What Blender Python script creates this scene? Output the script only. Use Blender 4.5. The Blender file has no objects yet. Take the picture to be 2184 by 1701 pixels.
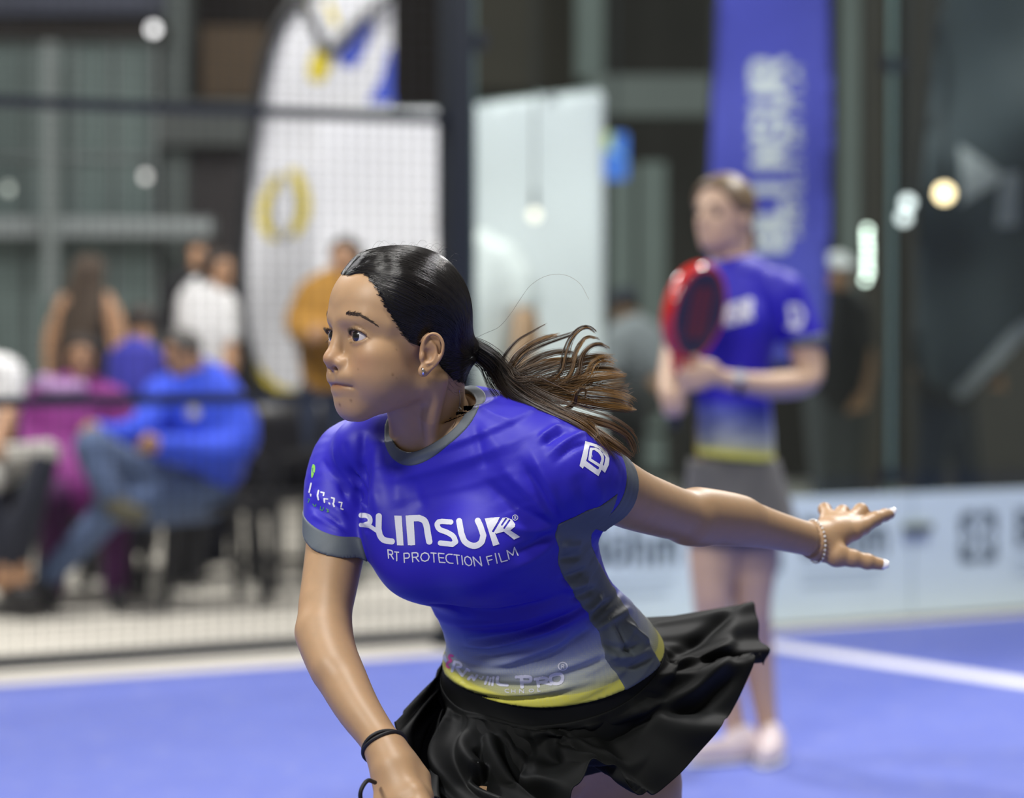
import bpy, bmesh, math, random
import numpy as np
from mathutils import Vector, Matrix
from mathutils.bvhtree import BVHTree

random.seed(7)
rng = np.random.default_rng(7)
scene = bpy.context.scene
COL = scene.collection

# ------------------------------------------------------------------ camera
F_PX, W_PX, H_PX = 6600.0, 2184, 1701
CAM_H = 1.30
PITCH = math.atan((H_PX / 2 - 680.0) / F_PX)
cam_data = bpy.data.cameras.new('camera')
cam = bpy.data.objects.new('camera', cam_data)
COL.objects.link(cam)
cam.location = (0, 0, CAM_H)
cam.rotation_euler = (math.pi / 2 - PITCH, 0, 0)
cam_data.sensor_fit = 'HORIZONTAL'
cam_data.sensor_width = 36.0
cam_data.lens = F_PX / W_PX * 36.0
cam_data.clip_start, cam_data.clip_end = 0.05, 200
cam_data.dof.use_dof = True
cam_data.dof.focus_distance = 3.76
cam_data.dof.aperture_fstop = 3.3
cam_data.dof.aperture_blades = 0
scene.camera = cam

# ------------------------------------------------------------------ view, world, lights
scene.view_settings.view_transform = 'Standard'
scene.view_settings.look = 'None'
scene.view_settings.gamma = 1.0
scene.view_settings.use_curve_mapping = False
scene.view_settings.exposure = -0.08
scene.cycles.use_denoising = True
scene.cycles.max_bounces = 8
scene.cycles.transparent_max_bounces = 24
scene.cycles.caustics_reflective = False
scene.cycles.caustics_refractive = False
scene.cycles.sample_clamp_indirect = 6.0

world = bpy.data.worlds.new('world')
scene.world = world
world.use_nodes = True
world.node_tree.nodes['Background'].inputs[0].default_value = (1.0, 0.97, 0.92, 1)
world.node_tree.nodes['Background'].inputs[1].default_value = 0.15


def area_light(name, loc, target, size, power, color=(1, 1, 1), size_y=None):
    d = bpy.data.lights.new(name, 'AREA')
    d.energy, d.color = power, color
    d.shape = 'RECTANGLE'
    d.size, d.size_y = size, size_y or size
    o = bpy.data.objects.new(name, d)
    COL.objects.link(o)
    o.location = loc
    o.rotation_euler = (Vector(target) - Vector(loc)).to_track_quat('-Z', 'Y').to_euler()
    return o


# court floodlights hanging above the court and its surroundings
area_light('floodlight', (-0.2, 3.0, 5.4), (0.0, 4.0, 0.9), 1.0, 175, (1.0, 0.98, 0.95), 0.6)
area_light('floodlight', (-2.6, 0.9, 4.3), (-0.1, 4.0, 1.0), 1.0, 195, (1.0, 0.98, 0.94), 0.5)
area_light('floodlight', (-3.8, 8.0, 5.6), (0.2, 5.0, 0.6), 0.9, 190, (0.98, 0.98, 1.0), 0.5)
area_light('floodlight', (2.4, 6.6, 5.4), (0.2, 4.2, 0.8), 0.9, 120, (0.98, 0.98, 1.0), 0.5)
area_light('floodlight', (3.2, 11.0, 6.0), (1.2, 10.5, 0.0), 1.2, 420, (1.0, 0.98, 0.95), 0.6)
area_light('floodlight', (-3.0, 13.0, 6.0), (-1.4, 13.8, 0.0), 1.2, 480, (1.0, 0.98, 0.95), 0.6)
area_light('floodlight', (2.5, 17.0, 6.5), (0.8, 18.5, 0.5), 1.4, 330, (1.0, 0.97, 0.93), 0.8)

CAMV = np.array([0, 0, CAM_H])
FWD = np.array([0, math.cos(PITCH), -math.sin(PITCH)])
UPV = np.array([0, math.sin(PITCH), math.cos(PITCH)])


def P(px, py, Y):
    """World point at depth Y that a measurement (px, py) of the photograph corresponds to."""
    r = FWD + np.array([1.0, 0, 0]) * (px - W_PX / 2) / F_PX + UPV * (H_PX / 2 - py) / F_PX
    return CAMV + r * (Y / r[1])


def PR(pts):
    return np.array([P(*q) for q in pts])


# ------------------------------------------------------------------ signed distance modelling
def smin(a, b, k):
    h = np.clip(0.5 + 0.5 * (b - a) / k, 0, 1)
    return b + (a - b) * h - k * h * (1 - h)


def smax(a, b, k):
    return -smin(-a, -b, k)


def nrm(v):
    return np.linalg.norm(v, axis=-1)


def unit(v):
    v = np.asarray(v, float)
    return v / (np.linalg.norm(v) + 1e-12)


def ell(p, c, r, R=None):
    q = p - np.asarray(c)
    if R is not None:
        q = q @ R
    r = np.asarray(r)
    k0 = nrm(q / r)
    k1 = nrm(q / (r * r))
    return k0 * (k0 - 1.0) / (k1 + 1e-9)


def cone(p, a, b, ra, rb):
    a, b = np.asarray(a, float), np.asarray(b, float)
    ab = b - a
    t = np.clip(((p - a) @ ab) / (ab @ ab), 0, 1)
    return nrm(p - a - t[:, None] * ab) - (ra + (rb - ra) * t)


def chain(p, pts, rad, k=0.0):
    d = None
    for i in range(len(pts) - 1):
        e = cone(p, pts[i], pts[i + 1], rad[i], rad[i + 1])
        d = e if d is None else (np.minimum(d, e) if k == 0 else smin(d, e, k))
    return d


def catmull(pts, n):
    """n samples along a Catmull-Rom curve through pts (any dimension)."""
    pts = np.asarray(pts, float)
    m = len(pts)
    ext = np.vstack([2 * pts[0] - pts[1], pts, 2 * pts[-1] - pts[-2]])
    u = np.linspace(0, m - 1, n)
    i = np.minimum(u.astype(int), m - 2)
    t = (u - i)[:, None]
    a, b, c, d = ext[i], ext[i + 1], ext[i + 2], ext[i + 3]
    return 0.5 * (2 * b + (c - a) * t + (2 * a - 5 * b + 4 * c - d) * t ** 2 + (3 * b - a - 3 * c + d) * t ** 3)


class Loft:
    """Solid swept along a curve with a four-radius super-elliptic section."""

    def __init__(self, stations, n=32, expo=2.2):
        # station: centre(3), x axis(3), y axis(3), r-x, r+x, r-y, r+y
        S = catmull(np.array([np.concatenate([np.ravel(v) for v in s]) for s in stations]), n)
        self.C, X, Y = S[:, 0:3], S[:, 3:6], S[:, 6:9]
        T = np.gradient(self.C, axis=0)
        T /= nrm(T)[:, None]
        X = X - (X * T).sum(1)[:, None] * T
        X /= nrm(X)[:, None]
        Y2 = np.cross(T, X)
        Y2 *= np.sign((Y2 * Y).sum(1))[:, None]
        self.X, self.Y, self.T, self.R, self.n, self.expo = X, Y2, T, S[:, 9:13], n, expo

    def param(self, p):
        best = np.full(len(p), 1e9)
        bi = np.zeros(len(p), int)
        bt = np.zeros(len(p))
        for i in range(self.n - 1):
            a, ab = self.C[i], self.C[i + 1] - self.C[i]
            t = np.clip(((p - a) @ ab) / (ab @ ab), 0, 1)
            d = ((p - a - t[:, None] * ab) ** 2).sum(1)
            m = d < best
            best[m], bi[m], bt[m] = d[m], i, t[m]
        return bi, bt

    def local(self, p):
        i, t = self.param(p)
        t1 = t[:, None]
        L = lambda A: A[i] * (1 - t1) + A[i + 1] * t1
        q = p - L(self.C)
        return i + t, (q * L(self.X)).sum(1), (q * L(self.Y)).sum(1), (q * L(self.T)).sum(1), L(self.R)

    def __call__(self, p):
        s, x, y, ax, R = self.local(p)
        rx = np.where(x > 0, R[:, 1], R[:, 0])
        ry = np.where(y > 0, R[:, 3], R[:, 2])
        n = self.expo
        e = ((np.abs(x) / rx) ** n + (np.abs(y) / ry) ** n + 1e-12) ** (1 / n)
        q = np.sqrt(x * x + y * y)
        d = np.where(e > 0.25, q * (1 - 1 / np.maximum(e, 0.25)), -0.75 * np.minimum(rx, ry))
        over = (s <= 0) | (s >= self.n - 1)
        ax = np.abs(ax)
        return np.where(over & (ax > 1e-6), np.where(d > 0, np.sqrt(d * d + ax * ax), np.maximum(d, ax)), d)


def mesh_sdf(f, lo, hi, vox, project=2, chunk=400000):
    """Naive surface nets on a sparse grid; returns vertices and quads."""
    lo, hi = np.asarray(lo, float), np.asarray(hi, float)
    B = 16
    nb = np.maximum(1, np.ceil((hi - lo) / (vox * B)).astype(int))

    def ev(q):
        return np.concatenate([f(q[i:i + chunk]) for i in range(0, len(q), chunk)]) if len(q) else np.zeros(0)

    g = np.stack(np.meshgrid(*[np.arange(n) for n in nb], indexing='ij'), -1).reshape(-1, 3) * B
    step = B
    while step > 4:
        d = ev(lo + (g + step / 2) * vox)
        g = g[np.abs(d) < step * vox * 1.6]
        h = step // 2
        o = np.stack(np.meshgrid([0, h], [0, h], [0, h], indexing='ij'), -1).reshape(-1, 3)
        g = (g[:, None] + o[None]).reshape(-1, 3)
        step = h
    d = ev(lo + (g + 2) * vox)
    g = g[np.abs(d) < 4 * vox * 1.9]
    o5 = np.stack(np.meshgrid(*[np.arange(5)] * 3, indexing='ij'), -1).reshape(-1, 3)
    V = ev(lo + ((g[:, None] + o5[None]).reshape(-1, 3)) * vox).reshape(-1, 5, 5, 5)
    c8 = [(0, 0, 0), (1, 0, 0), (0, 1, 0), (1, 1, 0), (0, 0, 1), (1, 0, 1), (0, 1, 1), (1, 1, 1)]
    CV = np.stack([V[:, a:a + 4, b:b + 4, c:c + 4] for a, b, c in c8], -1).reshape(-1, 8)
    o4 = np.stack(np.meshgrid(*[np.arange(4)] * 3, indexing='ij'), -1).reshape(-1, 3)
    ids = (g[:, None] + o4[None]).reshape(-1, 3)
    ins = CV < 0
    m = ins.any(1) & ~ins.all(1)
    CV, ids, ins = CV[m], ids[m], ins[m]
    NX = nb * B + 8
    key = lambda q: (q[:, 0].astype(np.int64) * NX[1] + q[:, 1]) * NX[2] + q[:, 2]
    k = key(ids)
    k, u = np.unique(k, return_index=True)
    CV, ids, ins = CV[u], ids[u], ins[u]
    ca = np.array(c8, float)
    acc = np.zeros((len(k), 3))
    cnt = np.zeros(len(k))
    for a in range(8):
        for b in range(a + 1, 8):
            if abs(ca[a] - ca[b]).sum() == 1:
                x = ins[:, a] != ins[:, b]
                va, vb = CV[x, a], CV[x, b]
                t = (va / (va - vb))[:, None]
                acc[x] += ca[a] * (1 - t) + ca[b] * t
                cnt[x] += 1
    verts = lo + (ids + acc / cnt[:, None]) * vox
    quads = []
    for ax, corner in ((0, 1), (1, 2), (2, 4)):
        x = ins[:, 0] != ins[:, corner]
        e1, e2 = (ax + 1) % 3, (ax + 2) % 3
        o1 = np.zeros(3, int); o1[e1] = 1
        o2 = np.zeros(3, int); o2[e2] = 1
        q = ids[x]
        kk = [key(q), key(q - o1), key(q - o1 - o2), key(q - o2)]
        pos = [np.minimum(np.searchsorted(k, z), len(k) - 1) for z in kk]
        ok = np.all([k[pp] == z for pp, z in zip(pos, kk)], 0)
        Q = np.stack(pos, 1)
        fl = ins[x, 0]
        Q[~fl] = Q[~fl][:, ::-1]
        quads.append(Q[ok])
    quads = np.concatenate(quads)
    e = vox * 0.5
    tet = np.array([(1, 1, 1), (1, -1, -1), (-1, 1, -1), (-1, -1, 1)], float)
    for _ in range(project):
        s = [ev(verts + tt * e) for tt in tet]
        gr = sum(tt[None] * ss[:, None] for tt, ss in zip(tet, s)) / (4 * e)
        d = sum(s) / 4
        st = gr * (d / np.maximum((gr * gr).sum(1), 0.15))[:, None]
        L = nrm(st)
        st *= np.minimum(1, 0.7 * vox / np.maximum(L, 1e-9))[:, None]
        verts = verts - st * 0.9
    return verts, quads


def make_mesh(name, verts, faces, smooth=True):
    me = bpy.data.meshes.new(name)
    verts = np.asarray(verts, np.float32)
    if isinstance(faces, np.ndarray):
        n, c = faces.shape
        me.vertices.add(len(verts))
        me.vertices.foreach_set('co', verts.ravel())
        me.loops.add(n * c)
        me.loops.foreach_set('vertex_index', faces.astype(np.int32).ravel())
        me.polygons.add(n)
        me.polygons.foreach_set('loop_start', np.arange(0, n * c, c, dtype=np.int32))
        me.update(calc_edges=True)
        me.validate()
    else:
        me.from_pydata([tuple(map(float, v)) for v in verts], [], [tuple(int(i) for i in q) for q in faces])
        me.update()
    if smooth:
        me.polygons.foreach_set('use_smooth', [True] * len(me.polygons))
    return me


def link(name, me, mat=None, parent=None, label=None, cat=None, group=None, kind=None):
    o = bpy.data.objects.new(name, me)
    COL.objects.link(o)
    if mat is not None:
        me.materials.append(mat)
    if parent is not None:
        o.parent = parent
        o.matrix_parent_inverse = Matrix.Translation(-Vector(parent.location))
    return tag(o, label, cat, group, kind)


def tag(o, label=None, cat=None, group=None, kind=None):
    for k, v in (('label', label), ('category', cat), ('group', group), ('kind', kind)):
        if v:
            o[k] = v
    return o


def empty(name, loc, label=None, cat=None, group=None, kind=None):
    o = bpy.data.objects.new(name, None)
    COL.objects.link(o)
    o.location = [float(v) for v in loc]
    o.empty_display_size = 0.1
    return tag(o, label, cat, group, kind)


def attr(me, name, vals):
    a = me.attributes.new(name, 'FLOAT', 'POINT')
    a.data.foreach_set('value', np.asarray(vals, np.float32))


def interp_poly(x, xs, ys):
    return np.interp(x, xs, ys)


def sd_poly(q, poly):
    """Signed 2-D distance to a closed polygon."""
    poly = np.asarray(poly, float)
    d = np.full(len(q), 1e9)
    s = np.ones(len(q))
    n = len(poly)
    for i in range(n):
        a, b = poly[i], poly[i - 1]
        e, w = b - a, q - a
        t = np.clip((w @ e) / (e @ e + 1e-12), 0, 1)
        d = np.minimum(d, ((w - t[:, None] * e) ** 2).sum(1))
        c1, c2 = q[:, 1] >= a[1], q[:, 1] < b[1]
        c3 = e[0] * w[:, 1] > e[1] * w[:, 0]
        fl = (c1 & c2 & c3) | (~c1 & ~c2 & ~c3)
        s = np.where(fl, -s, s)
    return s * np.sqrt(d)


def shape_d(q, shapes):
    d = np.full(len(q), 1e9)
    for sh in shapes:
        kind, pts = sh[0], np.array(sh[1], float)
        if kind in ('poly', 'hole'):
            e = sd_poly(q, pts)
        else:
            e = np.full(len(q), 1e9)
            for a, b in zip(pts[:-1], pts[1:]):
                ab = b - a
                t = np.clip(((q - a) @ ab) / (ab @ ab + 1e-9), 0, 1)
                e = np.minimum(e, np.sqrt(((q - a - t[:, None] * ab) ** 2).sum(1)))
            e = e - sh[2] / 2
        d = np.maximum(d, -e) if kind in ('hole', 'cut') else np.minimum(d, e)
    return d


def curve(pts, n=24):
    return catmull(np.array(pts, float), n)


# ------------------------------------------------------------------ simple solids collected into one mesh
class MB:
    def __init__(self):
        self.v, self.f = [], []

    def add(self, v, f):
        n = len(self.v)
        self.v += [tuple(map(float, q)) for q in v]
        self.f += [tuple(i + n for i in q) for q in f]
        return self

    def box(self, c, s, R=None, taper=1.0):
        c, s = np.asarray(c, float), np.asarray(s, float) / 2
        q = np.array([(x * (taper if z > 0 else 1), y * (taper if z > 0 else 1), z) for x in (-1, 1) for y in (-1, 1) for z in (-1, 1)]) * s
        if R is not None:
            q = q @ np.asarray(R).T
        return self.add(q + c, [(0, 1, 3, 2), (4, 6, 7, 5), (0, 4, 5, 1), (2, 3, 7, 6), (0, 2, 6, 4), (1, 5, 7, 3)])

    def tube(self, pts, rad, n=8, caps=True, flat=1.0):
        pts = np.asarray(pts, float)
        m = len(pts)
        rad = np.broadcast_to(np.asarray(rad, float), (m,))
        T = np.gradient(pts, axis=0)
        T /= np.maximum(nrm(T), 1e-9)[:, None]
        up = np.array([0, 0, 1.0]) if abs(T[0][2]) < 0.9 else np.array([1.0, 0, 0])
        X = unit(np.cross(T[0], up))
        v = []
        for i in range(m):
            X = unit(X - (X @ T[i]) * T[i])
            Yv = np.cross(T[i], X)
            for j in range(n):
                a = 2 * math.pi * j / n
                v.append(pts[i] + rad[i] * (math.cos(a) * X + flat * math.sin(a) * Yv))
        f = [(i * n + j, i * n + (j + 1) % n, (i + 1) * n + (j + 1) % n, (i + 1) * n + j) for i in range(m - 1) for j in range(n)]
        if caps:
            f += [tuple(range(n))[::-1], tuple((m - 1) * n + j for j in range(n))]
        return self.add(v, f)

    def lathe(self, prof, c=(0, 0, 0), R=None, n=24):
        v, f = [], []
        for r, z in prof:
            for j in range(n):
                a = 2 * math.pi * j / n
                v.append((r * math.cos(a), r * math.sin(a), z))
        v = np.array(v)
        if R is not None:
            v = v @ np.asarray(R).T
        m = len(prof)
        f = [(i * n + j, i * n + (j + 1) % n, (i + 1) * n + (j + 1) % n, (i + 1) * n + j) for i in range(m - 1) for j in range(n)]
        f += [tuple(range(n))[::-1], tuple((m - 1) * n + j for j in range(n))]
        return self.add(v + np.asarray(c), f)

    def prism(self, poly, depth, O, X, Z, N):
        """Outline in the plane (O; X, Z), thickened by depth along N."""
        O, X, Z, N = map(np.asarray, (O, X, Z, N))
        n = len(poly)
        a = [O + X * u + Z * w for u, w in poly]
        b = [q + N * depth for q in a]
        return self.add(a + b, [tuple(range(n)), tuple(range(n, 2 * n))[::-1]] + [(i, i + n, (i + 1) % n + n, (i + 1) % n) for i in range(n)])

    def build(self, name, mat, parent=None, smooth=False, bevel=0.0, **kw):
        me = bpy.data.meshes.new(name)
        me.from_pydata(self.v, [], self.f)
        me.update()
        bm = bmesh.new()
        bm.from_mesh(me)
        bmesh.ops.recalc_face_normals(bm, faces=bm.faces)
        if bevel:
            bmesh.ops.bevel(bm, geom=list(bm.edges), offset=bevel, segments=2, affect='EDGES', profile=0.6)
        bm.to_mesh(me)
        bm.free()
        if smooth:
            me.polygons.foreach_set('use_smooth', [True] * len(me.polygons))
            try:
                me.set_sharp_from_angle(angle=math.radians(40))
            except Exception:
                pass
        return link(name, me, mat, parent, **kw)


# ------------------------------------------------------------------ materials
class NT:
    def __init__(self, name):
        self.m = bpy.data.materials.new(name)
        self.m.use_nodes = True
        self.t = self.m.node_tree
        self.b = self.t.nodes['Principled BSDF']
        self.out = self.t.nodes['Material Output']

    def n(self, kind, **kw):
        o = self.t.nodes.new(kind)
        for k, v in kw.items():
            setattr(o, k, v)
        return o

    def set(self, node, **kw):
        for k, v in kw.items():
            node.inputs[k].default_value = v

    def l(self, a, b):
        self.t.links.new(a, b)

    def attr(self, name):
        return self.n('ShaderNodeAttribute', attribute_name=name).outputs['Fac']

    def val(self, s, *args):
        """math node; args may be sockets or numbers."""
        m = self.n('ShaderNodeMath', operation=s)
        for i, a in enumerate(args):
            if isinstance(a, (int, float)):
                m.inputs[i].default_value = a
            else:
                self.l(a, m.inputs[i])
        return m.outputs[0]

    def mix(self, fac, a, b):
        m = self.n('ShaderNodeMix', data_type='RGBA')
        for i, s in ((0, fac), (6, a), (7, b)):
            if isinstance(s, (int, float)):
                m.inputs[i].default_value = s
            elif isinstance(s, (tuple, list)):
                m.inputs[i].default_value = (*s[:3], 1)
            else:
                self.l(s, m.inputs[i])
        return m.outputs[2]

    def ramp(self, fac, stops, interp='LINEAR'):
        r = self.n('ShaderNodeValToRGB')
        r.color_ramp.interpolation = interp
        e = r.color_ramp.elements
        while len(e) < len(stops):
            e.new(0.5)
        for el, (p, c) in zip(e, stops):
            el.position, el.color = p, (*c[:3], 1)
        self.l(fac, r.inputs[0])
        return r.outputs[0]

    def noise(self, scale, detail=3, rough=0.5, vec=None):
        t = self.n('ShaderNodeTexNoise')
        self.set(t, Scale=scale, Detail=detail, Roughness=rough)
        c = vec
        if c is None:
            c = self.n('ShaderNodeTexCoord').outputs['Object']
        self.l(c, t.inputs['Vector'])
        return t.outputs['Fac']

    def bump(self, h, strength=0.2, dist=0.001):
        b = self.n('ShaderNodeBump')
        self.set(b, Strength=strength, Distance=dist)
        self.l(h, b.inputs['Height'])
        self.l(b.outputs[0], self.b.inputs['Normal'])


def srgb(r, g, b):
    return tuple((v / 255 / 12.92) if v / 255 <= 0.04045 else ((v / 255 + 0.055) / 1.055) ** 2.4 for v in (r, g, b))


def simple(name, col, rough=0.6, metal=0.0, var=0.12, scale=30.0, bump=0.0, emit=0.0, spec=0.5):
    """Principled surface with a little procedural colour variation."""
    t = NT(name)
    nz = t.noise(scale, 4)
    c2 = tuple(max(0, v * (1 - var)) for v in col)
    c1 = tuple(min(1, v * (1 + var)) for v in col)
    t.l(t.mix(nz, c2, c1), t.b.inputs['Base Color'])
    t.set(t.b, Roughness=rough, Metallic=metal)
    t.b.inputs['Specular IOR Level'].default_value = spec
    if bump:
        t.bump(nz, bump, 0.002)
    if emit:
        t.b.inputs['Emission Color'].default_value = (*col, 1)
        t.b.inputs['Emission Strength'].default_value = emit
    return t.m
def cloth(name, col, rough=0.62, sheen=0.15, weave=900.0):
    t = NT(name)
    t.l(t.mix(t.noise(25, 4), tuple(c * 0.85 for c in col), tuple(c * 1.15 for c in col)), t.b.inputs['Base Color'])
    t.set(t.b, Roughness=rough)
    t.b.inputs['Sheen Weight'].default_value = sheen
    t.b.inputs['Sheen Roughness'].default_value = 0.45
    t.b.inputs['Specular IOR Level'].default_value = 0.3
    t.bump(t.noise(weave, 2), 0.12, 0.0004)
    return t.m


GLYPH = {
    'R': [[(0, 0), (0, 1), (.55, 1), (.75, .9), (.75, .6), (.55, .5), (0, .5)], [(.4, .5), (.8, 0)]], 'T': [[(0, 1), (.8, 1)], [(.4, 1), (.4, 0)]], 'P': [[(0, 0), (0, 1), (.55, 1), (.75, .88), (.75, .58), (.55, .45), (0, .45)]],
    'O': [[(.4, 1), (.12, .86), (0, .5), (.12, .14), (.4, 0), (.7, .14), (.82, .5), (.7, .86), (.4, 1)]], 'E': [[(.7, 1), (0, 1), (0, 0), (.7, 0)], [(0, .52), (.6, .52)]], 'C': [[(.75, 1), (.35, 1), (.08, .82), (0, .5), (.08, .18), (.35, 0), (.75, 0)]],
    'I': [[(.1, 0), (.1, 1)]], 'N': [[(0, 0), (0, 1), (.75, 0), (.75, 1)]], 'F': [[(0, 0), (0, 1), (.7, 1)], [(0, .52), (.6, .52)]], 'L': [[(0, 1), (0, 0), (.65, 0)]], 'M': [[(0, 0), (.08, 1), (.5, .25), (.92, 1), (1, 0)]],
    'A': [[(0, 0), (.4, 1), (.8, 0)], [(.15, .35), (.65, .35)]], 'H': [[(0, 0), (0, 1)], [(.75, 0), (.75, 1)], [(0, .5), (.75, .5)]], 'G': [[(.75, .9), (.4, 1), (.08, .82), (0, .5), (.08, .18), (.4, 0), (.75, .1), (.75, .5), (.45, .5)]],
    'Y': [[(0, 1), (.4, .5), (.8, 1)], [(.4, .5), (.4, 0)]], 'U': [[(0, 1), (0, .25), (.2, 0), (.55, 0), (.75, .25), (.75, 1)]], 'B': [[(0, 0), (0, 1), (.55, 1), (.72, .88), (.72, .62), (.55, .52), (0, .52)], [(.55, .52), (.78, .4), (.78, .14), (.55, 0), (0, 0)]],
    'S': [[(.75, .9), (.5, 1), (.2, 1), (.02, .82), (.1, .6), (.65, .42), (.75, .2), (.55, 0), (.2, 0), (0, .1)]], 'D': [[(0, 0), (0, 1), (.4, 1), (.72, .8), (.8, .5), (.72, .2), (.4, 0), (0, 0)]],
}


# ================================================================== court: floor, fence, glass, boards
WU = unit([1.0, 0.64, 0.0])                      # along the court's side wall, away to the right
WN = np.array([WU[1], -WU[0], 0.0])              # into the court
W0 = np.array([0.0, 12.37, 0.0])
ZV = np.array([0, 0, 1.0])


def wall_s(px):
    """Distance along the wall line at which the measured column px meets it."""
    k = (px - W_PX / 2) / F_PX
    y = 12.37 / (1 - 0.64 * k)
    return (np.array([k * y, y, 0]) - W0) @ WU


def WP(s, off=0.0, z=0.0):
    return W0 + WU * s + WN * off + ZV * z


S_POST = wall_s(972)


def floor_quad(name, pts, z, mat, thick=0.02, parent=None, **kw):
    m = MB()
    n = len(pts)
    top = [(p[0], p[1], z) for p in pts]
    bot = [(p[0], p[1], z - thick) for p in pts]
    m.add(top + bot, [tuple(range(n)), tuple(range(n, 2 * n))[::-1]] + [(i, i + n, (i + 1) % n + n, (i + 1) % n) for i in range(n)])
    return m.build(name, mat, parent, **kw)


def turf_material():
    t = NT('blue_turf')
    n1, n2 = t.noise(3.0, 5, 0.65), t.noise(420, 3)
    c = t.mix(n1, (0.064, 0.100, 0.47), (0.092, 0.142, 0.56))
    n3 = t.n('ShaderNodeTexNoise')
    t.set(n3, Scale=9.0, Detail=6.0, Roughness=0.7)
    t.l(t.n('ShaderNodeTexCoord').outputs['Object'], n3.inputs['Vector'])
    c = t.mix(t.ramp(n3.outputs['Fac'], [(0.52, (0, 0, 0)), (0.72, (0.45, 0.45, 0.45))]), c, (0.24, 0.27, 0.55))   # swept sand lying in the pile
    t.l(c, t.b.inputs['Base Color'])
    t.set(t.b, Roughness=0.8)
    t.b.inputs['Sheen Weight'].default_value = 0.25
    t.bump(n2, 0.5, 0.004)
    return t.m


M_TURF = turf_material()
M_LINE = simple('white_court_line', (0.80, 0.80, 0.86), 0.8, var=0.06, scale=60)
M_CONC = simple('pale_concrete', (0.58, 0.55, 0.50), 0.7, var=0.08, scale=4)
M_HALL = simple('hall_floor', (0.60, 0.57, 0.50), 0.55, var=0.10, scale=2.5)
M_STEEL = simple('dark_painted_steel', (0.012, 0.016, 0.022), 0.45, var=0.1)
M_WIRE = simple('black_wire', (0.012, 0.013, 0.015), 0.5)

floor_quad('floor', [(-14, -4), (14, -4), (14, 40), (-14, 40)], -0.012, M_HALL, 0.05, kind='structure')
a, b = WP(-9, 0.30), WP(12, 0.30)
floor_quad('court_floor', [a, WP(-9, 9.5), WP(12, 9.5), b], 0.012, M_TURF, 0.024, kind='structure')
floor_quad('trim_1', [WP(-9, -0.06), WP(-9, 0.30), WP(12, 0.30), WP(12, -0.06)], 0.004, M_CONC, 0.016, kind='structure')
# service line, running out from the wall
l0, l1 = np.array([1.015, 12.20, 0]), np.array([1.83, 10.90, 0])
ld = unit(l1 - l0)
ln_ = np.array([-ld[1], ld[0], 0])
l0 = l0 - ld * 0.55
floor_quad('service_line', [l0 - ln_ * .085, l0 + ln_ * .085, l0 + ld * 9 + ln_ * .085, l0 + ld * 9 - ln_ * .085], 0.014, M_LINE, 0.002, kind='structure')

# ---- fence: post, rails and welded mesh to the left of the post
FENCE = empty('fence', WP(S_POST - 1.5), 'black welded mesh fence on dark rails along the court', 'fence')
post = MB()
R_ = np.stack([WU, WN, ZV], 1)
post.box(WP(S_POST, 0, 2.0), (.105, .105, 4.0), R_)
post.box(WP(S_POST, 0, .012), (.125, .16, .024), R_)
post.build('post', M_STEEL, FENCE, bevel=.004)
post = MB()
post.box(WP(S_POST - 3.6, 0, 2.0), (.09, .09, 4.0), R_)
post.build('post', M_STEEL, FENCE, bevel=.004)
for z in (.055, 1.00, 2.085, 3.0):
    m = MB()
    m.box(WP(S_POST - 1.8, 0, z), (3.5, .045, .040 if z > .5 else .050), R_)
    m.build('rail', M_STEEL, FENCE)
m = MB()
for i in range(70):
    m.box(WP(S_POST - .08 - i * .05, .010, 1.53), (.0030, .0030, 2.95), R_)
for j in range(60):
    m.box(WP(S_POST - 1.8, .014, .08 + j * .05), (3.5, .0030, .0030), R_)
m.build('wire_mesh', M_WIRE, FENCE, kind='stuff')


# ---- glass panes to the right of the post
def glass_material():
    t = NT('thin_glass')
    tr = t.n('ShaderNodeBsdfTransparent')
    tr.inputs[0].default_value = (0.90, 0.96, 0.945, 1)
    gl = t.n('ShaderNodeBsdfGlossy')
    gl.inputs['Roughness'].default_value = 0.02
    fr = t.n('ShaderNodeFresnel')
    fr.inputs[0].default_value = 1.40
    mx = t.n('ShaderNodeMixShader')
    t.l(fr.outputs[0], mx.inputs[0]); t.l(tr.outputs[0], mx.inputs[1]); t.l(gl.outputs[0], mx.inputs[2])
    t.l(mx.outputs[0], t.out.inputs['Surface'])
    return t.m


M_GLASS = glass_material()
M_GEDGE = simple('green_glass_edge', (0.13, 0.20, 0.18), 0.25, var=0.1)
joints = [S_POST + .075, wall_s(1899), wall_s(1899) + 2.0, wall_s(1899) + 4.0]
for k in range(3):
    a, b = joints[k] + .006, joints[k + 1] - .006
    g = empty('glass_panel', WP((a + b) / 2), ['clear court glass panel beside the black post', 'clear court glass panel in front of the slate flag', 'clear court glass panel past the slate flag'][k], 'glass panel', 'glass panels of the court wall')
    m = MB()
    m.box(WP((a + b) / 2, 0, 1.52), (b - a - .012, .010, 2.96), R_)
    m.build('pane', M_GLASS, g)
    for s in (a + .004, b - .004):
        m = MB()
        m.box(WP(s, 0, 1.52), (.012, .012, 2.96), R_)
        m.build('edge', M_GEDGE, g, label='green polished glass edge')
    for s in (a + .03, b - .03):
        for z in (.62, 2.4):
            m = MB()
            m.box(WP(s, .012, z), (.05, .014, .07), R_)
            m.build('clamp', M_STEEL, g, bevel=.002)

# ---- advertising boards along the foot of the glass
M_BOARD = simple('pale_blue_board', (0.60, 0.72, 0.76), 0.5, var=0.03, scale=6)
M_INK = simple('slate_print', (0.085, 0.115, 0.130), 0.6, var=0.1)
M_INK2 = simple('pale_slate_print', (0.42, 0.52, 0.56), 0.6)


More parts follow.
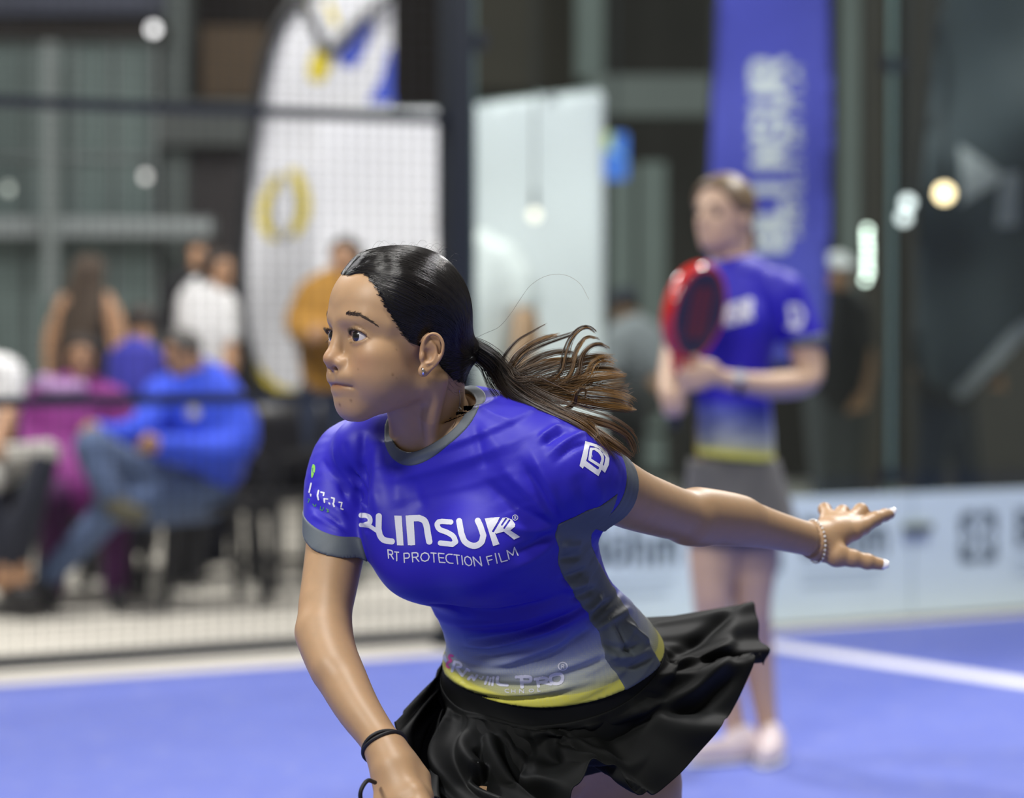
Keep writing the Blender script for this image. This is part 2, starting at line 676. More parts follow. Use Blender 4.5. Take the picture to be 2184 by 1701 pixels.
def flat_print(name, shapes, mat, parent, O, X, Z, N, cell, lift=.0015, label=None):
    """Thin raised print in the plane (O; X, Z) facing N."""
    pts = np.concatenate([np.array(s[1], float) for s in shapes if s[0] in ('poly', 'stroke')])
    pad = max([s[2] for s in shapes if s[0] == 'stroke'] + [0]) / 2 + cell * 2
    lo, hi = pts.min(0) - pad, pts.max(0) + pad
    nx, ny = int((hi[0] - lo[0]) / cell) + 2, int((hi[1] - lo[1]) / cell) + 2
    gx, gy = np.meshgrid(np.arange(nx), np.arange(ny), indexing='ij')
    G = np.stack([lo[0] + gx * cell, lo[1] + gy * cell], -1)
    d = shape_d(G.reshape(-1, 2), shapes).reshape(nx, ny)
    c = (d[:-1, :-1] + d[1:, :-1] + d[1:, 1:] + d[:-1, 1:]) < 0
    use = np.zeros((nx, ny), bool)
    for sl in ((slice(None, -1), slice(None, -1)), (slice(1, None), slice(None, -1)), (slice(1, None), slice(1, None)), (slice(None, -1), slice(1, None))):
        use[sl] |= c
    idx = -np.ones((nx, ny), int)
    idx[use] = np.arange(use.sum())
    q = np.stack([idx[:-1, :-1], idx[1:, :-1], idx[1:, 1:], idx[:-1, 1:]], -1)[c]
    g = G[use]
    v = np.asarray(O) + g[:, :1] * np.asarray(X) + g[:, 1:] * np.asarray(Z) + np.asarray(N) * lift
    return link(name, make_mesh(name, v, q, smooth=False), mat, parent, label=label)


def brand_word(x, z, h):
    """The word on the boards, letters of height h from (x, z)."""
    w = h * .20
    u = lambda pts: [(x + a * h, z + b * h) for a, b in pts]
    arc = lambda cx, cz, r, a0, a1, n=14: u([(cx + r * math.cos(t), cz + r * math.sin(t)) for t in np.linspace(a0, a1, n)])
    return [('stroke', u([(.1, 0), (.1, 1)]), w), ('stroke', u([(.1, .95), (.42, .95), (.55, .85), (.55, .66), (.42, .55), (.1, .55)]), w), ('stroke', u([(.42, .55), (.6, .42), (.6, .18), (.45, .05), (.1, .05)]), w),
            ('stroke', arc(1.10, .33, .27, 0, 6.29, 24), w), ('stroke', u([(.98, .86), (.99, .87)]), w * .9), ('stroke', u([(1.22, .86), (1.23, .87)]), w * .9),
            ('stroke', u([(1.62, 0), (1.62, 1.05)]), w), ('stroke', u([(1.62, .5), (1.75, .62), (1.95, .62), (2.05, .5), (2.05, 0)]), w),
            ('stroke', u([(2.38, 0), (2.38, .64)]), w), ('stroke', u([(2.38, .5), (2.5, .62), (2.65, .62), (2.74, .5), (2.74, 0)]), w), ('stroke', u([(2.74, .5), (2.86, .62), (3.0, .62), (3.1, .5), (3.1, 0)]), w)]


def knot(x, z, s):
    """Square knot emblem: four hooked corners round a crossed middle."""
    o = []
    for a in (1, -1):
        for b in (1, -1):
            f = lambda pts: [(x + a * p * s, z + b * q * s) for p, q in pts]
            o.append(('stroke', f([(.46, .12), (.46, .42), (.38, .48), (.12, .48)]), s * .17))
            o.append(('stroke', f([(.30, .30), (.08, .06)]), s * .10))
    return o


joints_b = [S_POST + .07, wall_s(1912), wall_s(1912) + 2.28, wall_s(1912) + 4.5]
for k in range(3):
    a, b = joints_b[k] + .004, joints_b[k + 1] - .004
    g = empty('advertising_board', WP((a + b) / 2, .10), ['pale blue advertising board behind the second player', 'pale blue advertising board under the slate flag', 'pale blue advertising board furthest along the glass'][k], 'advertising board', 'boards along the glass wall')
    m = MB()
    m.box(WP((a + b) / 2, .10, .285), (b - a, .022, .53), R_)
    m.build('panel', M_BOARD, g, bevel=.003)
    if k < 2:
        ends = [wall_s(1418), wall_s(1862)] if k == 0 else [wall_s(2300)]
        for e in ends:
            O = WP(e - .47, .1125, 0)
            flat_print('lettering', brand_word(0, .305, .145), M_INK, g, O, WU, ZV, WN, .006)
            flat_print('emblem', knot(-.22, .345, .20), M_INK, g, O, WU, ZV, WN, .006)
            flat_print('small_print', [('stroke', [(0, .235), (.44, .235)], .018), ('stroke', [(0, .18), (.40, .18)], .018)], M_INK2, g, O, WU, ZV, WN, .006)
m = MB()
m.box(WP(wall_s(1918), .1275, .40), (.15, .03, .035), R_)
tag(m.build('board_clip', simple('olive_clip', (0.12, 0.14, 0.10), 0.5), None, bevel=.006), 'olive clip joining the two advertising boards', 'clip')
# ================================================================== the hall behind the court
XV, YV = np.array([1.0, 0, 0]), np.array([0, 1.0, 0])


def rect(px0, py0, px1, py1, Y):
    """Centre and size of an upright rectangle at depth Y that fills the measured box."""
    a, b = P(px0, py0, Y), P(px1, py1, Y)
    return (a + b) / 2, abs(b[0] - a[0]), abs(a[2] - b[2])


def slab(m, box, Y, thick=.08):
    c, w, h = rect(*box, Y)
    m.box(c + YV * thick / 2, (w, thick, h))
    return m


M_SHOPGLASS = simple('teal_shop_glass', (0.185, 0.240, 0.232), 0.12, var=0.25, scale=1.2, spec=0.6)
M_MULL = simple('grey_aluminium', (0.26, 0.30, 0.30), 0.4, var=0.1)
M_DARKWALL = simple('dark_brown_wall', (0.028, 0.024, 0.021), 0.8, var=0.35, scale=1.5)
M_GREYCOL = simple('grey_green_plaster', (0.135, 0.160, 0.155), 0.8, var=0.15, scale=2)
M_FASCIA = simple('grey_fascia', (0.105, 0.118, 0.116), 0.7, var=0.15, scale=2)
M_WOOD = simple('brown_wood_panel', (0.090, 0.058, 0.028), 0.6, var=0.2, scale=5)
M_SHUT = simple('dark_roller_shutter', (0.030, 0.025, 0.026), 0.5, var=0.15)
M_BLUEGREY = simple('blue_grey_panel', (0.085, 0.095, 0.135), 0.7, var=0.2, scale=3)
M_PALE = simple('pale_counter', (0.32, 0.36, 0.37), 0.5, var=0.1)

m = MB()
m.box((0, 25.4, 3.0), (22, .3, 6.2))
m.build('wall_back', M_DARKWALL, None, kind='structure')
m = MB()
slab(m, (-200, -260, 345, 30), 22.4, .5)
m.build('trim_2', M_BLUEGREY, None, kind='structure')
m = MB()
slab(m, (-200, 48, 350, 84), 22.3, .4)
m.build('trim_3', M_DARKWALL, None, kind='structure')

SHOP = empty('shopfront', P(160, 1060, 22.4), 'teal glass shopfront with pale counter band behind the mesh fence', 'shopfront')
edges = [-160, -40, 60, 160, 245, 330]
for i in range(5):
    for (y0, y1) in ((88, 330), (340, 1066)):
        m = MB()
        slab(m, (edges[i] + 5, y0, edges[i + 1] - 5, y1), 22.42, .03)
        m.build('pane', M_SHOPGLASS, SHOP)
for e in edges:
    m = MB()
    slab(m, (e - 5, 84, e + 5, 1070), 22.38, .10)
    m.build('mullion', M_MULL, SHOP)
for y in (86, 335):
    m = MB()
    slab(m, (-165, y - 4, 335, y + 4), 22.37, .10)
    m.build('transom', M_MULL, SHOP)
m = MB()
slab(m, (-160, 464, 450, 502), 22.0, .3)
m.build('counter_band', M_PALE, SHOP, label='pale band across the glass')
m = MB()
slab(m, (92, 90, 122, 640), 21.9, .08)
m.build('door_post', M_MULL, SHOP)

for k, box in enumerate([(345, -260, 402, 1070), (1228, -260, 1288, 168), (1796, -260, 1830, 1070), (1300, 350, 1352, 1070), (1362, 345, 1420, 1070)]):
    m = MB()
    slab(m, box, 22.6, .5)
    m.build('trim_%d' % (k + 4), M_GREYCOL, None, kind='structure', bevel=.01)
m = MB()
slab(m, (430, 55, 566, 210), 22.7, .1)
tag(m.build('wood_panel', M_WOOD, None, bevel=.01), 'brown wooden panel high up beside the grey column', 'panel')
m = MB()
slab(m, (330, 214, 545, 308), 22.4, .5)
m.build('trim_9', M_FASCIA, None, kind='structure', bevel=.01)
SHUT = empty('roller_shutter', P(430, 487, 22.7), 'dark slatted roller shutter under the grey fascia', 'shutter')
for i in range(16):
    m = MB()
    slab(m, (332, 318 + i * 16, 545, 332 + i * 16), 22.7, .05)
    m.build('slat', M_SHUT, SHUT)
m = MB()
slab(m, (1256, 160, 1530, 246), 22.4, .5)
m.build('trim_10', M_FASCIA, None, kind='structure', bevel=.01)
m = MB()
slab(m, (1010, -260, 1228, 190), 23.4, .2)
m.build('wood_soffit', simple('dark_wood', (0.035, 0.027, 0.018), 0.7, var=0.4, scale=2), None, kind='structure')
m = MB()
slab(m, (1836, -260, 1886, 1070), 23.0, .2)
m.build('trim_11', simple('umber_panel', (0.050, 0.042, 0.033), 0.7, var=0.3, scale=2), None, kind='structure')
m = MB()
slab(m, (1930, -260, 2500, 1070), 23.6, .2)
m.build('trim_12', simple('umber_wall', (0.045, 0.040, 0.036), 0.7, var=0.3, scale=2), None, kind='structure')


# ---- lit sign behind the white banner
def screen_mat(name, col, e):
    t = NT(name)
    t.set(t.b, Roughness=.4)
    t.b.inputs['Base Color'].default_value = (*[c * .3 for c in col], 1)
    t.b.inputs['Emission Color'].default_value = (*col, 1)
    t.b.inputs['Emission Strength'].default_value = e
    return t.m


SIGN = empty('lit_sign', P(1312, 380, 20.0), 'small lit blue sign with a yellow-green corner beside the white banner', 'sign')
m = MB()
slab(m, (1284, 284, 1338, 382), 20.0, .06)
m.build('face', screen_mat('sign_blue', (0.045, 0.16, 0.62), 1.0), SIGN, bevel=.012)
m = MB()
slab(m, (1284, 282, 1306, 318), 19.98, .02)
m.build('corner', screen_mat('sign_green', (0.42, 0.50, 0.06), 0.9), SIGN)
m = MB()
m.tube([P(1290, 330, 19.97), P(1305, 322, 19.97), P(1322, 326, 19.97), P(1334, 342, 19.97)], .018, n=6, flat=.3)
m.build('swoosh', screen_mat('sign_pale', (0.35, 0.60, 0.80), 1.0), SIGN)

m = MB()
m.tube([P(1312, 286, 20.03), P(1312, 286, 20.03) * [1, 1, 0] + ZV * 4.7], .010, n=6)
m.build('hanger', M_STEEL, SIGN)

# ---- flags and banners
M_BLUEFLAG = cloth('blue_flag_cloth', srgb(72, 74, 178), 0.6, 0.1, 300)
M_SLATE = cloth('slate_flag_cloth', (0.040, 0.054, 0.066), 0.6, 0.1, 300)
M_WHITEFLAG = cloth('white_flag_cloth', (0.66, 0.67, 0.70), 0.6, 0.1, 300)
M_WHITE = simple('white_print_flag', (0.60, 0.61, 0.66), 0.6, var=0.04)
M_POLE = simple('black_flag_pole', (0.015, 0.016, 0.017), 0.4)


def flag(name, outline, Y, mat, wave=.03, thick=.004, seed=1, parent=None, step=.03, **kw):
    """A hanging cloth cut to an outline (measured points), gently rippled in depth."""
    q = np.array([P(x, y, Y) for x, y in outline])
    poly = q[:, [0, 2]]
    lo, hi = poly.min(0), poly.max(0)
    nx, ny = int((hi[0] - lo[0]) / step) + 3, int((hi[1] - lo[1]) / step) + 3
    gx, gy = np.meshgrid(np.arange(nx), np.arange(ny), indexing='ij')
    G = np.stack([lo[0] - step + gx * step, lo[1] - step + gy * step], -1)
    d = sd_poly(G.reshape(-1, 2), poly).reshape(nx, ny)
    gr = np.stack(np.gradient(d, step), -1)
    gl = np.maximum(np.linalg.norm(gr, axis=-1), .3)
    near = np.abs(d) < step * .75
    Gs = G - np.where(near[..., None], gr / gl[..., None] ** 2 * d[..., None], 0)
    ok = d < step * .75
    c = ok[:-1, :-1] & ok[1:, :-1] & ok[1:, 1:] & ok[:-1, 1:]
    use = np.zeros((nx, ny), bool)
    use[:-1, :-1] |= c; use[1:, :-1] |= c; use[1:, 1:] |= c; use[:-1, 1:] |= c
    idx = -np.ones((nx, ny), int)
    idx[use] = np.arange(use.sum())
    f = np.stack([idx[:-1, :-1], idx[1:, :-1], idx[1:, 1:], idx[:-1, 1:]], -1)[c]
    g = Gs[use]
    y = Y + ripple(g, seed) * wave
    me = make_mesh(name, np.stack([g[:, 0], y, g[:, 1]], 1), f)
    o = link(name, me, mat, parent, **kw)
    s = o.modifiers.new('thickness', 'SOLIDIFY')
    s.thickness = thick
    return o


def ripple(g, seed):
    x, z = g[:, 0], g[:, 1]
    return np.sin(x * 7 + z * 4.2 + seed) * .5 + np.sin(x * 3.1 - z * 6.5 + seed * 2.1) * .5 + np.sin(x * 13 + z * 2.0 + seed * .7) * .25


def flag_print(name, shapes, mat, parent, Y, wave, seed, cell=3.0, label=None):
    """Printing on a flag; shapes in measured pixels."""
    pts = np.concatenate([np.array(s[1], float) for s in shapes if s[0] in ('poly', 'stroke')])
    pad = max([s[2] for s in shapes if s[0] == 'stroke'] + [0]) / 2 + cell * 2
    lo, hi = pts.min(0) - pad, pts.max(0) + pad
    nx, ny = int((hi[0] - lo[0]) / cell) + 2, int((hi[1] - lo[1]) / cell) + 2
    gx, gy = np.meshgrid(np.arange(nx), np.arange(ny), indexing='ij')
    G = np.stack([lo[0] + gx * cell, lo[1] + gy * cell], -1)
    d = shape_d(G.reshape(-1, 2), shapes).reshape(nx, ny)
    c = (d[:-1, :-1] + d[1:, :-1] + d[1:, 1:] + d[:-1, 1:]) < 0
    use = np.zeros((nx, ny), bool)
    use[:-1, :-1] |= c; use[1:, :-1] |= c; use[1:, 1:] |= c; use[:-1, 1:] |= c
    idx = -np.ones((nx, ny), int)
    idx[use] = np.arange(use.sum())
    f = np.stack([idx[:-1, :-1], idx[1:, :-1], idx[1:, 1:], idx[:-1, 1:]], -1)[c]
    w = np.array([P(a, b, Y) for a, b in G[use]])
    w[:, 1] = Y + ripple(w[:, [0, 2]], seed) * wave - .006
    return link(name, make_mesh(name, w, f[:, ::-1], smooth=True), mat, parent, label=label)


def glyphs(text, x, y, dx, dy, ux, uy, w):
    """Stroke letters; (ux, uy): pixel vectors of the letter box, (dx, dy): advance."""
    o = []
    for i, ch in enumerate(text):
        if ch in GLYPH:
            for st in GLYPH[ch]:
                o.append(('stroke', [(x + dx * i + a * ux[0] + b * uy[0], y + dy * i + a * ux[1] + b * uy[1]) for a, b in st], w))
    return o


BF = empty('feather_flag', P(1650, 1150, 15.6), 'tall blue feather flag with vertical white lettering behind the second player', 'flag')
flag('cloth', [(1540, -420), (1600, -520), (1700, -540), (1765, -420), (1774, 300), (1768, 560), (1752, 770), (1700, 775), (1600, 780), (1512, 790), (1512, 420), (1520, 200), (1532, 0)], 15.6, M_BLUEFLAG, .035, seed=1.0, parent=BF)
m = MB()
m.tube([P(1512, 1150, 15.62), P(1510, 800, 15.62), P(1508, 420, 15.62), P(1522, 100, 15.62), P(1536, -300, 15.62), P(1590, -530, 15.62), P(1690, -560, 15.62)], .012, n=8)
m.build('pole', M_POLE, BF, smooth=True)
m = MB()
for a in (0, 1):
    m.box(P(1512, 1150, 15.62) * [1, 1, 0] + ZV * .02, (.6 if a else .06, .06 if a else .6, .03))
m.build('base', M_POLE, BF)
flag_print('lettering', glyphs('BLINSUR', 1672, 526, 0, -59, (0, -50), (-64, 0), 19), M_WHITE, BF, 15.6, .035, 1.0)
flag_print('small_lettering', glyphs('PROTECTION FILM', 1708, 500, 0, -24, (0, -19), (-20, 0), 4.5), M_WHITE, BF, 15.6, .035, 1.0, 2.0)['kind'] = 'stuff'

SF = empty('feather_flag', P(2120, 1200, 14.9), 'dark slate feather flag with white arrow mark beyond the glass', 'flag')
flag('cloth', [(2024, -300), (2100, -420), (2240, -430), (2420, -300), (2440, 300), (2400, 560), (2300, 640), (2184, 690), (2120, 770), (2050, 838), (1985, 826), (1958, 760), (1954, 600), (1962, 420), (1985, 200), (2010, 0)], 14.9, M_SLATE, .07, seed=2.4, parent=SF)
m = MB()
m.tube([P(2110, 1200, 14.93), P(2060, 850, 14.93), P(1960, 700, 14.93), P(1956, 420, 14.93), P(1990, 100, 14.93), P(2022, -320, 14.93), P(2110, -440, 14.93)], .013, n=8)
m.build('pole', M_POLE, SF, smooth=True)
m = MB()
for a in (0, 1):
    m.box(P(2110, 1200, 14.93) * [1, 1, 0] + ZV * .02, (.6 if a else .06, .06 if a else .6, .03))
m.build('base', M_POLE, SF)
M_DIMWHITE = simple('grey_white_print', (0.36, 0.38, 0.40), 0.6, var=0.05)
flag_print('arrow_mark', [('poly', [(2046, 308), (2078, 330), (2110, 352), (2146, 378), (2110, 400), (2070, 424), (2046, 440), (2052, 400), (2048, 350)])], M_DIMWHITE, SF, 14.9, .07, 2.4)
flag_print('side_lettering', [('poly', [(2146, 368), (2176, 368), (2176, 480), (2128, 484), (2132, 410)])], M_DIMWHITE, SF, 14.9, .07, 2.4)
flag_print('edge_stripe', [('stroke', curve([(2050, 836), (2085, 800), (2120, 762), (2150, 728), (2184, 698), (2260, 655)]), 30)], M_DIMWHITE, SF, 14.9, .07, 2.4)

WF = empty('feather_flag', P(600, 1100, 16.5), 'white feather flag with yellow ring emblem and blue top panel', 'flag')
flag('cloth', [(836, -80), (838, 100), (832, 240), (832, 840), (660, 842), (600, 834), (548, 786), (516, 735), (514, 600), (528, 400), (548, 240), (566, 140), (596, 60), (640, 0), (700, -70)], 16.5, M_WHITEFLAG, .03, seed=.3, parent=WF)
m = MB()
m.tube(curve([P(560, 1100, 16.46), P(536, 800, 16.46), P(510, 650, 16.46), P(524, 400, 16.46), P(545, 240, 16.46), P(564, 135, 16.46), P(594, 55, 16.46), P(640, -5, 16.46), P(720, -80, 16.46)], 30), .030, n=8)
m.build('pole_sleeve', M_POLE, WF, smooth=True)
m = MB()
m.tube(curve([P(640, -5, 16.44), P(668, 50, 16.44), P(696, 110, 16.44), P(716, 96, 16.44), P(770, 40, 16.44), P(850, -30, 16.44)], 16), .026, n=8)
m.build('crossed_pole', M_POLE, WF, smooth=True)
M_YEL = simple('yellow_print', (0.62, 0.50, 0.03), 0.6)
M_BLU = simple('blue_print', srgb(62, 84, 190), 0.6)
for pl_ in ([(720, 120), (786, 40), (800, 60), (776, 110), (756, 145), (730, 140)], [(834, 90), (838, 220), (782, 218), (812, 170)]):
    flag_print('blue_panel', [('poly', pl_)], M_BLU, WF, 16.5, .03, .3)
flag_print('yellow_patch', [('poly', curve([(682, 100), (704, 112), (706, 140), (690, 172), (668, 175), (658, 160), (664, 125), (682, 100)], 24).tolist())], M_YEL, WF, 16.5, .03, .3)
for st_, w_ in (([(650, 4), (664, 40)], 18), ([(700, 10), (716, 50)], 14)):
    flag_print('yellow_streak', [('stroke', st_, w_)], M_YEL, WF, 16.5, .03, .3)
for st_, w_ in ((curve([(590, 385), (566, 430), (562, 475), (582, 502)]), 22), (curve([(626, 370), (646, 410), (648, 455), (628, 492)]), 24)):
    flag_print('ring_emblem', [('stroke', st_, w_)], M_YEL, WF, 16.5, .03, .3)
flag_print('ring_outline', [('stroke', curve([(600, 372), (580, 430), (590, 500), (612, 505), (632, 450), (622, 380)]), 6)], simple('grey_print', (0.10, 0.11, 0.12), .6), WF, 16.5, .03, .3)
flag_print('yellow_hem', [('stroke', curve([(518, 725), (545, 782), (592, 828), (640, 838)]), 16)], M_YEL, WF, 16.5, .03, .3)
m = MB()
for a in (0, 1):
    m.box(P(560, 1100, 16.46) * [1, 1, 0] + ZV * .02, (.6 if a else .06, .06 if a else .6, .03))
m.build('base', M_POLE, WF)

M_BANNER = simple('white_banner', (0.72, 0.735, 0.77), 0.55, var=0.03, scale=3)


def rollup(box, top_slant, Y, label):
    x0, y0, x1, y1 = box
    e = empty('banner', P((x0 + x1) / 2, y1, Y), label, 'banner', 'white banners behind the court')
    flag('sheet', [(x0, y0 + top_slant), (x1 - 8, y0), (x1, y0 + 10), (x1, y1), (x0, y1)], Y, M_BANNER, .018, parent=e, seed=x0, step=.04)
    m = MB()
    c, w, h = rect(x0, y1, x1, y1 + 30, Y)
    h = P(0, y1, Y)[2]
    m.box((c[0], Y, h / 2), (w, .16, h))
    m.build('base', M_MULL, e, bevel=.01)
    m = MB()
    m.tube([P((x0 + x1) / 2, y1, Y + .06), P((x0 + x1) / 2, y0 + 5, Y + .06)], .012, n=8)
    m.build('pole', M_MULL, e)
    m = MB()
    m.tube([P(x0, y0 + top_slant, Y + .01), P(x1 - 8, y0, Y + .01)], .014, n=8)
    m.build('top_rail', M_MULL, e)
    return e


rollup((1006, 192, 1288, 1120), 34, 16.0, 'white banner with slanting top edge right of the black post')
rollup((672, 236, 942, 1110), 4, 16.1, 'white banner left of the black post, behind the ochre sweater')


# ---- lamps in the hall
def lamp(px, py, Y, r, col, e, label, cat='lamp', name='globe_lamp', group=None):
    o = empty(name, P(px, py, Y), label, cat, group)
    m = MB()
    t = np.linspace(.02, math.pi - .02, 12)
    m.lathe([(r * math.sin(a), -r * math.cos(a)) for a in t], P(px, py, Y), n=16)
    m.build('globe', screen_mat('lamp_glow', col, e), o, smooth=True)
    m = MB()
    m.tube([P(px, py, Y) + ZV * r, P(px, py, Y) + ZV * (r + .10)], r * .45, n=10)
    m.build('socket', M_STEEL, o, smooth=True)
    m = MB()
    m.tube([P(px, py, Y) + ZV * (r + .08), P(px, py, Y) + ZV * (4.6 - P(px, py, Y)[2])], .006, n=6)
    m.build('cord', M_STEEL, o)
    return o


lamp(327, 62, 20.5, .035, (1, 1, 1), 3.4, 'white globe lamp high above the teal shopfront')
lamp(310, 376, 21.0, .030, (1, .98, .95), 1.6, 'dim white globe lamp beside the dark shutter')
lamp(18, 402, 21.0, .030, (.9, 1, .9), .9, 'faint greenish globe lamp at the edge of the shopfront')
lamp(1140, 458, 15.6, .028, (1, .86, .70), 2.2, 'warm globe lamp in front of the slanted white banner')  # added glowing globe, stands in for a lamp's reflection in the glass pane
lamp(2014, 412, 14.4, .042, (1, .72, .42), 6.0, 'warm orange globe lamp before the slate flag')
lamp(1936, 432, 18.0, .036, (.95, .98, 1), 3.0, 'upper white globe lamp left of the slate flag')
lamp(1928, 464, 18.4, .036, (.95, .98, 1), 2.6, 'lower white globe lamp left of the slate flag')
ST = empty('light_string', P(1850, 600, 19.0), 'vertical string of small white lights between the flags', 'light string')
for i, (dx, y) in enumerate([(0, 490), (-1, 504), (0, 520), (1, 534), (0, 550), (0, 566), (1, 580), (-4, 596)]):
    m = MB()
    t = np.linspace(.05, math.pi - .05, 8)
    m.lathe([(.016 * math.sin(a), -.016 * math.cos(a)) for a in t], P(1850 + dx, y, 19.0), n=10)
    m.build('bulb', screen_mat('led', (.90, 1.0, .88), 9.0), ST, smooth=True)
m = MB()
m.tube([P(1850, 470, 19.02) * [1, 1, 0] + ZV * 4.7, P(1850, 600, 19.02)], .006, n=6)
m.build('wire', M_STEEL, ST)
# ================================================================== the player in front: head
H_YAW = math.radians(59)
HF = np.array([-math.sin(H_YAW), -math.cos(H_YAW), 0.0])
HL = np.array([-HF[1], HF[0], 0.0])
HB = np.stack([HL, HF, np.array([0, 0, 1.0])], 1)      # columns: her left, forward, up
HO = P(855, 713, 3.80)


def to_head(p):
    return (p - HO) @ HB


def from_head(v):
    return HO + np.asarray(v, float) @ HB.T


EYE_C, EYE_R, LID_R = np.array([0.0305, 0.0680, -0.0020]), 0.0145, 0.0163
AZ_IN, AZ_OUT = -0.94, 1.32


def lid_curves(az):
    u = np.where(az > 0.0, az / AZ_OUT, az / AZ_IN)
    u = np.clip(np.abs(u), 0, 1)
    base = -0.07 + 0.04 * (az + 1.0) / 2.2
    up = base + 0.52 * np.clip(1 - u ** 2.2, 0, 1) ** 0.75
    lo = base - 0.37 * np.clip(1 - u ** 2.4, 0, 1) ** 0.75
    return up, lo


MOUTH = np.array([(-0.0245, 0.0790, -0.0655), (-0.018, 0.0890, -0.0640), (-0.009, 0.0960, -0.0630), (0, 0.0985, -0.0632),
                  (0.009, 0.0960, -0.0630), (0.018, 0.0890, -0.0640), (0.0245, 0.0790, -0.0655)])


def head_core(v):
    """Face and skull without eye openings and ears (head coordinates)."""
    a = np.sqrt(v[:, 0] ** 2 + 1e-7)
    q = np.stack([a, v[:, 1], v[:, 2]], 1)
    d = ell(q, (0, 0.0000, 0.024), (0.0735, 0.0815, 0.0800))
    d = smin(d, ell(q, (0, 0.0335, 0.034), (0.0600, 0.0560, 0.0540)), 0.020)
    d = smin(d, ell(q, (0, 0.030, -0.030), (0.0570, 0.0530, 0.0600)), 0.020)
    d = smin(d, cone(q, (0.0440, 0.000, -0.060), (0.0120, 0.0620, -0.0860), 0.0170, 0.0160), 0.024)
    d = smin(d, ell(q, (0, 0.0650, -0.0880), (0.0210, 0.0190, 0.0165)), 0.014)
    d = smin(d, ell(q, (0.0110, 0.0630, -0.0500), (0.0255, 0.0320, 0.0210)), 0.014)
    d = smin(d, ell(q, (0, 0.0615, -0.0740), (0.0270, 0.0270, 0.0190)), 0.012)
    d = smin(d, ell(q, (0.0360, 0.0530, -0.0240), (0.0250, 0.0265, 0.0200)), 0.018)
    d = smin(d, ell(q, (0.0360, 0.0450, -0.0520), (0.0270, 0.0310, 0.0290)), 0.020)
    # brow ridge and sockets
    d = smin(d, chain(q, [(0.000, 0.0825, 0.0140), (0.018, 0.0805, 0.0180), (0.038, 0.0690, 0.0180), (0.052, 0.0480, 0.0100)], [0.0070, 0.0070, 0.0070, 0.006]), 0.016)
    d = smax(d, -ell(q, (0.0270, 0.1035, -0.0010), (0.0170, 0.0170, 0.0110)), 0.014)
    # nose
    n = cone(q, (0, 0.0815, 0.0120), (0, 0.0910, -0.0210), 0.0078, 0.0090)
    n = smin(n, ell(q, (0, 0.0948, -0.0290), (0.0108, 0.0118, 0.0098)), 0.008)
    n = smin(n, ell(q, (0.0122, 0.0868, -0.0345), (0.0076, 0.0106, 0.0078)), 0.0065)
    n = smin(n, cone(q, (0, 0.0950, -0.0370), (0, 0.0880, -0.0405), 0.0048, 0.0045), 0.006)
    d = smin(d, n, 0.007)
    d = smax(d, -chain(q, [(0.0070, 0.0960, -0.0435), (0.0084, 0.0915, -0.0405), (0.0080, 0.0890, -0.0355)], [0.0026, 0.0038, 0.0022]), 0.0025)
    # philtrum, mouth line, pressed lips, fold beside the mouth
    front = np.clip((v[:, 1] - 0.045) / 0.02, 0, 1)
    d = d + 0.0007 * np.exp(-(q[:, 0] / 0.0030) ** 2 - ((q[:, 2] + 0.0510) / 0.0065) ** 2) * front
    up = chain(q, [(0.000, 0.0870, -0.0565), (0.012, 0.0845, -0.0567), (0.024, 0.0745, -0.0595)], [0.0044, 0.0040, 0.0028])
    lo = chain(q, [(0.000, 0.0855, -0.0655), (0.012, 0.0825, -0.0655), (0.024, 0.0730, -0.0652)], [0.0048, 0.0042, 0.0028])
    d = smin(d, smin(up, lo, 0.003), 0.009)
    zm = -0.0606 - 0.0026 * (q[:, 0] / 0.026) ** 2
    win = np.clip((0.0300 - q[:, 0]) / 0.004, 0, 1) * front
    d = d + win * (0.0024 * np.exp(-((v[:, 2] - zm) / 0.0010) ** 2) + 0.0012 * np.exp(-((v[:, 2] - zm) / 0.0032) ** 2))
    d = d + 0.0010 * np.exp(-(q[:, 0] / 0.014) ** 2 - ((q[:, 2] + 0.0760) / 0.0042) ** 2) * front
    d = d + 0.0012 * np.exp(-(((q[:, 0] - 0.0310) / 0.0040) ** 2 + ((q[:, 2] + 0.0630) / 0.0080) ** 2)) * front
    fold = chain(q, [(0.0215, 0.0850, -0.0340), (0.0265, 0.0800, -0.0450), (0.0300, 0.0740, -0.0560)], [0.0001] * 3)
    d = d + 0.0009 * np.exp(-(fold / 0.0045) ** 2)
    return d


def neck_sdf(v):
    d = chain(v, [(0, -0.030, -0.040), (-0.012, -0.040, -0.075), (-0.024, -0.052, -0.105), (-0.040, -0.064, -0.135), (-0.050, -0.075, -0.160)], [0.0520, 0.0500, 0.0490, 0.0500, 0.0520])
    d = smin(d, chain(v, [(0.056, -0.022, -0.055), (0.036, -0.022, -0.105), (0.014, -0.034, -0.150)], [0.011, 0.0100, 0.005]), 0.016)
    d = smin(d, chain(v, [(-0.056, -0.022, -0.055), (-0.048, -0.030, -0.105), (-0.012, -0.042, -0.150)], [0.011, 0.0100, 0.005]), 0.016)
    return d


EAR_O, EAR_S = np.array([0.0705, 0.0020, -0.0225]), 0.82


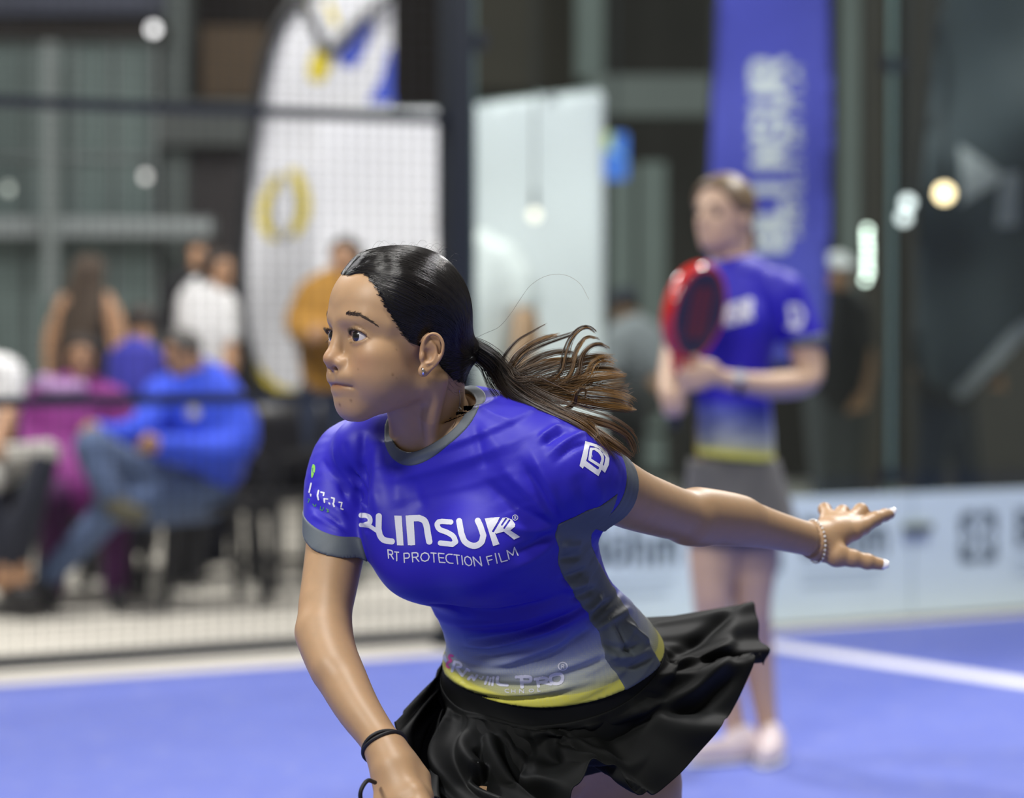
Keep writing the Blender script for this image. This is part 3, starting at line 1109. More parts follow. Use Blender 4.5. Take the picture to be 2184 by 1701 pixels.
def ear_sdf(v):
    """Both ears: rim, inner ridge, bowl, tragus and lobe."""
    s = v.copy()
    s[:, 0] = np.abs(s[:, 0])
    q = (s - EAR_O) / EAR_S
    # ear plane: swing the rear edge outwards, lean the top back
    c, sn = math.cos(0.36), math.sin(0.36)
    w = q[:, 0] * c + q[:, 1] * sn            # outwards from the plane
    y = -q[:, 0] * sn + q[:, 1] * c
    c, sn = math.cos(0.16), math.sin(0.16)
    y, z = y * c + q[:, 2] * sn, -y * sn + q[:, 2] * c
    e = np.stack([w, y, z], 1)
    plate = ell(e, (0.0045, -0.0025, 0.0035), (0.0042, 0.0165, 0.0265))
    rim = chain(e, catmull([(0.0050, 0.0075, 0.0010), (0.0085, 0.0100, 0.0150), (0.0105, 0.0045, 0.0270), (0.0120, -0.0070, 0.0295), (0.0128, -0.0170, 0.0200),
                            (0.0118, -0.0195, 0.0050), (0.0092, -0.0150, -0.0100), (0.0065, -0.0060, -0.0225), (0.0050, 0.0020, -0.0285)], 20),
                np.linspace(0.0026, 0.0030, 20))
    anti = chain(e, catmull([(0.0080, -0.0020, 0.0170), (0.0092, -0.0095, 0.0100), (0.0092, -0.0115, 0.0000), (0.0085, -0.0075, -0.0105), (0.0080, -0.0005, -0.0140)], 12), np.linspace(0.0024, 0.0030, 12))
    lobe = ell(e, (0.0050, 0.0030, -0.0265), (0.0042, 0.0085, 0.0090))
    trag = ell(e, (0.0068, 0.0085, -0.0060), (0.0030, 0.0040, 0.0070))
    d = smin(plate, rim, 0.0030)
    d = smin(d, anti, 0.0030)
    d = smin(d, lobe, 0.006)
    d = smax(d, -ell(e, (0.0100, 0.0005, -0.0025), (0.0060, 0.0080, 0.0108)), 0.0025)
    d = smax(d, -chain(e, [(0.0100, -0.0030, 0.0225), (0.0105, -0.0125, 0.0160), (0.0100, -0.0150, 0.0040)], [0.0030, 0.0030, 0.0022]), 0.002)
    d = smin(d, trag, 0.0025)
    return d * EAR_S


def head_sdf(v):
    d = head_core(v)
    d = smin(d, neck_sdf(v), 0.016)
    near = np.abs(np.abs(v[:, 0]) - 0.078) < 0.035
    near &= (np.abs(v[:, 1]) < 0.05) & (np.abs(v[:, 2] + 0.02) < 0.055)
    if near.any():
        e = ear_sdf(v[near])
        d[near] = smin(d[near], e, 0.006)
    # eyelids: a shell round each eyeball, opened by an almond slit
    m = (v[:, 1] > 0.035) & (np.abs(v[:, 2]) < 0.035)
    if m.any():
        s = v[m]
        sx = np.abs(s[:, 0])
        q = np.stack([sx, s[:, 1], s[:, 2]], 1) - EYE_C
        r = nrm(q)
        az = np.arctan2(q[:, 0], q[:, 1])
        el = np.arctan2(q[:, 2], np.hypot(q[:, 0], q[:, 1]))
        dm = smin(d[m], r - LID_R, 0.0050)
        up, lo = lid_curves(az)
        # crease above the upper lid
        dm = dm + 0.0017 * np.exp(-((el - up - 0.29) / 0.05) ** 2) * np.exp(-((r - LID_R) / 0.004) ** 2) * (np.abs(az) < 1.35)
        dm = dm + 0.0005 * np.exp(-((el - lo + 0.33) / 0.10) ** 2) * np.exp(-((r - LID_R) / 0.004) ** 2) * (np.abs(az) < 0.9)
        slit = np.maximum(np.maximum(el - up, lo - el), np.maximum(az - AZ_OUT, AZ_IN - az)) * LID_R
        slit = np.maximum(slit, np.maximum(0.0120 - r, r - LID_R - 0.0028))
        slit = np.where(q[:, 1] > 0, slit, 1.0)
        d[m] = smax(dm, -slit, 0.0012)
    return d


# hairline in the side plane (forward, up); the hair is everything behind it
HAIRLINE = [(0.10, 0.13), (0.0950, 0.0800), (0.0760, 0.0715), (0.0665, 0.0750), (0.0645, 0.0670), (0.0625, 0.0587), (0.0580, 0.0440), (0.0520, 0.0280), (0.0395, 0.0095),
            (0.0290, -0.0030), (0.0235, -0.0085), (0.0190, -0.0060), (0.0130, 0.0010),
            (0.0050, 0.0045), (-0.0060, 0.0030), (-0.0140, -0.0080), (-0.0165, -0.0260), (-0.0260, -0.0440), (-0.0480, -0.0560), (-0.085, -0.062), (-0.15, -0.062), (-0.15, 0.13)]
TIE = np.array([0.012, -0.0900, -0.0190])


def hair_sdf(v, thick=0.0075):
    h = sd_poly(v[:, 1:3], HAIRLINE)
    t = np.minimum(thick, 0.0010 + 0.22 * np.maximum(0, -h))
    d = head_core(v)
    d = smin(d, neck_sdf(v), 0.016) - t
    # gathered bulge at the tie
    d = smin(d, cone(v, (0.004, -0.052, -0.006), TIE, 0.030, 0.0105), 0.03)
    # mid parting
    d = d + 0.0018 * np.exp(-((v[:, 0] - 0.016 * np.clip(v[:, 1] / 0.05, 0, 1)) / 0.0020) ** 2) * (v[:, 2] > 0.05) * np.clip((v[:, 1] + 0.02) / 0.03, 0, 1)
    return smax(d, h, 0.002)


def skin_material(name, col, lip=True):
    t = NT(name)
    n1 = t.noise(60, 4, 0.6)
    n2 = t.noise(900, 3, 0.6)
    warm = tuple(min(1, c * k) for c, k in zip(col, (1.10, 1.04, 1.02)))
    cool = tuple(c * k for c, k in zip(col, (0.90, 0.90, 0.92)))
    c = t.mix(n1, cool, warm)
    if lip:
        c = t.mix(t.val('MULTIPLY', t.attr('flush'), 0.32), c, (col[0] * 1.02, col[1] * 0.72, col[2] * 0.72))
        c = t.mix(t.attr('lip'), c, (col[0] * 0.80, col[1] * 0.50, col[2] * 0.52))
        c = t.mix(t.attr('spot'), c, (col[0] * 0.30, col[1] * 0.20, col[2] * 0.17))
    t.l(c, t.b.inputs['Base Color'])
    t.set(t.b, Roughness=0.46)
    t.b.inputs['Subsurface Weight'].default_value = 0.12
    t.b.inputs['Subsurface Radius'].default_value = (1.0, 0.36, 0.18)
    t.b.inputs['Subsurface Scale'].default_value = 0.006
    t.b.inputs['Specular IOR Level'].default_value = 0.42
    t.bump(n2, 0.10, 0.0004)
    return t.m


M_SKIN = skin_material('tan_skin', (0.410, 0.262, 0.140))
# ================================================================== the player in front: torso, arms, hands, legs
def frame_axes(T, yaw):
    """Left and front axes of a body cross-section with the given facing (0 = towards the camera, positive = her right)."""
    L = np.array([math.cos(yaw), -math.sin(yaw), 0.0])
    L = unit(L - (L @ T) * T)
    Fv = np.cross(T, L)
    Fv = -Fv if Fv @ np.array([-math.sin(yaw), -math.cos(yaw), 0]) < 0 else Fv
    return L, Fv


def spine_loft(rows, n=26, expo=2.2, grow=0.0):
    C = np.array([P(*r[0]) for r in rows])
    T = np.gradient(C, axis=0)
    st = []
    for c, t, r in zip(C, T, rows):
        L, Fv = frame_axes(unit(t), math.radians(r[1]))
        st.append((c, L, Fv, r[2] + grow, r[3] + grow, r[4] + grow, r[5] + grow))
    return Loft(st, n, expo)


# centre (px, py, depth), facing angle, half widths: her right, her left, back, front
SPINE = [((1205, 1540, 4.010), 50, .182, .162, .130, .138),
         ((1186, 1450, 3.992), 50, .172, .160, .136, .133),
         ((1160, 1380, 3.968), 48, .152, .143, .120, .114),
         ((1127, 1310, 3.946), 46, .124, .123, .102, .095),
         ((1092, 1230, 3.921), 42, .122, .124, .099, .094),
         ((1058, 1150, 3.895), 38, .134, .136, .102, .100),
         ((1010, 1050, 3.880), 32, .146, .148, .092, .094),
         ((968, 958, 3.860), 27, .135, .136, .072, .080),
         ((940, 892, 3.855), 26, .085, .086, .058, .062)]
TORSO = spine_loft(SPINE)

L_SLEEVE = [((1120, 990, 3.815), .056), ((1185, 1003, 3.790), .0585), ((1235, 1018, 3.800), .0555), ((1285, 1040, 3.835), .0480), ((1335, 1060, 3.875), .0445), ((1400, 1085, 3.93), .044)]
R_SLEEVE = [((800, 985, 3.950), .055), ((752, 975, 3.950), .0480), ((725, 1030, 3.930), .0450), ((718, 1090, 3.910), .0420), ((718, 1150, 3.885), .0420), ((716, 1195, 3.865), .042)]
L_ARM = [((1205, 985, 3.790), .050), ((1330, 1055, 3.865), .0400), ((1400, 1082, 3.925), .0360), ((1455, 1098, 3.975), .0335), ((1510, 1104, 4.020), .0350), ((1570, 1111, 4.065), .0330),
         ((1640, 1127, 4.115), .0265), ((1700, 1143, 4.155), .0236), ((1740, 1152, 4.180), .0232)]
R_ARM = [((752, 975, 3.950), .042), ((722, 1090, 3.905), .0390), ((716, 1165, 3.875), .0375), ((702, 1250, 3.840), .0350), ((693, 1312, 3.812), .0335), ((704, 1385, 3.780), .0318),
         ((731, 1450, 3.745), .0302), ((764, 1512, 3.710), .0268), ((799, 1562, 3.682), .0236), ((824, 1600, 3.662), .0230)]


def chain_px(rows):
    return PR([r[0] for r in rows]), np.array([r[1] for r in rows])


def boxed(p, lo, hi, margin, fn):
    """fn(p) inside an enlarged box, a safe lower bound of the distance outside it."""
    lo, hi = lo - margin, hi + margin
    q = np.maximum(np.maximum(lo - p, p - hi), 0)
    o = nrm(q)
    m = o <= 0
    d = o + margin
    if m.any():
        d[m] = fn(p[m])
    return d


def fat_chain(p, rows, n, k=0):
    c, r = chain_px(rows)
    s = catmull(np.column_stack([c, r]), n)
    R = s[:, 3].max()
    return boxed(p, s[:, :3].min(0) - R, s[:, :3].max(0) + R, 0.06, lambda q: chain(q, s[:, :3], s[:, 3], k))


LH = {  # her left hand, thumb down, three fingers folded
    'palm': [((1742, 1152, 4.180), .0225), ((1775, 1140, 4.200), .0215), ((1800, 1128, 4.225), .0190)],
    'index': [((1822, 1130, 4.215), .0118), ((1839, 1122, 4.228), .0112), ((1868, 1105, 4.250), .0092), ((1887, 1098, 4.266), .0080), ((1898, 1096, 4.274), .0072)],
    'middle': [((1808, 1118, 4.228), .0112), ((1817, 1108, 4.240), .0112), ((1836, 1089, 4.262), .0098), ((1850, 1103, 4.285), .0084), ((1846, 1116, 4.280), .0074)],
    'ring': [((1785, 1112, 4.240), .0110), ((1792, 1105, 4.252), .0108), ((1797, 1092, 4.276), .0094), ((1806, 1106, 4.298), .0082), ((1803, 1118, 4.292), .0072)],
    'little': [((1764, 1110, 4.248), .0105), ((1766, 1102, 4.258), .0100), ((1759, 1086, 4.280), .0085), ((1762, 1096, 4.298), .0074), ((1768, 1106, 4.296), .0066)],
    'thumb': [((1752, 1165, 4.178), .0190), ((1785, 1183, 4.172), .0155), ((1818, 1190, 4.172), .0112), ((1850, 1197, 4.176), .0100), ((1880, 1203, 4.180), .0078)],
}
RH = {  # her right hand, closed round the racket grip
    'palm': [((826, 1604, 3.662), .0235), ((842, 1640, 3.648), .0270), ((856, 1690, 3.635), .0270)],
    'index': [((884, 1690, 3.610), .0125), ((902, 1722, 3.598), .0112), ((878, 1752, 3.572), .0098), ((846, 1742, 3.566), .0088), ((838, 1730, 3.580), .0080)],
    'middle': [((862, 1705, 3.610), .0125), ((876, 1744, 3.595), .0112), ((852, 1774, 3.572), .0098), ((824, 1762, 3.568), .0088), ((816, 1750, 3.580), .0080)],
    'ring': [((840, 1712, 3.615), .0120), ((850, 1756, 3.598), .0108), ((826, 1786, 3.576), .0094), ((800, 1774, 3.572), .0085), ((794, 1762, 3.584), .0078)],
    'little': [((818, 1712, 3.625), .0112), ((824, 1758, 3.606), .0098), ((804, 1786, 3.586), .0086), ((782, 1776, 3.582), .0078), ((776, 1764, 3.592), .0070)],
    'thumb': [((862, 1632, 3.660), .0165), ((892, 1660, 3.650), .0145), ((903, 1700, 3.625), .0120), ((886, 1738, 3.580), .0102), ((862, 1756, 3.555), .0085)],
}


def hand_sdf(p, H, k=0.010):
    c, r = chain_px(H['palm'])
    d = chain(p, c, r, 0.012)
    # flat back of the hand between wrist and each knuckle
    for f in ('index', 'middle', 'ring', 'little'):
        q, rr = chain_px(H[f])
        d = smin(d, cone(p, c[0] * 0.65 + c[1] * 0.35, q[0], r[0] * 0.62, rr[0] * 0.98), 0.012)
    for f in ('index', 'middle', 'ring', 'little', 'thumb'):
        q, rr = chain_px(H[f])
        e = chain(p, q, rr, 0.004)
        # joints a little thicker
        for i in (1, 2, 3):
            e = smin(e, nrm(p - q[i]) - rr[i] * 0.99, 0.003)
        d = smin(d, e, 0.007 if f != 'thumb' else 0.012)
    return d


LEGS = {
    'left': [((1262, 1560, 4.045), .080), ((1310, 1640, 4.045), .086), ((1335, 1800, 4.055), .074), ((1370, 2060, 4.085), .055), ((1395, 2250, 4.195), .054), ((1440, 2600, 4.415), .033), ((1442, 2690, 4.455), .033)],
    'right': [((1145, 1560, 3.995), .078), ((1085, 1650, 3.945), .084), ((1030, 1820, 3.835), .076), ((960, 2090, 3.655), .056), ((985, 2280, 3.715), .054), ((1060, 2680, 3.835), .034), ((1060, 2800, 3.855), .034)],
}


def limb_sdf(p):
    """Trunk, arms, hands, pelvis and legs, in world coordinates."""
    d = np.full(len(p), 1.0)
    m = p[:, 2] > 0.62
    if m.any():
        q = p[m]
        tr = trunk(q)
        e = smin(tr + 0.007, fat_chain(q, L_ARM, 28), 0.02)
        e = smin(e, fat_chain(q, R_ARM, 28), 0.02)
        # stay inside the shirt
        w = (q[:, 2] > 0.75) & (q[:, 2] < 1.25) & (np.abs(e) < 0.1) & ((q - LC) @ LN < -0.003) & (((q - RC) @ RN < -0.003) | (q[:, 0] > RC[0] + 0.12))
        if w.any():
            a, b = sleeves(q[w], cut=False)
            e[w] = np.maximum(e[w], smin(smin(tr[w], a, 0.040), b, 0.016) + 0.0055 + 0.0045 * np.clip((collar_d(q[w]) - 0.02) / 0.03, 0, 1))
        # forearm muscle and elbow
        near = q[:, 0] > P(1400, 1150, 4.1)[0]
        if near.any():
            w = q[near]
            x = smin(e[near], cone(w, P(1490, 1085, 4.0), P(1580, 1097, 4.07), .023, .018), 0.02)
            e[near] = smin(x, cone(w, P(1470, 1120, 3.985), P(1490, 1128, 4.01), .022, .018), 0.02)
        near = q[:, 0] > P(1680, 1150, 4.1)[0]
        if near.any():
            e[near] = smin(e[near], hand_sdf(q[near], LH), 0.012)
        near = (q[:, 2] < P(800, 1230, 3.6)[2]) & (q[:, 1] < 3.92)
        if near.any():
            w = q[near]
            x = smin(e[near], cone(w, P(672, 1350, 3.79), P(700, 1420, 3.75), .022, .018), 0.02)
            e[near] = smin(x, hand_sdf(w, RH), 0.012)
        d[m] = e
    m = p[:, 2] < 0.95
    if m.any():
        q = p[m]
        e = np.minimum(fat_chain(q, LEGS['left'], 20), fat_chain(q, LEGS['right'], 20))
        e = smin(e, ell(q, P(1200, 1530, 4.018), (.120, .10, .10)), 0.03)
        d[m] = smin(d[m], e, 0.03)
    return d


def skin_sdf(p):
    d = np.full(len(p), 1.0)
    r = nrm(p - HO)
    m = r > 0.098
    if m.any():
        d[m] = limb_sdf(p[m])
    m = r < 0.34
    if m.any():
        d[m] = smin(d[m], head_sdf(to_head(p[m])), 0.014)
    return d


FINE_C, FINE_R = P(895, 770, 3.82), 0.195           # finer surface inside this ball: head, neck and throat
WRIST_CUT = P(1728, 1150, 4.17)
WRIST_N = unit(P(1760, 1150, 4.19) - P(1700, 1143, 4.155))


def head_world(p):
    return np.maximum(skin_sdf(p), nrm(p - FINE_C) - FINE_R)


def body_world(p):
    return np.maximum(np.maximum(skin_sdf(p), FINE_R + 0.003 - nrm(p - FINE_C)), (p - WRIST_CUT) @ WRIST_N + 0.002)


def lhand_world(p):
    return np.maximum(limb_sdf(p), -((p - WRIST_CUT) @ WRIST_N))


# ------------------------------------------------------------------ shirt
def trunk(p):
    return boxed(p, TORSO.C.min(0) - 0.15, TORSO.C.max(0) + 0.15, 0.06, trunk_core)


def trunk_core(p):
    d = TORSO(p)
    # bust
    d = smin(d, ell(p, P(905, 1180, 3.845), (.064, .064, .062)), 0.045)
    d = smin(d, ell(p, P(1035, 1165, 3.795), (.062, .062, .062)), 0.045)
    d = smin(d, ell(p, P(832, 1108, 3.850), (.034, .036, .050)), 0.030)
    # slope beside the neck
    d = smin(d, cone(p, P(1010, 886, 3.88), P(1150, 968, 3.83), .036, .042), 0.03)
    d = smin(d, cone(p, P(880, 925, 3.90), P(775, 955, 3.90), .034, .040), 0.03)
    return d


def cuff_plane(rows, i, t):
    c, r = chain_px(rows)
    n = unit(c[i + 1] - c[i])
    return c[i] * (1 - t) + c[i + 1] * t, n


LC, LN = cuff_plane(L_SLEEVE, 3, 0.18)
RC, RN = cuff_plane(R_SLEEVE, 4, 0.00)
RN = unit([-0.16, 0.25, -0.955])


def sleeves(p, cut=True):
    a = fat_chain(p, L_SLEEVE, 20)
    b = fat_chain(p, R_SLEEVE, 20)
    if cut:
        a = np.maximum(a, (p - LC) @ LN)
        b = np.maximum(b, (p - RC) @ RN)
    return a, b


# hem: the plane through three points of its edge
HEM = [P(944, 1408, 4.035), P(1412, 1380, 3.958), P(1070, 1514, 3.872)]
HEM_N = unit(np.cross(HEM[1] - HEM[0], HEM[2] - HEM[0]))
HEM_N = HEM_N if HEM_N[2] > 0 else -HEM_N


def hem_h(p):
    return (p - HEM[2]) @ HEM_N


# neck opening: an oval on an axis leaning towards the camera
COLLAR_C = np.array([-0.104, 3.8355, 1.1725])
COLLAR_AX = unit([-0.365, -0.700, 0.612])
COLLAR_L = unit([0.923, -0.186, 0.337])
COLLAR_L = unit(COLLAR_L - (COLLAR_L @ COLLAR_AX) * COLLAR_AX)
COLLAR_F = np.cross(COLLAR_L, COLLAR_AX)
COLLAR_C = COLLAR_C - COLLAR_F * 0.001 + COLLAR_L * 0.008


def collar_d(p):
    """Distance outwards from the edge of the neck opening."""
    q = p - COLLAR_C
    x, y, z = q @ COLLAR_L, q @ COLLAR_F, q @ COLLAR_AX
    rf = np.where(y > 0, 0.054, 0.056)
    e = (np.abs(x / 0.0570) ** 2.4 + np.abs(y / rf) ** 2.4 + 1e-9) ** (1 / 2.4)
    return np.where(z > -0.06, (e - 1) * 0.060, 1.0)


def shirt_sdf(p, hem=True, neck=True):
    d = trunk(p)
    if hem:
        d = np.maximum(d, -hem_h(p))
    a, b = sleeves(p)
    d = smin(smin(d, a, 0.040), b, 0.016)
    if neck:
        d = np.maximum(d, -collar_d(p))
    return d


def hits(px, f, y0=3.4, y1=4.6):
    """Where the lines of sight of measured points meet a solid (nan where they miss)."""
    px = np.asarray(px, float)
    y = np.full(len(px), float(y0))
    A = np.array([P(a, b, 1.0) for a, b in px])
    D = A - CAMV
    out = np.full((len(px), 3), np.nan)
    live = np.ones(len(px), bool)
    for _ in range(160):
        k = np.nonzero(live)[0]
        if len(k) == 0:
            break
        p = CAMV + D[k] * y[k, None]
        d = f(p)
        done = d < 0.0005
        out[k[done]] = p[done]
        y[k] += np.maximum(d * 0.7, 0.0005)
        live[k] = ~done & (y[k] < y1)
    return out


def hit(px, py, f, y0=3.4, y1=4.6):
    h = hits([(px, py)], f, y0, y1)[0]
    return None if np.isnan(h[0]) else h


def good(h):
    return h[~np.isnan(h[:, 0])]
# ------------------------------------------------------------------ building the player
T_DEV = 1.0
PLAYER = empty('person', (0.04, 4.02, 0.0), 'sharp young woman in front, hair tied back, blue jersey and black skirt, arms spread mid-swing', 'person')


def combine(name, pieces):
    vs = np.concatenate([v for v, f in pieces])
    off = np.cumsum([0] + [len(v) for v, f in pieces[:-1]])
    return make_mesh(name, vs, np.concatenate([f + o for (v, f), o in zip(pieces, off)]))


def uncapped(v, f, vox):
    """Drop the faces that only close a piece off where it joins the next one."""
    c = v[f].mean(1)
    d = np.concatenate([skin_sdf(c[i:i + 200000]) for i in range(0, len(c), 200000)])
    return v, f[d > -0.8 * vox]


pieces = [mesh_sdf(head_world, FINE_C - .2, FINE_C + .2, 0.0018 * T_DEV),
          mesh_sdf(body_world, (-.32, 3.45, -0.02), (.52, 4.75, 1.35), 0.0048 * T_DEV, project=1),
          mesh_sdf(lhand_world, WRIST_CUT - .06, WRIST_CUT + np.array([.16, .2, .12]), 0.0017 * T_DEV)]
pieces = [uncapped(v, f, x * T_DEV) for (v, f), x in zip(pieces, (0.0018, 0.0048, 0.0017))]
me = combine('body', pieces)
# sew the finer and coarser pieces together along their open edges
bm = bmesh.new()
bm.from_mesh(me)
bmesh.ops.delete(bm, geom=[v for v in bm.verts if not v.link_faces], context='VERTS')
open_e = [e for e in bm.edges if e.is_boundary]
loops, seen = [], set()
for e in open_e:
    if e in seen:
        continue
    st, lp = [e], []
    seen.add(e)
    while st:
        x = st.pop()
        lp.append(x)
        for vv in x.verts:
            for y in vv.link_edges:
                if y.is_boundary and y not in seen:
                    seen.add(y)
                    st.append(y)
    loops.append(lp)
loops.sort(key=len, reverse=True)
cen = [np.mean([tuple(v.co) for e in lp for v in e.verts], axis=0) for lp in loops]
used = set()
big = [i for i in range(len(loops)) if len(loops[i]) > 36]
for i in big:
    for j in big:
        ratio = len(loops[i]) / len(loops[j])
        if j > i and i not in used and j not in used and np.linalg.norm(cen[i] - cen[j]) < 0.045 and 1.9 < ratio < 4.0:
            try:
                bmesh.ops.bridge_loops(bm, edges=loops[i] + loops[j])
                used |= {i, j}
            except Exception:
                pass
bmesh.ops.recalc_face_normals(bm, faces=bm.faces)
for fc in bm.faces:
    fc.smooth = True
bm.to_mesh(me)
bm.free()
_co = np.zeros(len(me.vertices) * 3, np.float32)
me.vertices.foreach_get('co', _co)
wv = _co.reshape(-1, 3).astype(float)
hv = to_head(wv)
on_face = (nrm(hv) < 0.14) & (hv[:, 1] > 0.03)
lipm = np.exp(-((np.abs(hv[:, 0]) / 0.023) ** 4)) * on_face * (hv[:, 1] > 0.06)
dzm = hv[:, 2] - (-0.0606 - 0.0026 * (hv[:, 0] / 0.026) ** 2)
attr(me, 'lip', np.clip(lipm * (0.42 * np.exp(-((dzm + 0.0028) / 0.0034) ** 2) + 0.7 * np.exp(-(dzm / 0.0014) ** 2)), 0, 1))
flush = on_face * (np.exp(-((np.abs(hv[:, 0]) - 0.044) / 0.02) ** 2 - ((hv[:, 2] + 0.032) / 0.018) ** 2) + np.exp(-(nrm(hv - [0, 0.105, -0.031]) / 0.016) ** 2))
flush = flush + 0.8 * (np.abs(np.abs(hv[:, 0]) - 0.08) < 0.02) * np.exp(-(nrm(np.abs(hv[:, 0:1]) * [1, 0, 0] + hv * [0, 1, 1] - EAR_O) / 0.03) ** 2)
attr(me, 'flush', np.clip(flush, 0, 1))
spots = np.zeros(len(hv))
MARKS = ((724, 863, .0022), (748, 854, .0016), (838, 799, .0016), (846, 806, .0009), (763, 787, .0012), (846, 745, .0011))
for (px, py, r), h in zip(MARKS, hits([q[:2] for q in MARKS], head_world, 3.6, 4.0)):
    if not np.isnan(h[0]):
        spots = np.maximum(spots, np.exp(-(nrm(wv - h) / r) ** 2) * (0.5 if r < 0.0015 else 0.75))
attr(me, 'spot', spots)
BODY = link('body', me, M_SKIN, PLAYER)

# creases of the shirt: image-measured polylines laid on its surface, (points, height, width)
FOLDS = [
    ([(690, 985), (735, 1050), (785, 1105)], -.0030, .0045), ([(712, 962), (755, 1035), (788, 1100)], .0030, .0050),
    ([(735, 950), (768, 1030), (792, 1095)], -.0032, .0045), ([(672, 1052), (725, 1090), (785, 1118)], .0026, .0045),
    ([(664, 1075), (720, 1112), (785, 1130)], -.0028, .0040), ([(668, 1098), (720, 1128), (780, 1140)], .0020, .0035),
    ([(776, 930), (774, 1010), (780, 1100)], -.0040, .0055), ([(800, 940), (800, 1020), (805, 1090)], .0030, .0090),
    ([(842, 985), (846, 1040), (852, 1085)], .0016, .0100), ([(880, 1015), (890, 1055), (905, 1090)], -.0014, .0080),
    ([(1040, 1030), (1100, 1080), (1180, 1120)], -.0024, .0070), ([(1075, 1000), (1130, 1055), (1184, 1112)], .0026, .0080),
    ([(1110, 985), (1150, 1045), (1188, 1108)], -.0028, .0065), ([(1135, 960), (1168, 1030), (1195, 1100)], .0026, .0070),
    ([(1060, 1120), (1120, 1130), (1182, 1128)], .0022, .0060), ([(1090, 1180), (1140, 1160), (1184, 1135)], -.0024, .0060),
    ([(1080, 1215), (1140, 1190), (1190, 1150)], .0020, .0070),
    ([(1150, 935), (1195, 906), (1232, 893)], .0030, .0045), ([(1160, 948), (1205, 920), (1245, 905)], -.0030, .0040),
    ([(1172, 968), (1215, 936), (1250, 922)], .0024, .0042), ([(1185, 985), (1222, 955), (1255, 945)], -.0020, .0040),
    ([(1000, 868), (1045, 880), (1100, 905)], .0016, .0060), ([(1010, 905), (1024, 960), (1034, 1000)], -.0018, .0070), ([(1025, 900), (1060, 950), (1075, 1000)], .0014, .0090),
    ([(1225, 1010), (1245, 1050), (1250, 1095)], -.0016, .0100), ([(1262, 1000), (1280, 1050), (1278, 1095)], .0012, .0080),
    # below the bust and round the waist
    ([(925, 1290), (1000, 1303), (1100, 1300), (1200, 1265)], -.0040, .0070), ([(930, 1312), (1010, 1330), (1100, 1322), (1210, 1285)], .0034, .0080),
    ([(940, 1342), (1000, 1362), (1080, 1357), (1170, 1330), (1250, 1290)], -.0042, .0055), ([(942, 1358), (1000, 1378), (1070, 1374), (1150, 1350), (1235, 1312)], .0040, .0055),
    ([(946, 1376), (1000, 1398), (1060, 1398), (1130, 1380)], -.0038, .0045), ([(985, 1386), (1040, 1388), (1110, 1372), (1200, 1340)], -.0030, .0045),
    ([(1040, 1418), (1100, 1405), (1170, 1380), (1215, 1360)], .0036, .0060), ([(1110, 1412), (1170, 1395), (1230, 1360), (1270, 1335)], -.0032, .0055),
    ([(948, 1395), (985, 1420), (1040, 1432), (1100, 1432)], .0024, .0055), ([(950, 1418), (1000, 1446), (1070, 1462), (1150, 1462), (1200, 1450)], -.0034, .0045),
    ([(950, 1432), (1000, 1464), (1080, 1480), (1170, 1472), (1260, 1450)], .0030, .0040), ([(953, 1444), (1000, 1475), (1080, 1491), (1180, 1480), (1300, 1455)], -.0022, .0030),
    ([(1120, 1440), (1200, 1425), (1290, 1390)], .0028, .0065), ([(1180, 1440), (1250, 1420), (1300, 1400)], -.0024, .0050),
    # side panel
    ([(1200, 1232), (1250, 1216), (1305, 1188)], -.0036, .0055), ([(1205, 1254), (1255, 1238), (1310, 1210)], .0036, .0060), ([(1222, 1275), (1270, 1255), (1318, 1228)], -.0034, .0050),
    ([(1250, 1305), (1282, 1272), (1312, 1222)], .0038, .0055), ([(1258, 1325), (1290, 1292), (1322, 1258)], -.0036, .0045), ([(1265, 1345), (1305, 1320), (1345, 1296)], .0030, .0050),
    ([(1312, 1328), (1330, 1365), (1347, 1398)], -.0022, .0024), ([(1300, 1330), (1315, 1365), (1330, 1400)], .0026, .0060),
    ([(1285, 1372), (1330, 1384), (1372, 1372)], -.0030, .0045), ([(1290, 1396), (1335, 1402), (1385, 1385)], .0028, .0045), ([(1306, 1422), (1350, 1420), (1395, 1400)], -.0028, .0035),
    ([(1340, 1330), (1362, 1350), (1388, 1372)], .0026, .0045), ([(1195, 1165), (1240, 1160), (1285, 1150)], .0024, .0070), ([(1192, 1190), (1240, 1186), (1292, 1168)], -.0022, .0050),
]
_uncut = lambda p: shirt_sdf(p, False, False)
FOLD_SEGS = []
_all = hits([q for pts, _, _ in FOLDS for q in pts], _uncut)
_k = 0
for pts, amp, wid in FOLDS:
    h = good(_all[_k:_k + len(pts)])
    _k += len(pts)
    if len(h) >= 2:
        c = catmull(np.array(h), 9) if len(h) > 2 else catmull(np.array(h), 4)
        FOLD_SEGS.append((c, amp, wid))


def fold_height(p):
    """Height of all creases at points on or near the shirt."""
    out = np.zeros(len(p))
    for c, amp, wid in FOLD_SEGS:
        lo, hi = c.min(0) - 3 * wid, c.max(0) + 3 * wid
        m = np.all((p > lo) & (p < hi), 1)
        if not m.any():
            continue
        q = p[m]
        best = np.full(len(q), 1e9)
        bt = np.zeros(len(q))
        n = len(c) - 1
        for i in range(n):
            ab = c[i + 1] - c[i]
            t = np.clip(((q - c[i]) @ ab) / (ab @ ab), 0, 1)
            d = ((q - c[i] - t[:, None] * ab) ** 2).sum(1)
            k = d < best
            best[k], bt[k] = d[k], (i + t[k]) / n
        taper = np.clip(np.minimum(bt, 1 - bt) / 0.22, 0.0, 1)
        out[m] += amp * 1.6 * np.exp(-best / wid ** 2) * (0.25 + 0.75 * taper)
    return out


def cloth_noise(p, s):
    return (np.sin(p @ [61, 17, 43] * s + 1.3) + np.sin(p @ [-29, 53, 31] * s) * 0.8 + np.sin(p @ [23, 41, -67] * s + 2.0) * 0.7) / 2.5


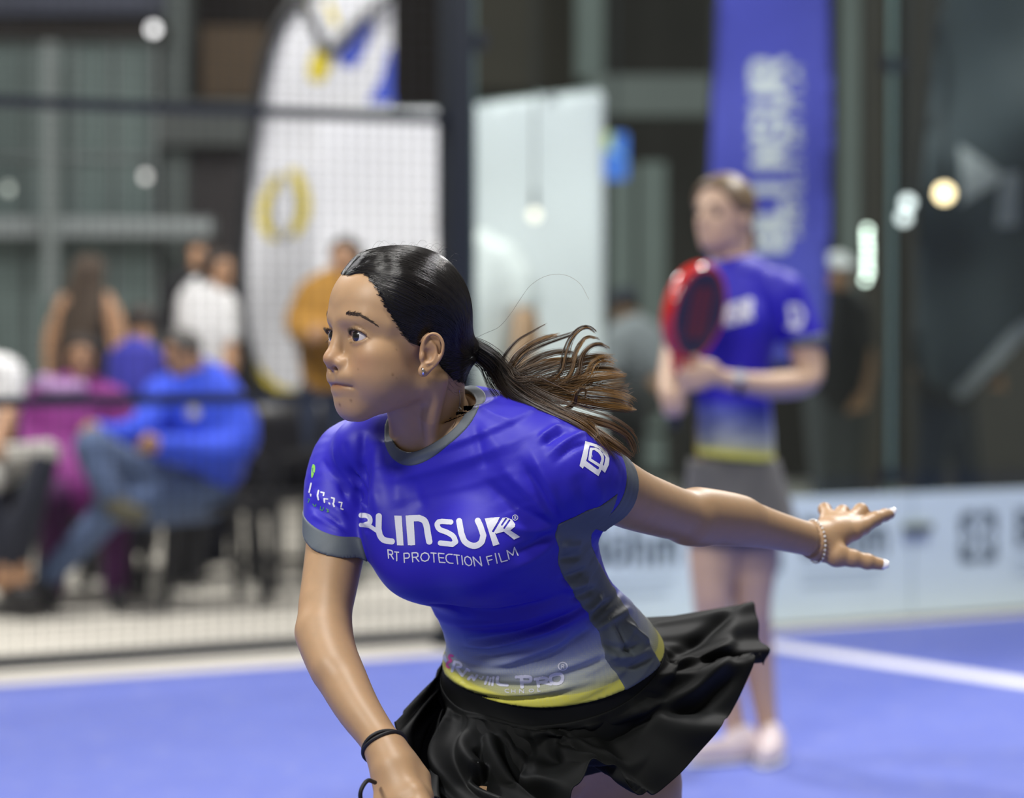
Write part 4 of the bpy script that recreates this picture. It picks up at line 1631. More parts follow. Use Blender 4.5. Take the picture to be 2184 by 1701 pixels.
def garment(sdf, lo, hi, vox, lift=0.0):
    """Mesh a garment piece and press the creases into it along its normals."""
    v, f = mesh_sdf(sdf, lo, hi, vox, project=1)
    e = 0.0012
    tet = np.array([(1, 1, 1), (1, -1, -1), (-1, 1, -1), (-1, -1, 1)], float)
    base = lambda q: np.concatenate([_uncut(q[i:i + 300000]) for i in range(0, len(q), 300000)])
    g = sum(t[None] * base(v + t * e)[:, None] for t in tet)
    g /= np.maximum(nrm(g), 1e-9)[:, None]
    return v + g * (fold_height(v) + 0.0006 * cloth_noise(v, 1.0))[:, None], f


# side panel outline measured in the photograph, kept as (along, around) of the trunk
def trunk_uv(p):
    s, x, y, _, _ = TORSO.local(p)
    return np.stack([s, np.arctan2(y, x)], 1)


def uv_line(px):
    return trunk_uv(good(hits(px, _uncut)))


_pf = uv_line([(1188, 1128), (1190, 1165), (1198, 1222), (1226, 1268), (1254, 1309), (1278, 1350), (1291, 1405), (1328, 1458)])
_pb = uv_line([(1262, 1140), (1284, 1180), (1296, 1222), (1312, 1255), (1338, 1304), (1366, 1341), (1396, 1390)])
_pf, _pb = _pf[np.argsort(_pf[:, 0])], _pb[np.argsort(_pb[:, 0])]


def panel_d(p):
    """Negative inside the grey side panel (metres, roughly)."""
    uv = trunk_uv(p)
    front = np.interp(uv[:, 0], _pf[:, 0], _pf[:, 1])
    back = np.interp(uv[:, 0], _pb[:, 0], _pb[:, 1])
    back = np.minimum(back, front - 0.25)
    d = np.maximum(uv[:, 1] - front, back - uv[:, 1]) * 0.12
    d = np.where(np.abs(uv[:, 1] - (front + back) / 2) > 2.2, 0.2, d)
    return np.maximum(d, (uv[:, 0] - _pf[-1, 0] - 0.3) * 0.012)


def shirt_material():
    t = NT('jersey_cloth')
    h = t.attr('hem')
    blue = srgb(41, 32, 172)
    c = t.ramp(t.val('DIVIDE', h, 0.125), [(0.0, (0.70, 0.66, 0.09)), (0.115, (0.70, 0.66, 0.09)), (0.13, (0.42, 0.42, 0.16)), (0.24, (0.38, 0.41, 0.36)), (0.44, (0.25, 0.29, 0.41)), (0.66, (0.11, 0.14, 0.42)), (0.82, blue), (1.0, blue)])
    # printed dot screen where yellow runs into grey
    tc = t.n('ShaderNodeTexCoord').outputs['Object']
    vo = t.n('ShaderNodeTexVoronoi')
    t.set(vo, Scale=420.0, Randomness=0.15)
    t.l(tc, vo.inputs['Vector'])
    dots = t.val('MULTIPLY', t.val('LESS_THAN', vo.outputs['Distance'], 0.42), t.ramp(t.val('DIVIDE', h, 0.125), [(0.0, (0, 0, 0)), (0.10, (0.5,) * 3), (0.40, (0.3,) * 3), (0.65, (0, 0, 0))]))
    c = t.mix(t.val('MULTIPLY', dots, 0.5), c, (0.62, 0.62, 0.30))
    t.l(c, t.b.inputs['Base Color'])
    t.set(t.b, Roughness=0.52)
    t.b.inputs['Sheen Weight'].default_value = 0.06
    t.b.inputs['Sheen Roughness'].default_value = 0.4
    t.b.inputs['Specular IOR Level'].default_value = 0.35
    vb = t.n('ShaderNodeTexVoronoi')
    t.set(vb, Scale=700.0, Randomness=0.1)
    t.l(tc, vb.inputs['Vector'])
    t.bump(vb.outputs['Distance'], 0.10, 0.0003)
    return t.m


M_SHIRT = shirt_material()
M_GREY = simple('grey_jersey_trim', srgb(82, 90, 97), 0.6, var=0.06, scale=200, bump=0.05)
BOX_LO, BOX_HI = np.array([-.30, 3.65, .70]), np.array([.32, 4.32, 1.30])


BAND_W = 0.0125
v, f = garment(shirt_sdf, BOX_LO, BOX_HI, 0.0026 * T_DEV)
me = make_mesh('shirt', v, f)
attr(me, 'hem', hem_h(v))
SHIRT = link('shirt', me, M_SHIRT, PLAYER)


def shell(extra, up):
    """A thin layer over the shirt inside the region where extra < 0."""
    def f(p):
        d = shirt_sdf(p)
        m = np.abs(d) < 0.03
        o = np.maximum(d - up, -d - 0.005)
        if m.any():
            o[m] = np.maximum(o[m], extra(p[m]))
        return o
    return f


def side_only(p):
    return np.maximum(panel_d(p), -hem_h(p) - 0.0005)


v, f = garment(shell(side_only, 0.0012), BOX_LO, BOX_HI, 0.0022 * T_DEV)
link('side_panel', make_mesh('side_panel', v, f), M_GREY, SHIRT, label='plain dark grey side panel of the jersey')

lcuff = lambda p: np.maximum(np.where(nrm(p - LC) < 0.13, -((p - LC) @ LN) - 0.033, 1.0), sleeves(p)[0] - 0.006)
rcuff = lambda p: np.maximum(np.where(nrm(p - RC) < 0.10, -((p - RC) @ RN) - 0.020, 1.0), sleeves(p)[1] - 0.006)
for fn, c in ((lcuff, LC), (rcuff, RC)):
    v, f = garment(shell(fn, 0.0011), c - .11, c + .11, 0.0019 * T_DEV)
    link('cuff', make_mesh('cuff', v, f), M_GREY, SHIRT, label='grey sleeve cuff')
v, f = garment(shell(lambda p: collar_d(p) - BAND_W, 0.0013), COLLAR_C - .12, COLLAR_C + .12, 0.0017 * T_DEV)
link('collar', make_mesh('collar', v, f), M_GREY, SHIRT, label='ribbed grey round collar')
# ------------------------------------------------------------------ skirt, flung out behind her by the turn
def skirt_mesh():
    hem = [(-90, 1572, 1296, 4.300), (-74, 1598, 1294, 4.280), (-58, 1617, 1322, 4.240), (-46, 1632, 1372, 4.200), (-36, 1632, 1405, 4.160), (-28, 1602, 1397, 4.100), (-19, 1597, 1430, 4.050), (-9, 1570, 1508, 3.980),
           (0, 1533, 1545, 3.930), (9, 1488, 1606, 3.880), (18, 1442, 1657, 3.840), (27, 1394, 1688, 3.810), (36, 1346, 1676, 3.795), (45, 1303, 1643, 3.785), (54, 1262, 1618, 3.775),
           (64, 1240, 1690, 3.750), (76, 1190, 1735, 3.730), (90, 1110, 1700, 3.715), (104, 1050, 1712, 3.720), (118, 985, 1745, 3.740), (132, 930, 1715, 3.770), (146, 890, 1650, 3.820), (160, 862, 1580, 3.880), (174, 843, 1532, 3.940),
           (192, 905, 1500, 4.040), (212, 1020, 1540, 4.160), (232, 1180, 1500, 4.260), (252, 1380, 1400, 4.320)]
    th = np.array([h[0] for h in hem], float)
    H = PR([h[1:] for h in hem])
    n, m = 400, 70
    ang = np.linspace(-90, 270, n, endpoint=False)
    ext = np.concatenate([th - 360, th, th + 360])
    HX = np.concatenate([H, H, H])
    # smooth closed interpolation
    def closed(a):
        k = np.searchsorted(ext, a) - 1
        t = ((a - ext[k]) / (ext[k + 1] - ext[k]))[:, None]
        p0, p1, p2, p3 = HX[k - 1], HX[k], HX[k + 1], HX[k + 2]
        return 0.5 * (2 * p1 + (p2 - p0) * t + (2 * p0 - 5 * p1 + 4 * p2 - p3) * t ** 2 + (3 * p1 - p0 - 3 * p2 + p3) * t ** 3)
    Hm = closed(ang)
    i = 4
    C, X, Y, R = TORSO.C[i], TORSO.X[i], TORSO.Y[i], TORSO.R[i] - 0.012
    a = np.radians(ang)
    rx = np.where(np.cos(a) > 0, R[1], R[0])
    ry = np.where(np.sin(a) > 0, R[3], R[2])
    W = C + (np.cos(a) * rx)[:, None] * X + (np.sin(a) * ry)[:, None] * Y
    OUT = (np.cos(a))[:, None] * X + (np.sin(a))[:, None] * Y
    v = np.linspace(0, 1, m)
    P3 = np.zeros((m, n, 3))
    for j, t in enumerate(v):
        ex = 1 + 0.75 * np.clip(np.cos(a - math.radians(80)) + 0.35, 0, 1)
        base = W + (Hm - W) * np.stack([t ** ex, t ** ex, np.full(n, t)], 1)
        wf = np.clip(np.cos(a - math.radians(75)), 0, 1)
        bulge = (0.006 + 0.030 * wf) * math.sin(math.pi * max(0, t - .2) / .8)
        P3[j] = base + OUT * np.asarray(bulge)[:, None] + np.array([0, 0, -0.004]) * math.sin(math.pi * t) * (np.cos(a - math.radians(-50)) * 0.5 + 0.5)[:, None]
    # keep the cloth outside the hips and thighs
    flat = P3.reshape(-1, 3)
    need = np.repeat(np.interp(v, [0, .25, .5, 1], [.0035, .0055, .012, .014]), n)
    e = .003
    tet = np.array([(1, 1, 1), (1, -1, -1), (-1, 1, -1), (-1, -1, 1)], float)
    for _ in range(6):
        k = np.nonzero(limb_sdf(flat) < need)[0]
        if len(k) == 0:
            break
        s4 = [limb_sdf(flat[k] + q * e) for q in tet]
        g = sum(q[None] * ss[:, None] for q, ss in zip(tet, s4))
        g /= np.maximum(nrm(g), 1e-9)[:, None]
        flat[k] += g * np.clip(need[k] - sum(s4) / 4, 0, .02)[:, None]
    P3 = flat.reshape(m, n, 3)
    for _ in range(3):
        P3[1:-1] = P3[1:-1] * .5 + (P3[:-2] + P3[2:]) * .125 + (np.roll(P3, 1, 1) + np.roll(P3, -1, 1))[1:-1] * .125
    # pleats fanning from the waistband, sharper towards the hem
    fold = np.zeros((m, n))
    r = np.random.default_rng(3)
    centres = np.concatenate([np.linspace(-84, 262, 27) + r.uniform(-4, 4, 27)])
    for q, c in enumerate(centres):
        w0, w1 = r.uniform(2.0, 3.2), r.uniform(3.0, 5.2)
        amp = r.uniform(0.6, 1.2) * (1 if q % 2 else -1)
        drift = r.uniform(-7, 7)
        s0 = r.uniform(0.0, 0.30)
        for j, t in enumerate(v):
            cc = c + drift * t
            dd = (ang - cc + 180) % 360 - 180
            g = 0.0050 * math.exp(-(t / 0.35) ** 2) + 0.0125 * max(0, t - s0) ** 0.8
            fold[j] += amp * g * np.exp(-(dd / (w0 + (w1 - w0) * t)) ** 2)
    # diagonal drapes crossing the front, as cloth bunched by the raised thigh
    for (a0, t0, a1, t1, amp, w) in ((62, .10, 20, .62, .012, .05), (70, .22, 36, .80, -.012, .05), (80, .30, 58, .98, .016, .06), (92, .18, 70, .90, -.014, .05), (100, .35, 84, .98, .016, .05),
                                     (58, .05, -8, .40, -.010, .05), (120, .15, 108, .90, .014, .06), (136, .12, 130, .95, -.014, .06), (150, .10, 156, .90, .014, .06), (10, .15, -34, .85, .013, .06), (0, .30, -20, .95, -.013, .05),
                                     (-20, .10, -58, .80, .012, .05), (-38, .10, -76, .90, -.012, .05)):
        A, T = np.meshgrid(ang, v)
        ax, at = (a1 - a0) / 90.0, t1 - t0
        L2 = ax * ax + at * at
        u = ((((A - a0 + 180) % 360 - 180) / 90.0) * ax + (T - t0) * at) / L2
        uc = np.clip(u, 0, 1)
        d2 = ((((A - a0 + 180) % 360 - 180) / 90.0) - uc * ax) ** 2 + (T - t0 - uc * at) ** 2
        fold += amp * np.exp(-d2 / w ** 2) * np.sin(math.pi * np.clip(uc * 0.9 + 0.1, 0, 1))
    fold *= np.clip((v - 0.02) / 0.16, 0, 1)[:, None]
    du = np.roll(P3, -1, 1) - np.roll(P3, 1, 1)
    dv = np.gradient(P3, axis=0)
    N = np.cross(du, dv)
    N /= np.maximum(nrm(N), 1e-9)[..., None]
    N *= np.sign((N * OUT[None]).sum(-1))[..., None]
    P3 = P3 + N * fold[..., None] * 1.15
    for _ in range(2):
        P3[1:-1] = P3[1:-1] * .5 + (P3[:-2] + P3[2:]) * .125 + (np.roll(P3, 1, 1) + np.roll(P3, -1, 1))[1:-1] * .125
    idx = np.arange(m * n).reshape(m, n)
    q = np.stack([idx[:-1], np.roll(idx, -1, 1)[:-1], np.roll(idx, -1, 1)[1:], idx[1:]], -1).reshape(-1, 4)
    return P3.reshape(-1, 3), q


M_BLACK_CLOTH = cloth('black_skirt_cloth', (0.0060, 0.0066, 0.0066), 0.66, 0.0)
M_BLACK_CLOTH.node_tree.nodes['Principled BSDF'].inputs['Specular IOR Level'].default_value = 0.10
v, f = skirt_mesh()
SKIRT = link('skirt', make_mesh('skirt', v, f), M_BLACK_CLOTH, PLAYER)
sm = SKIRT.modifiers.new('thickness', 'SOLIDIFY')
sm.thickness, sm.offset = 0.0014, 0


# fitted shorts under the skirt
def shorts_sdf(p):
    d = limb_sdf(p) - 0.004
    cl, cr = P(1318, 1600, 4.045), P(1040, 1740, 3.855)
    nl, nr = unit(P(1335, 1800, 4.12) - P(1310, 1640, 4.11)), unit(P(1020, 1820, 3.86) - P(1075, 1650, 3.96))
    mid = P(1195, 1700, 4.0)[0]
    cut = np.where(p[:, 0] > mid, (p - cl) @ nl, (p - cr) @ nr)
    return np.maximum(np.maximum(d, cut), np.maximum(hem_h(p) - 0.012, 3.74 - p[:, 1]))


v, f = mesh_sdf(shorts_sdf, (-.16, 3.72, .60), (.30, 4.30, .95), 0.006)
link('shorts', make_mesh('shorts', v, f), M_BLACK_CLOTH, PLAYER)

# court shoes, below the frame
def shoe_sdf(c, yaw, pitch):
    R = np.array(Matrix.Rotation(yaw, 3, 'Z') @ Matrix.Rotation(pitch, 3, 'X'))
    def f(p):
        q = (p - c) @ R
        d = ell(q, (0, .05, .035), (.043, .125, .038))
        d = smin(d, ell(q, (0, -.035, .06), (.038, .05, .065)), .03)
        d = smin(d, ell(q, (0, .04, .014), (.047, .14, .018)), .01)
        return np.maximum(d, -q[:, 2])
    return f
# ------------------------------------------------------------------ hair
def hair_material(name, stops, rough=0.28, spec=0.6):
    t = NT(name)
    hi = t.n('ShaderNodeHairInfo')
    c = t.ramp(hi.outputs['Intercept'], stops)
    r = t.n('ShaderNodeMix', data_type='RGBA', blend_type='MULTIPLY')
    r.inputs[0].default_value = 0.7
    t.l(c, r.inputs[6])
    t.l(t.ramp(hi.outputs['Random'], [(0, (0.45, 0.45, 0.45)), (1, (1.0, 1.0, 1.0))]), r.inputs[7])
    t.l(r.outputs[2], t.b.inputs['Base Color'])
    t.set(t.b, Roughness=rough)
    t.b.inputs['Specular IOR Level'].default_value = spec
    return t.m


def strands(name, pts, rad, mat, parent, **kw):
    """pts: (strands, points, 3) world coordinates; rad: root and tip radius or an array."""
    m, n = pts.shape[:2]
    hc = bpy.data.hair_curves.new(name)
    hc.add_curves([n] * m)
    hc.attributes['position'].data.foreach_set('vector', np.asarray(pts, np.float32).ravel())
    ra = hc.attributes.get('radius') or hc.attributes.new('radius', 'FLOAT', 'POINT')
    rr = np.tile(np.linspace(rad[0], rad[1], n), m).astype(np.float32)
    ra.data.foreach_set('value', rr)
    hc.materials.append(mat)
    o = bpy.data.objects.new(name, hc)
    COL.objects.link(o)
    o.parent = parent
    if parent is PLAYER:
        o.matrix_parent_inverse = Matrix.Translation(-Vector(parent.location))
    return tag(o, **kw)


M_CAP = simple('black_hair_base', (0.004, 0.0035, 0.0035), 0.5, spec=0.2, var=0.3, scale=150)
M_DARK_HAIR = hair_material('black_hair', [(0, (0.010, 0.0085, 0.008)), (1, (0.013, 0.010, 0.009))], 0.21, 0.5)
TAIL_STOPS = [(0, (0.010, 0.008, 0.007)), (0.22, (0.024, 0.014, 0.009)), (0.50, (0.060, 0.031, 0.014)), (0.8, (0.135, 0.068, 0.024)), (1, (0.20, 0.105, 0.034))]
M_TAIL_HAIR = hair_material('brown_ended_hair', TAIL_STOPS, 0.34, 0.5)
M_TAIL_DARK = hair_material('dark_brown_hair_lock', [(p, tuple(x * 0.42 for x in c)) for p, c in TAIL_STOPS], 0.30, 0.5)
M_TAIL_GOLD = hair_material('golden_hair_lock', [(p, tuple(x * (1 + 0.95 * p) * k for x, k in zip(c, (1, 1.02, .8)))) for p, c in TAIL_STOPS], 0.34, 0.5)
v, f = mesh_sdf(hair_sdf, (-.12, -.14, -.11), (.12, .11, .13), 0.0024)
CAP_V = v.copy()
HAIR = link('hair', make_mesh('hair', from_head(v), f), M_CAP, PLAYER, label='black hair combed flat from a parting into a low ponytail')


def strand_sdf(v):
    h = sd_poly(v[:, 1:3], HAIRLINE)
    d = smin(head_core(v), neck_sdf(v), 0.016) - np.minimum(0.0075, 0.0004 + 0.22 * np.maximum(0, -h))
    d = smin(d, cone(v, (0.004, -0.052, -0.006), TIE, 0.030, 0.0105), 0.03)
    return d + 0.0018 * np.exp(-((v[:, 0] - 0.016 * np.clip(v[:, 1] / 0.05, 0, 1)) / 0.0020) ** 2) * (v[:, 2] > 0.05) * np.clip((v[:, 1] + 0.02) / 0.03, 0, 1)


def onto_hair(q, lift, it=5):
    e = 0.001
    tet = np.array([(1, 1, 1), (1, -1, -1), (-1, 1, -1), (-1, -1, 1)], float)
    for _ in range(it):
        s = [strand_sdf(q + t * e) for t in tet]
        g = sum(t[None] * ss[:, None] for t, ss in zip(tet, s))
        g /= np.maximum(nrm(g), 1e-9)[:, None]
        q = q - g * np.clip((sum(s) / 4 - lift) * 0.85, -0.02, 0.02)[:, None]
    return q


def cap_strands(count, npt=18):
    r = np.random.default_rng(11)
    c = np.array([0, -0.002, 0.012])
    h = sd_poly(CAP_V[:, 1:3], HAIRLINE)
    outer = np.abs(strand_sdf(CAP_V)) < 0.0022
    px = 0.016 * np.clip(CAP_V[:, 1] / 0.05, 0, 1)
    edge = outer & (h > -0.007)
    part = outer & (np.abs(CAP_V[:, 0] - px) < 0.0045) & (CAP_V[:, 2] > 0.05) & (CAP_V[:, 1] > -0.045)
    near = np.where(CAP_V[:, 0] > -0.02, 1.0, 0.35)

    def pick(mask, n):
        k = np.nonzero(mask)[0]
        w = near[k] / near[k].sum()
        return CAP_V[r.choice(k, n, p=w)] + r.normal(0, 0.0006, (n, 3))

    k1, k2 = int(count * 0.40), int(count * 0.20)
    e = pick(edge, k1)
    e[:, 1] += r.exponential(0.0008, k1) * (e[:, 2] > -0.01)
    s = np.concatenate([e, pick(part, k2), pick(outer, count - k1 - k2)])
    s = onto_hair(s, 0.0, 4)
    m = len(s)
    a = (s - c)
    b = TIE - c
    la, lb = nrm(a), np.linalg.norm(b)
    an, bn = a / la[:, None], b / lb
    om = np.arccos(np.clip(an @ bn, -0.98, 0.9999))
    t = np.linspace(0, 1, npt) ** 0.9
    tt = t[None, :, None]
    O = om[:, None, None]
    dirs = (np.sin((1 - tt) * O) * an[:, None] + np.sin(tt * O) * bn[None, None]) / np.sin(O)
    rad = la[:, None, None] * (1 - tt) + lb * tt
    q = c + dirs * rad
    lift = r.uniform(-0.0003, 0.0011, m)
    side = np.where(s[:, 0] > 0, 1.0, -1.0)[:, None]
    sag = np.clip(s[:, 2] / 0.05, 0, 1)[:, None]
    arch = np.sin(math.pi * t)[None]
    q = q + np.stack([side * 0.030 * arch * sag, 0 * arch * sag, -0.030 * arch * sag], -1)
    wob = r.normal(0, 0.0012, (m, 1, 3)) * np.sin(math.pi * tt)
    q = (q + wob).reshape(-1, 3)
    q = onto_hair(q, np.repeat(lift, npt), 4)
    q = q.reshape(m, npt, 3)
    return from_head(q.reshape(-1, 3)).reshape(m, npt, 3)


strands('hair_strands', cap_strands(5200), (0.00030, 0.00018), M_DARK_HAIR, HAIR, kind='stuff')

# ponytail: locks measured along the photograph, all leaving the tie
TAIL_Y = 3.835
A0 = [(1000, 742, 3.836), (1022, 752, 3.838), (1048, 772, 3.838)]
MAIN = A0 + [(1072, 800, 3.835), (1100, 826, 3.830), (1138, 852, 3.825), (1190, 878, 3.815)]
LOCKS = [  # points, strands, spread at root/middle/tip (metres)
    (MAIN + [(1238, 900, 3.80), (1280, 928, 3.78), (1318, 952, 3.775), (1350, 978, 3.78)], 190, (.009, .013, .006)),
    (A0 + [(1066, 812, 3.832), (1092, 842, 3.826), (1130, 866, 3.816), (1180, 890, 3.80), (1232, 915, 3.785), (1275, 950, 3.775)], 170, (.009, .012, .008)),
    (A0 + [(1060, 796, 3.84), (1085, 822, 3.835), (1120, 846, 3.825), (1170, 868, 3.815), (1235, 888, 3.80), (1300, 905, 3.80), (1340, 930, 3.81), (1356, 968, 3.815)], 130, (.009, .011, .005)),
    (MAIN[:5] + [(1150, 838, 3.83), (1215, 850, 3.83), (1281, 864, 3.835), (1330, 870, 3.84), (1357, 874, 3.845)], 110, (.008, .010, .004)),
    (MAIN[:5] + [(1150, 822, 3.835), (1200, 824, 3.84), (1241, 816, 3.845), (1294, 806, 3.85), (1338, 803, 3.855)], 110, (.008, .012, .005)),
    (MAIN[:5] + [(1150, 830, 3.835), (1210, 832, 3.84), (1270, 832, 3.85), (1318, 838, 3.855), (1352, 826, 3.86)], 60, (.008, .012, .006)),
    (MAIN[:4] + [(1120, 806, 3.84), (1165, 790, 3.845), (1215, 778, 3.85), (1270, 766, 3.86), (1312, 764, 3.865)], 90, (.008, .011, .006)),
    (MAIN[:5] + [(1160, 820, 3.835), (1200, 796, 3.84), (1208, 758, 3.845), (1220, 724, 3.85), (1238, 703, 3.855), (1256, 700, 3.86), (1272, 712, 3.86)], 46, (.006, .006, .0022)),
    (MAIN[:5] + [(1170, 822, 3.835), (1212, 800, 3.842), (1222, 760, 3.848), (1238, 728, 3.853), (1256, 716, 3.858), (1280, 722, 3.86)], 44, (.006, .006, .0022)),
    (MAIN[:5] + [(1190, 826, 3.835), (1236, 800, 3.842), (1242, 764, 3.848), (1258, 741, 3.853), (1280, 735, 3.858), (1300, 745, 3.86)], 50, (.006, .007, .0025)),
    (MAIN[:5] + [(1190, 830, 3.835), (1246, 806, 3.842), (1262, 776, 3.85), (1285, 762, 3.858), (1318, 772, 3.865)], 46, (.006, .008, .004)),
    (MAIN[:4] + [(1085, 786, 3.84), (1102, 758, 3.845), (1132, 733, 3.85), (1164, 719, 3.855), (1194, 711, 3.86)], 56, (.007, .006, .003)),
    (MAIN[:3] + [(1066, 776, 3.842), (1080, 752, 3.845), (1104, 725, 3.85), (1138, 705, 3.855), (1172, 687, 3.86)], 14, (.005, .003, .0008)),
    (MAIN[:4] + [(1098, 792, 3.84), (1128, 772, 3.845), (1160, 756, 3.85), (1201, 748, 3.855), (1236, 753, 3.86)], 50, (.007, .006, .003)),
    (MAIN[:4] + [(1105, 798, 3.84), (1135, 785, 3.845), (1170, 772, 3.85), (1210, 768, 3.855), (1250, 775, 3.86)], 50, (.007, .007, .004)),
    (MAIN[:4] + [(1094, 786, 3.842), (1120, 758, 3.848), (1150, 740, 3.852), (1180, 728, 3.856), (1214, 716, 3.86), (1240, 706, 3.862)], 26, (.006, .005, .002)),
    (MAIN[:6] + [(1190, 874, 3.812), (1222, 862, 3.805), (1228, 842, 3.80), (1240, 826, 3.80), (1250, 834, 3.80), (1246, 852, 3.80)], 40, (.006, .005, .0018)),
    (MAIN[:7] + [(1240, 892, 3.795), (1268, 908, 3.772), (1276, 926, 3.764), (1266, 940, 3.762)], 24, (.006, .004, .0010)),
    (MAIN[:7] + [(1240, 900, 3.79), (1274, 928, 3.765), (1296, 956, 3.765), (1316, 984, 3.775)], 30, (.006, .007, .003)),
    (MAIN[:5] + [(1160, 826, 3.835), (1220, 812, 3.845), (1262, 790, 3.852), (1306, 790, 3.86), (1334, 802, 3.862)], 60, (.008, .012, .006)),
    (MAIN[:5] + [(1150, 838, 3.83), (1220, 846, 3.83), (1280, 848, 3.84), (1330, 856, 3.845), (1352, 868, 3.85)], 60, (.008, .012, .006)),
]
LOOSE = [([(1000, 728, 3.836), (1034, 711, 3.84), (1064, 697, 3.842), (1088, 670, 3.845), (1108, 640, 3.848), (1132, 608, 3.85), (1166, 588, 3.852), (1204, 586, 3.855), (1236, 604, 3.857), (1256, 638, 3.858)], .00022),
         ([(1155, 806, 3.80), (1180, 818, 3.795), (1208, 832, 3.79), (1226, 841, 3.79)], .0004)]


def lock_strands(locks, seed, npt=26):
    r = np.random.default_rng(seed)
    allp = []
    for pts, cnt, sp in locks:
        c = catmull(PR(pts), npt)
        T = np.gradient(c, axis=0)
        T /= nrm(T)[:, None]
        A = np.cross(T, [0, 1.0, 0.15])
        A /= nrm(A)[:, None]
        B = np.cross(T, A)
        t = np.linspace(0, 1, npt)
        w = np.interp(t, [0, 0.5, 1], sp) * 0.62
        clump = r.normal(size=(max(3, cnt // 14), 2)) * 0.75
        for k in range(cnt):
            g = clump[r.integers(len(clump))]
            o = g + r.normal(size=2) * np.array([0.42, 0.42])
            ph, fr = r.uniform(0, 6.3), r.uniform(2, 5)
            wav = 0.10 * np.sin(t * fr * 2 + ph)
            end = r.uniform(0.86, 1.0)
            base = np.stack([np.interp(t * end, t, c[:, i]) for i in range(3)], 1)
            we = np.interp(t * end, t, w)
            allp.append(base + A * ((o[0] + wav) * we)[:, None] + B * ((o[1] + wav * 0.6) * we)[:, None])
    return np.array(allp)


core = MB()
c = catmull(PR(MAIN + [(1238, 898, 3.802)]), 20)
core.tube(c, np.interp(np.linspace(0, 1, 20), [0, .15, .6, 1], [.0095, .0125, .0100, .0015]), n=12)
TAIL = core.build('ponytail', M_CAP, PLAYER, smooth=True, label='brown ponytail flying out behind, lighter at the ends')
TONE = [0, 1, 0, 2, 2, 0, 2, 1, 1, 0, 2, 2, 1, 0, 2, 1, 1, 1, 0, 1, 2]
for tone, mt in ((0, M_TAIL_HAIR), (1, M_TAIL_DARK), (2, M_TAIL_GOLD)):
    strands('ponytail_strands', lock_strands([l for l, q in zip(LOCKS, TONE) if q == tone], 5 + tone), (0.00026, 0.00014), mt, TAIL, kind='stuff')
    # darker and lighter hairs mixed through the locks
    strands('ponytail_strands', lock_strands([(l[0], l[1] // 3, l[2]) for l, q in zip(LOCKS, TONE) if q == tone], 15 + tone), (0.00026, 0.00014), (M_TAIL_DARK, M_TAIL_GOLD, M_TAIL_DARK)[tone], TAIL, kind='stuff')
for pts, rad in LOOSE:
    strands('loose_hair', catmull(PR(pts), 40)[None], (rad, rad * 0.6), M_TAIL_HAIR, TAIL)
# fly-away hairs round the crown and the nape
r_ = np.random.default_rng(8)
fly = []
for k in range(70):
    if k < 40:
        s = np.array([r_.uniform(-.03, .05), r_.uniform(-.08, .06), 0.1])
    else:
        s = np.array([r_.uniform(0.02, .06), r_.uniform(-.075, -.02), r_.uniform(-.06, -.03)])
    s = onto_hair(s[None], 0.0, 6)[0]
    d = unit(np.array([r_.normal(0, .3), -1, r_.normal(0.15 if k < 40 else -0.5, .3)]))
    L = r_.uniform(.008, .024)
    fly.append([s + d * L * t + np.array([0, 0, 1 if k < 40 else -0.3]) * L * 0.35 * math.sin(math.pi * t) for t in np.linspace(0, 1, 8)])
fly = np.array(fly)
strands('flyaway_hairs', from_head(fly.reshape(-1, 3)).reshape(len(fly), 8, 3), (0.00012, 0.00006), M_DARK_HAIR, HAIR, kind='stuff')
tie = MB()
tp, ta = from_head(TIE + np.array([0.0, -0.003, 0.0])), unit(from_head([0.012, -0.11, -0.027]) - from_head([0.012, -0.085, -0.019]))
q = np.array(Vector(ta).to_track_quat('Z', 'Y').to_matrix())
for dz in (-.002, .002):
    tie.tube([tp + q @ np.array([.0115 * math.cos(a), .0115 * math.sin(a), dz]) for a in np.linspace(0, 2 * math.pi, 25)], .0024, n=8)
tie.build('hair_tie', simple('black_elastic', (0.008, 0.008, 0.008), 0.7), PLAYER, smooth=True)
# ------------------------------------------------------------------ eyes, brows, lashes, jewellery, nails
def eye_material():
    t = NT('eye')
    g = t.attr('gaze')
    c = t.ramp(g, [(0.0, (0.003, 0.003, 0.003)), (0.16, (0.004, 0.003, 0.003)), (0.19, (0.006, 0.0035, 0.003)), (0.36, (0.009, 0.005, 0.0035)), (0.41, (0.006, 0.005, 0.0045)), (0.435, (0.10, 0.09, 0.085)),
                   (0.47, (0.66, 0.62, 0.60)), (0.90, (0.70, 0.63, 0.61)), (1.0, (0.62, 0.46, 0.43))])
    t.l(c, t.b.inputs['Base Color'])
    t.set(t.b, Roughness=0.25)
    t.b.inputs['Coat Weight'].default_value = 1.0
    t.b.inputs['Coat Roughness'].default_value = 0.02
    t.b.inputs['Subsurface Weight'].default_value = 0.05
    t.b.inputs['Subsurface Scale'].default_value = 0.003
    return t.m


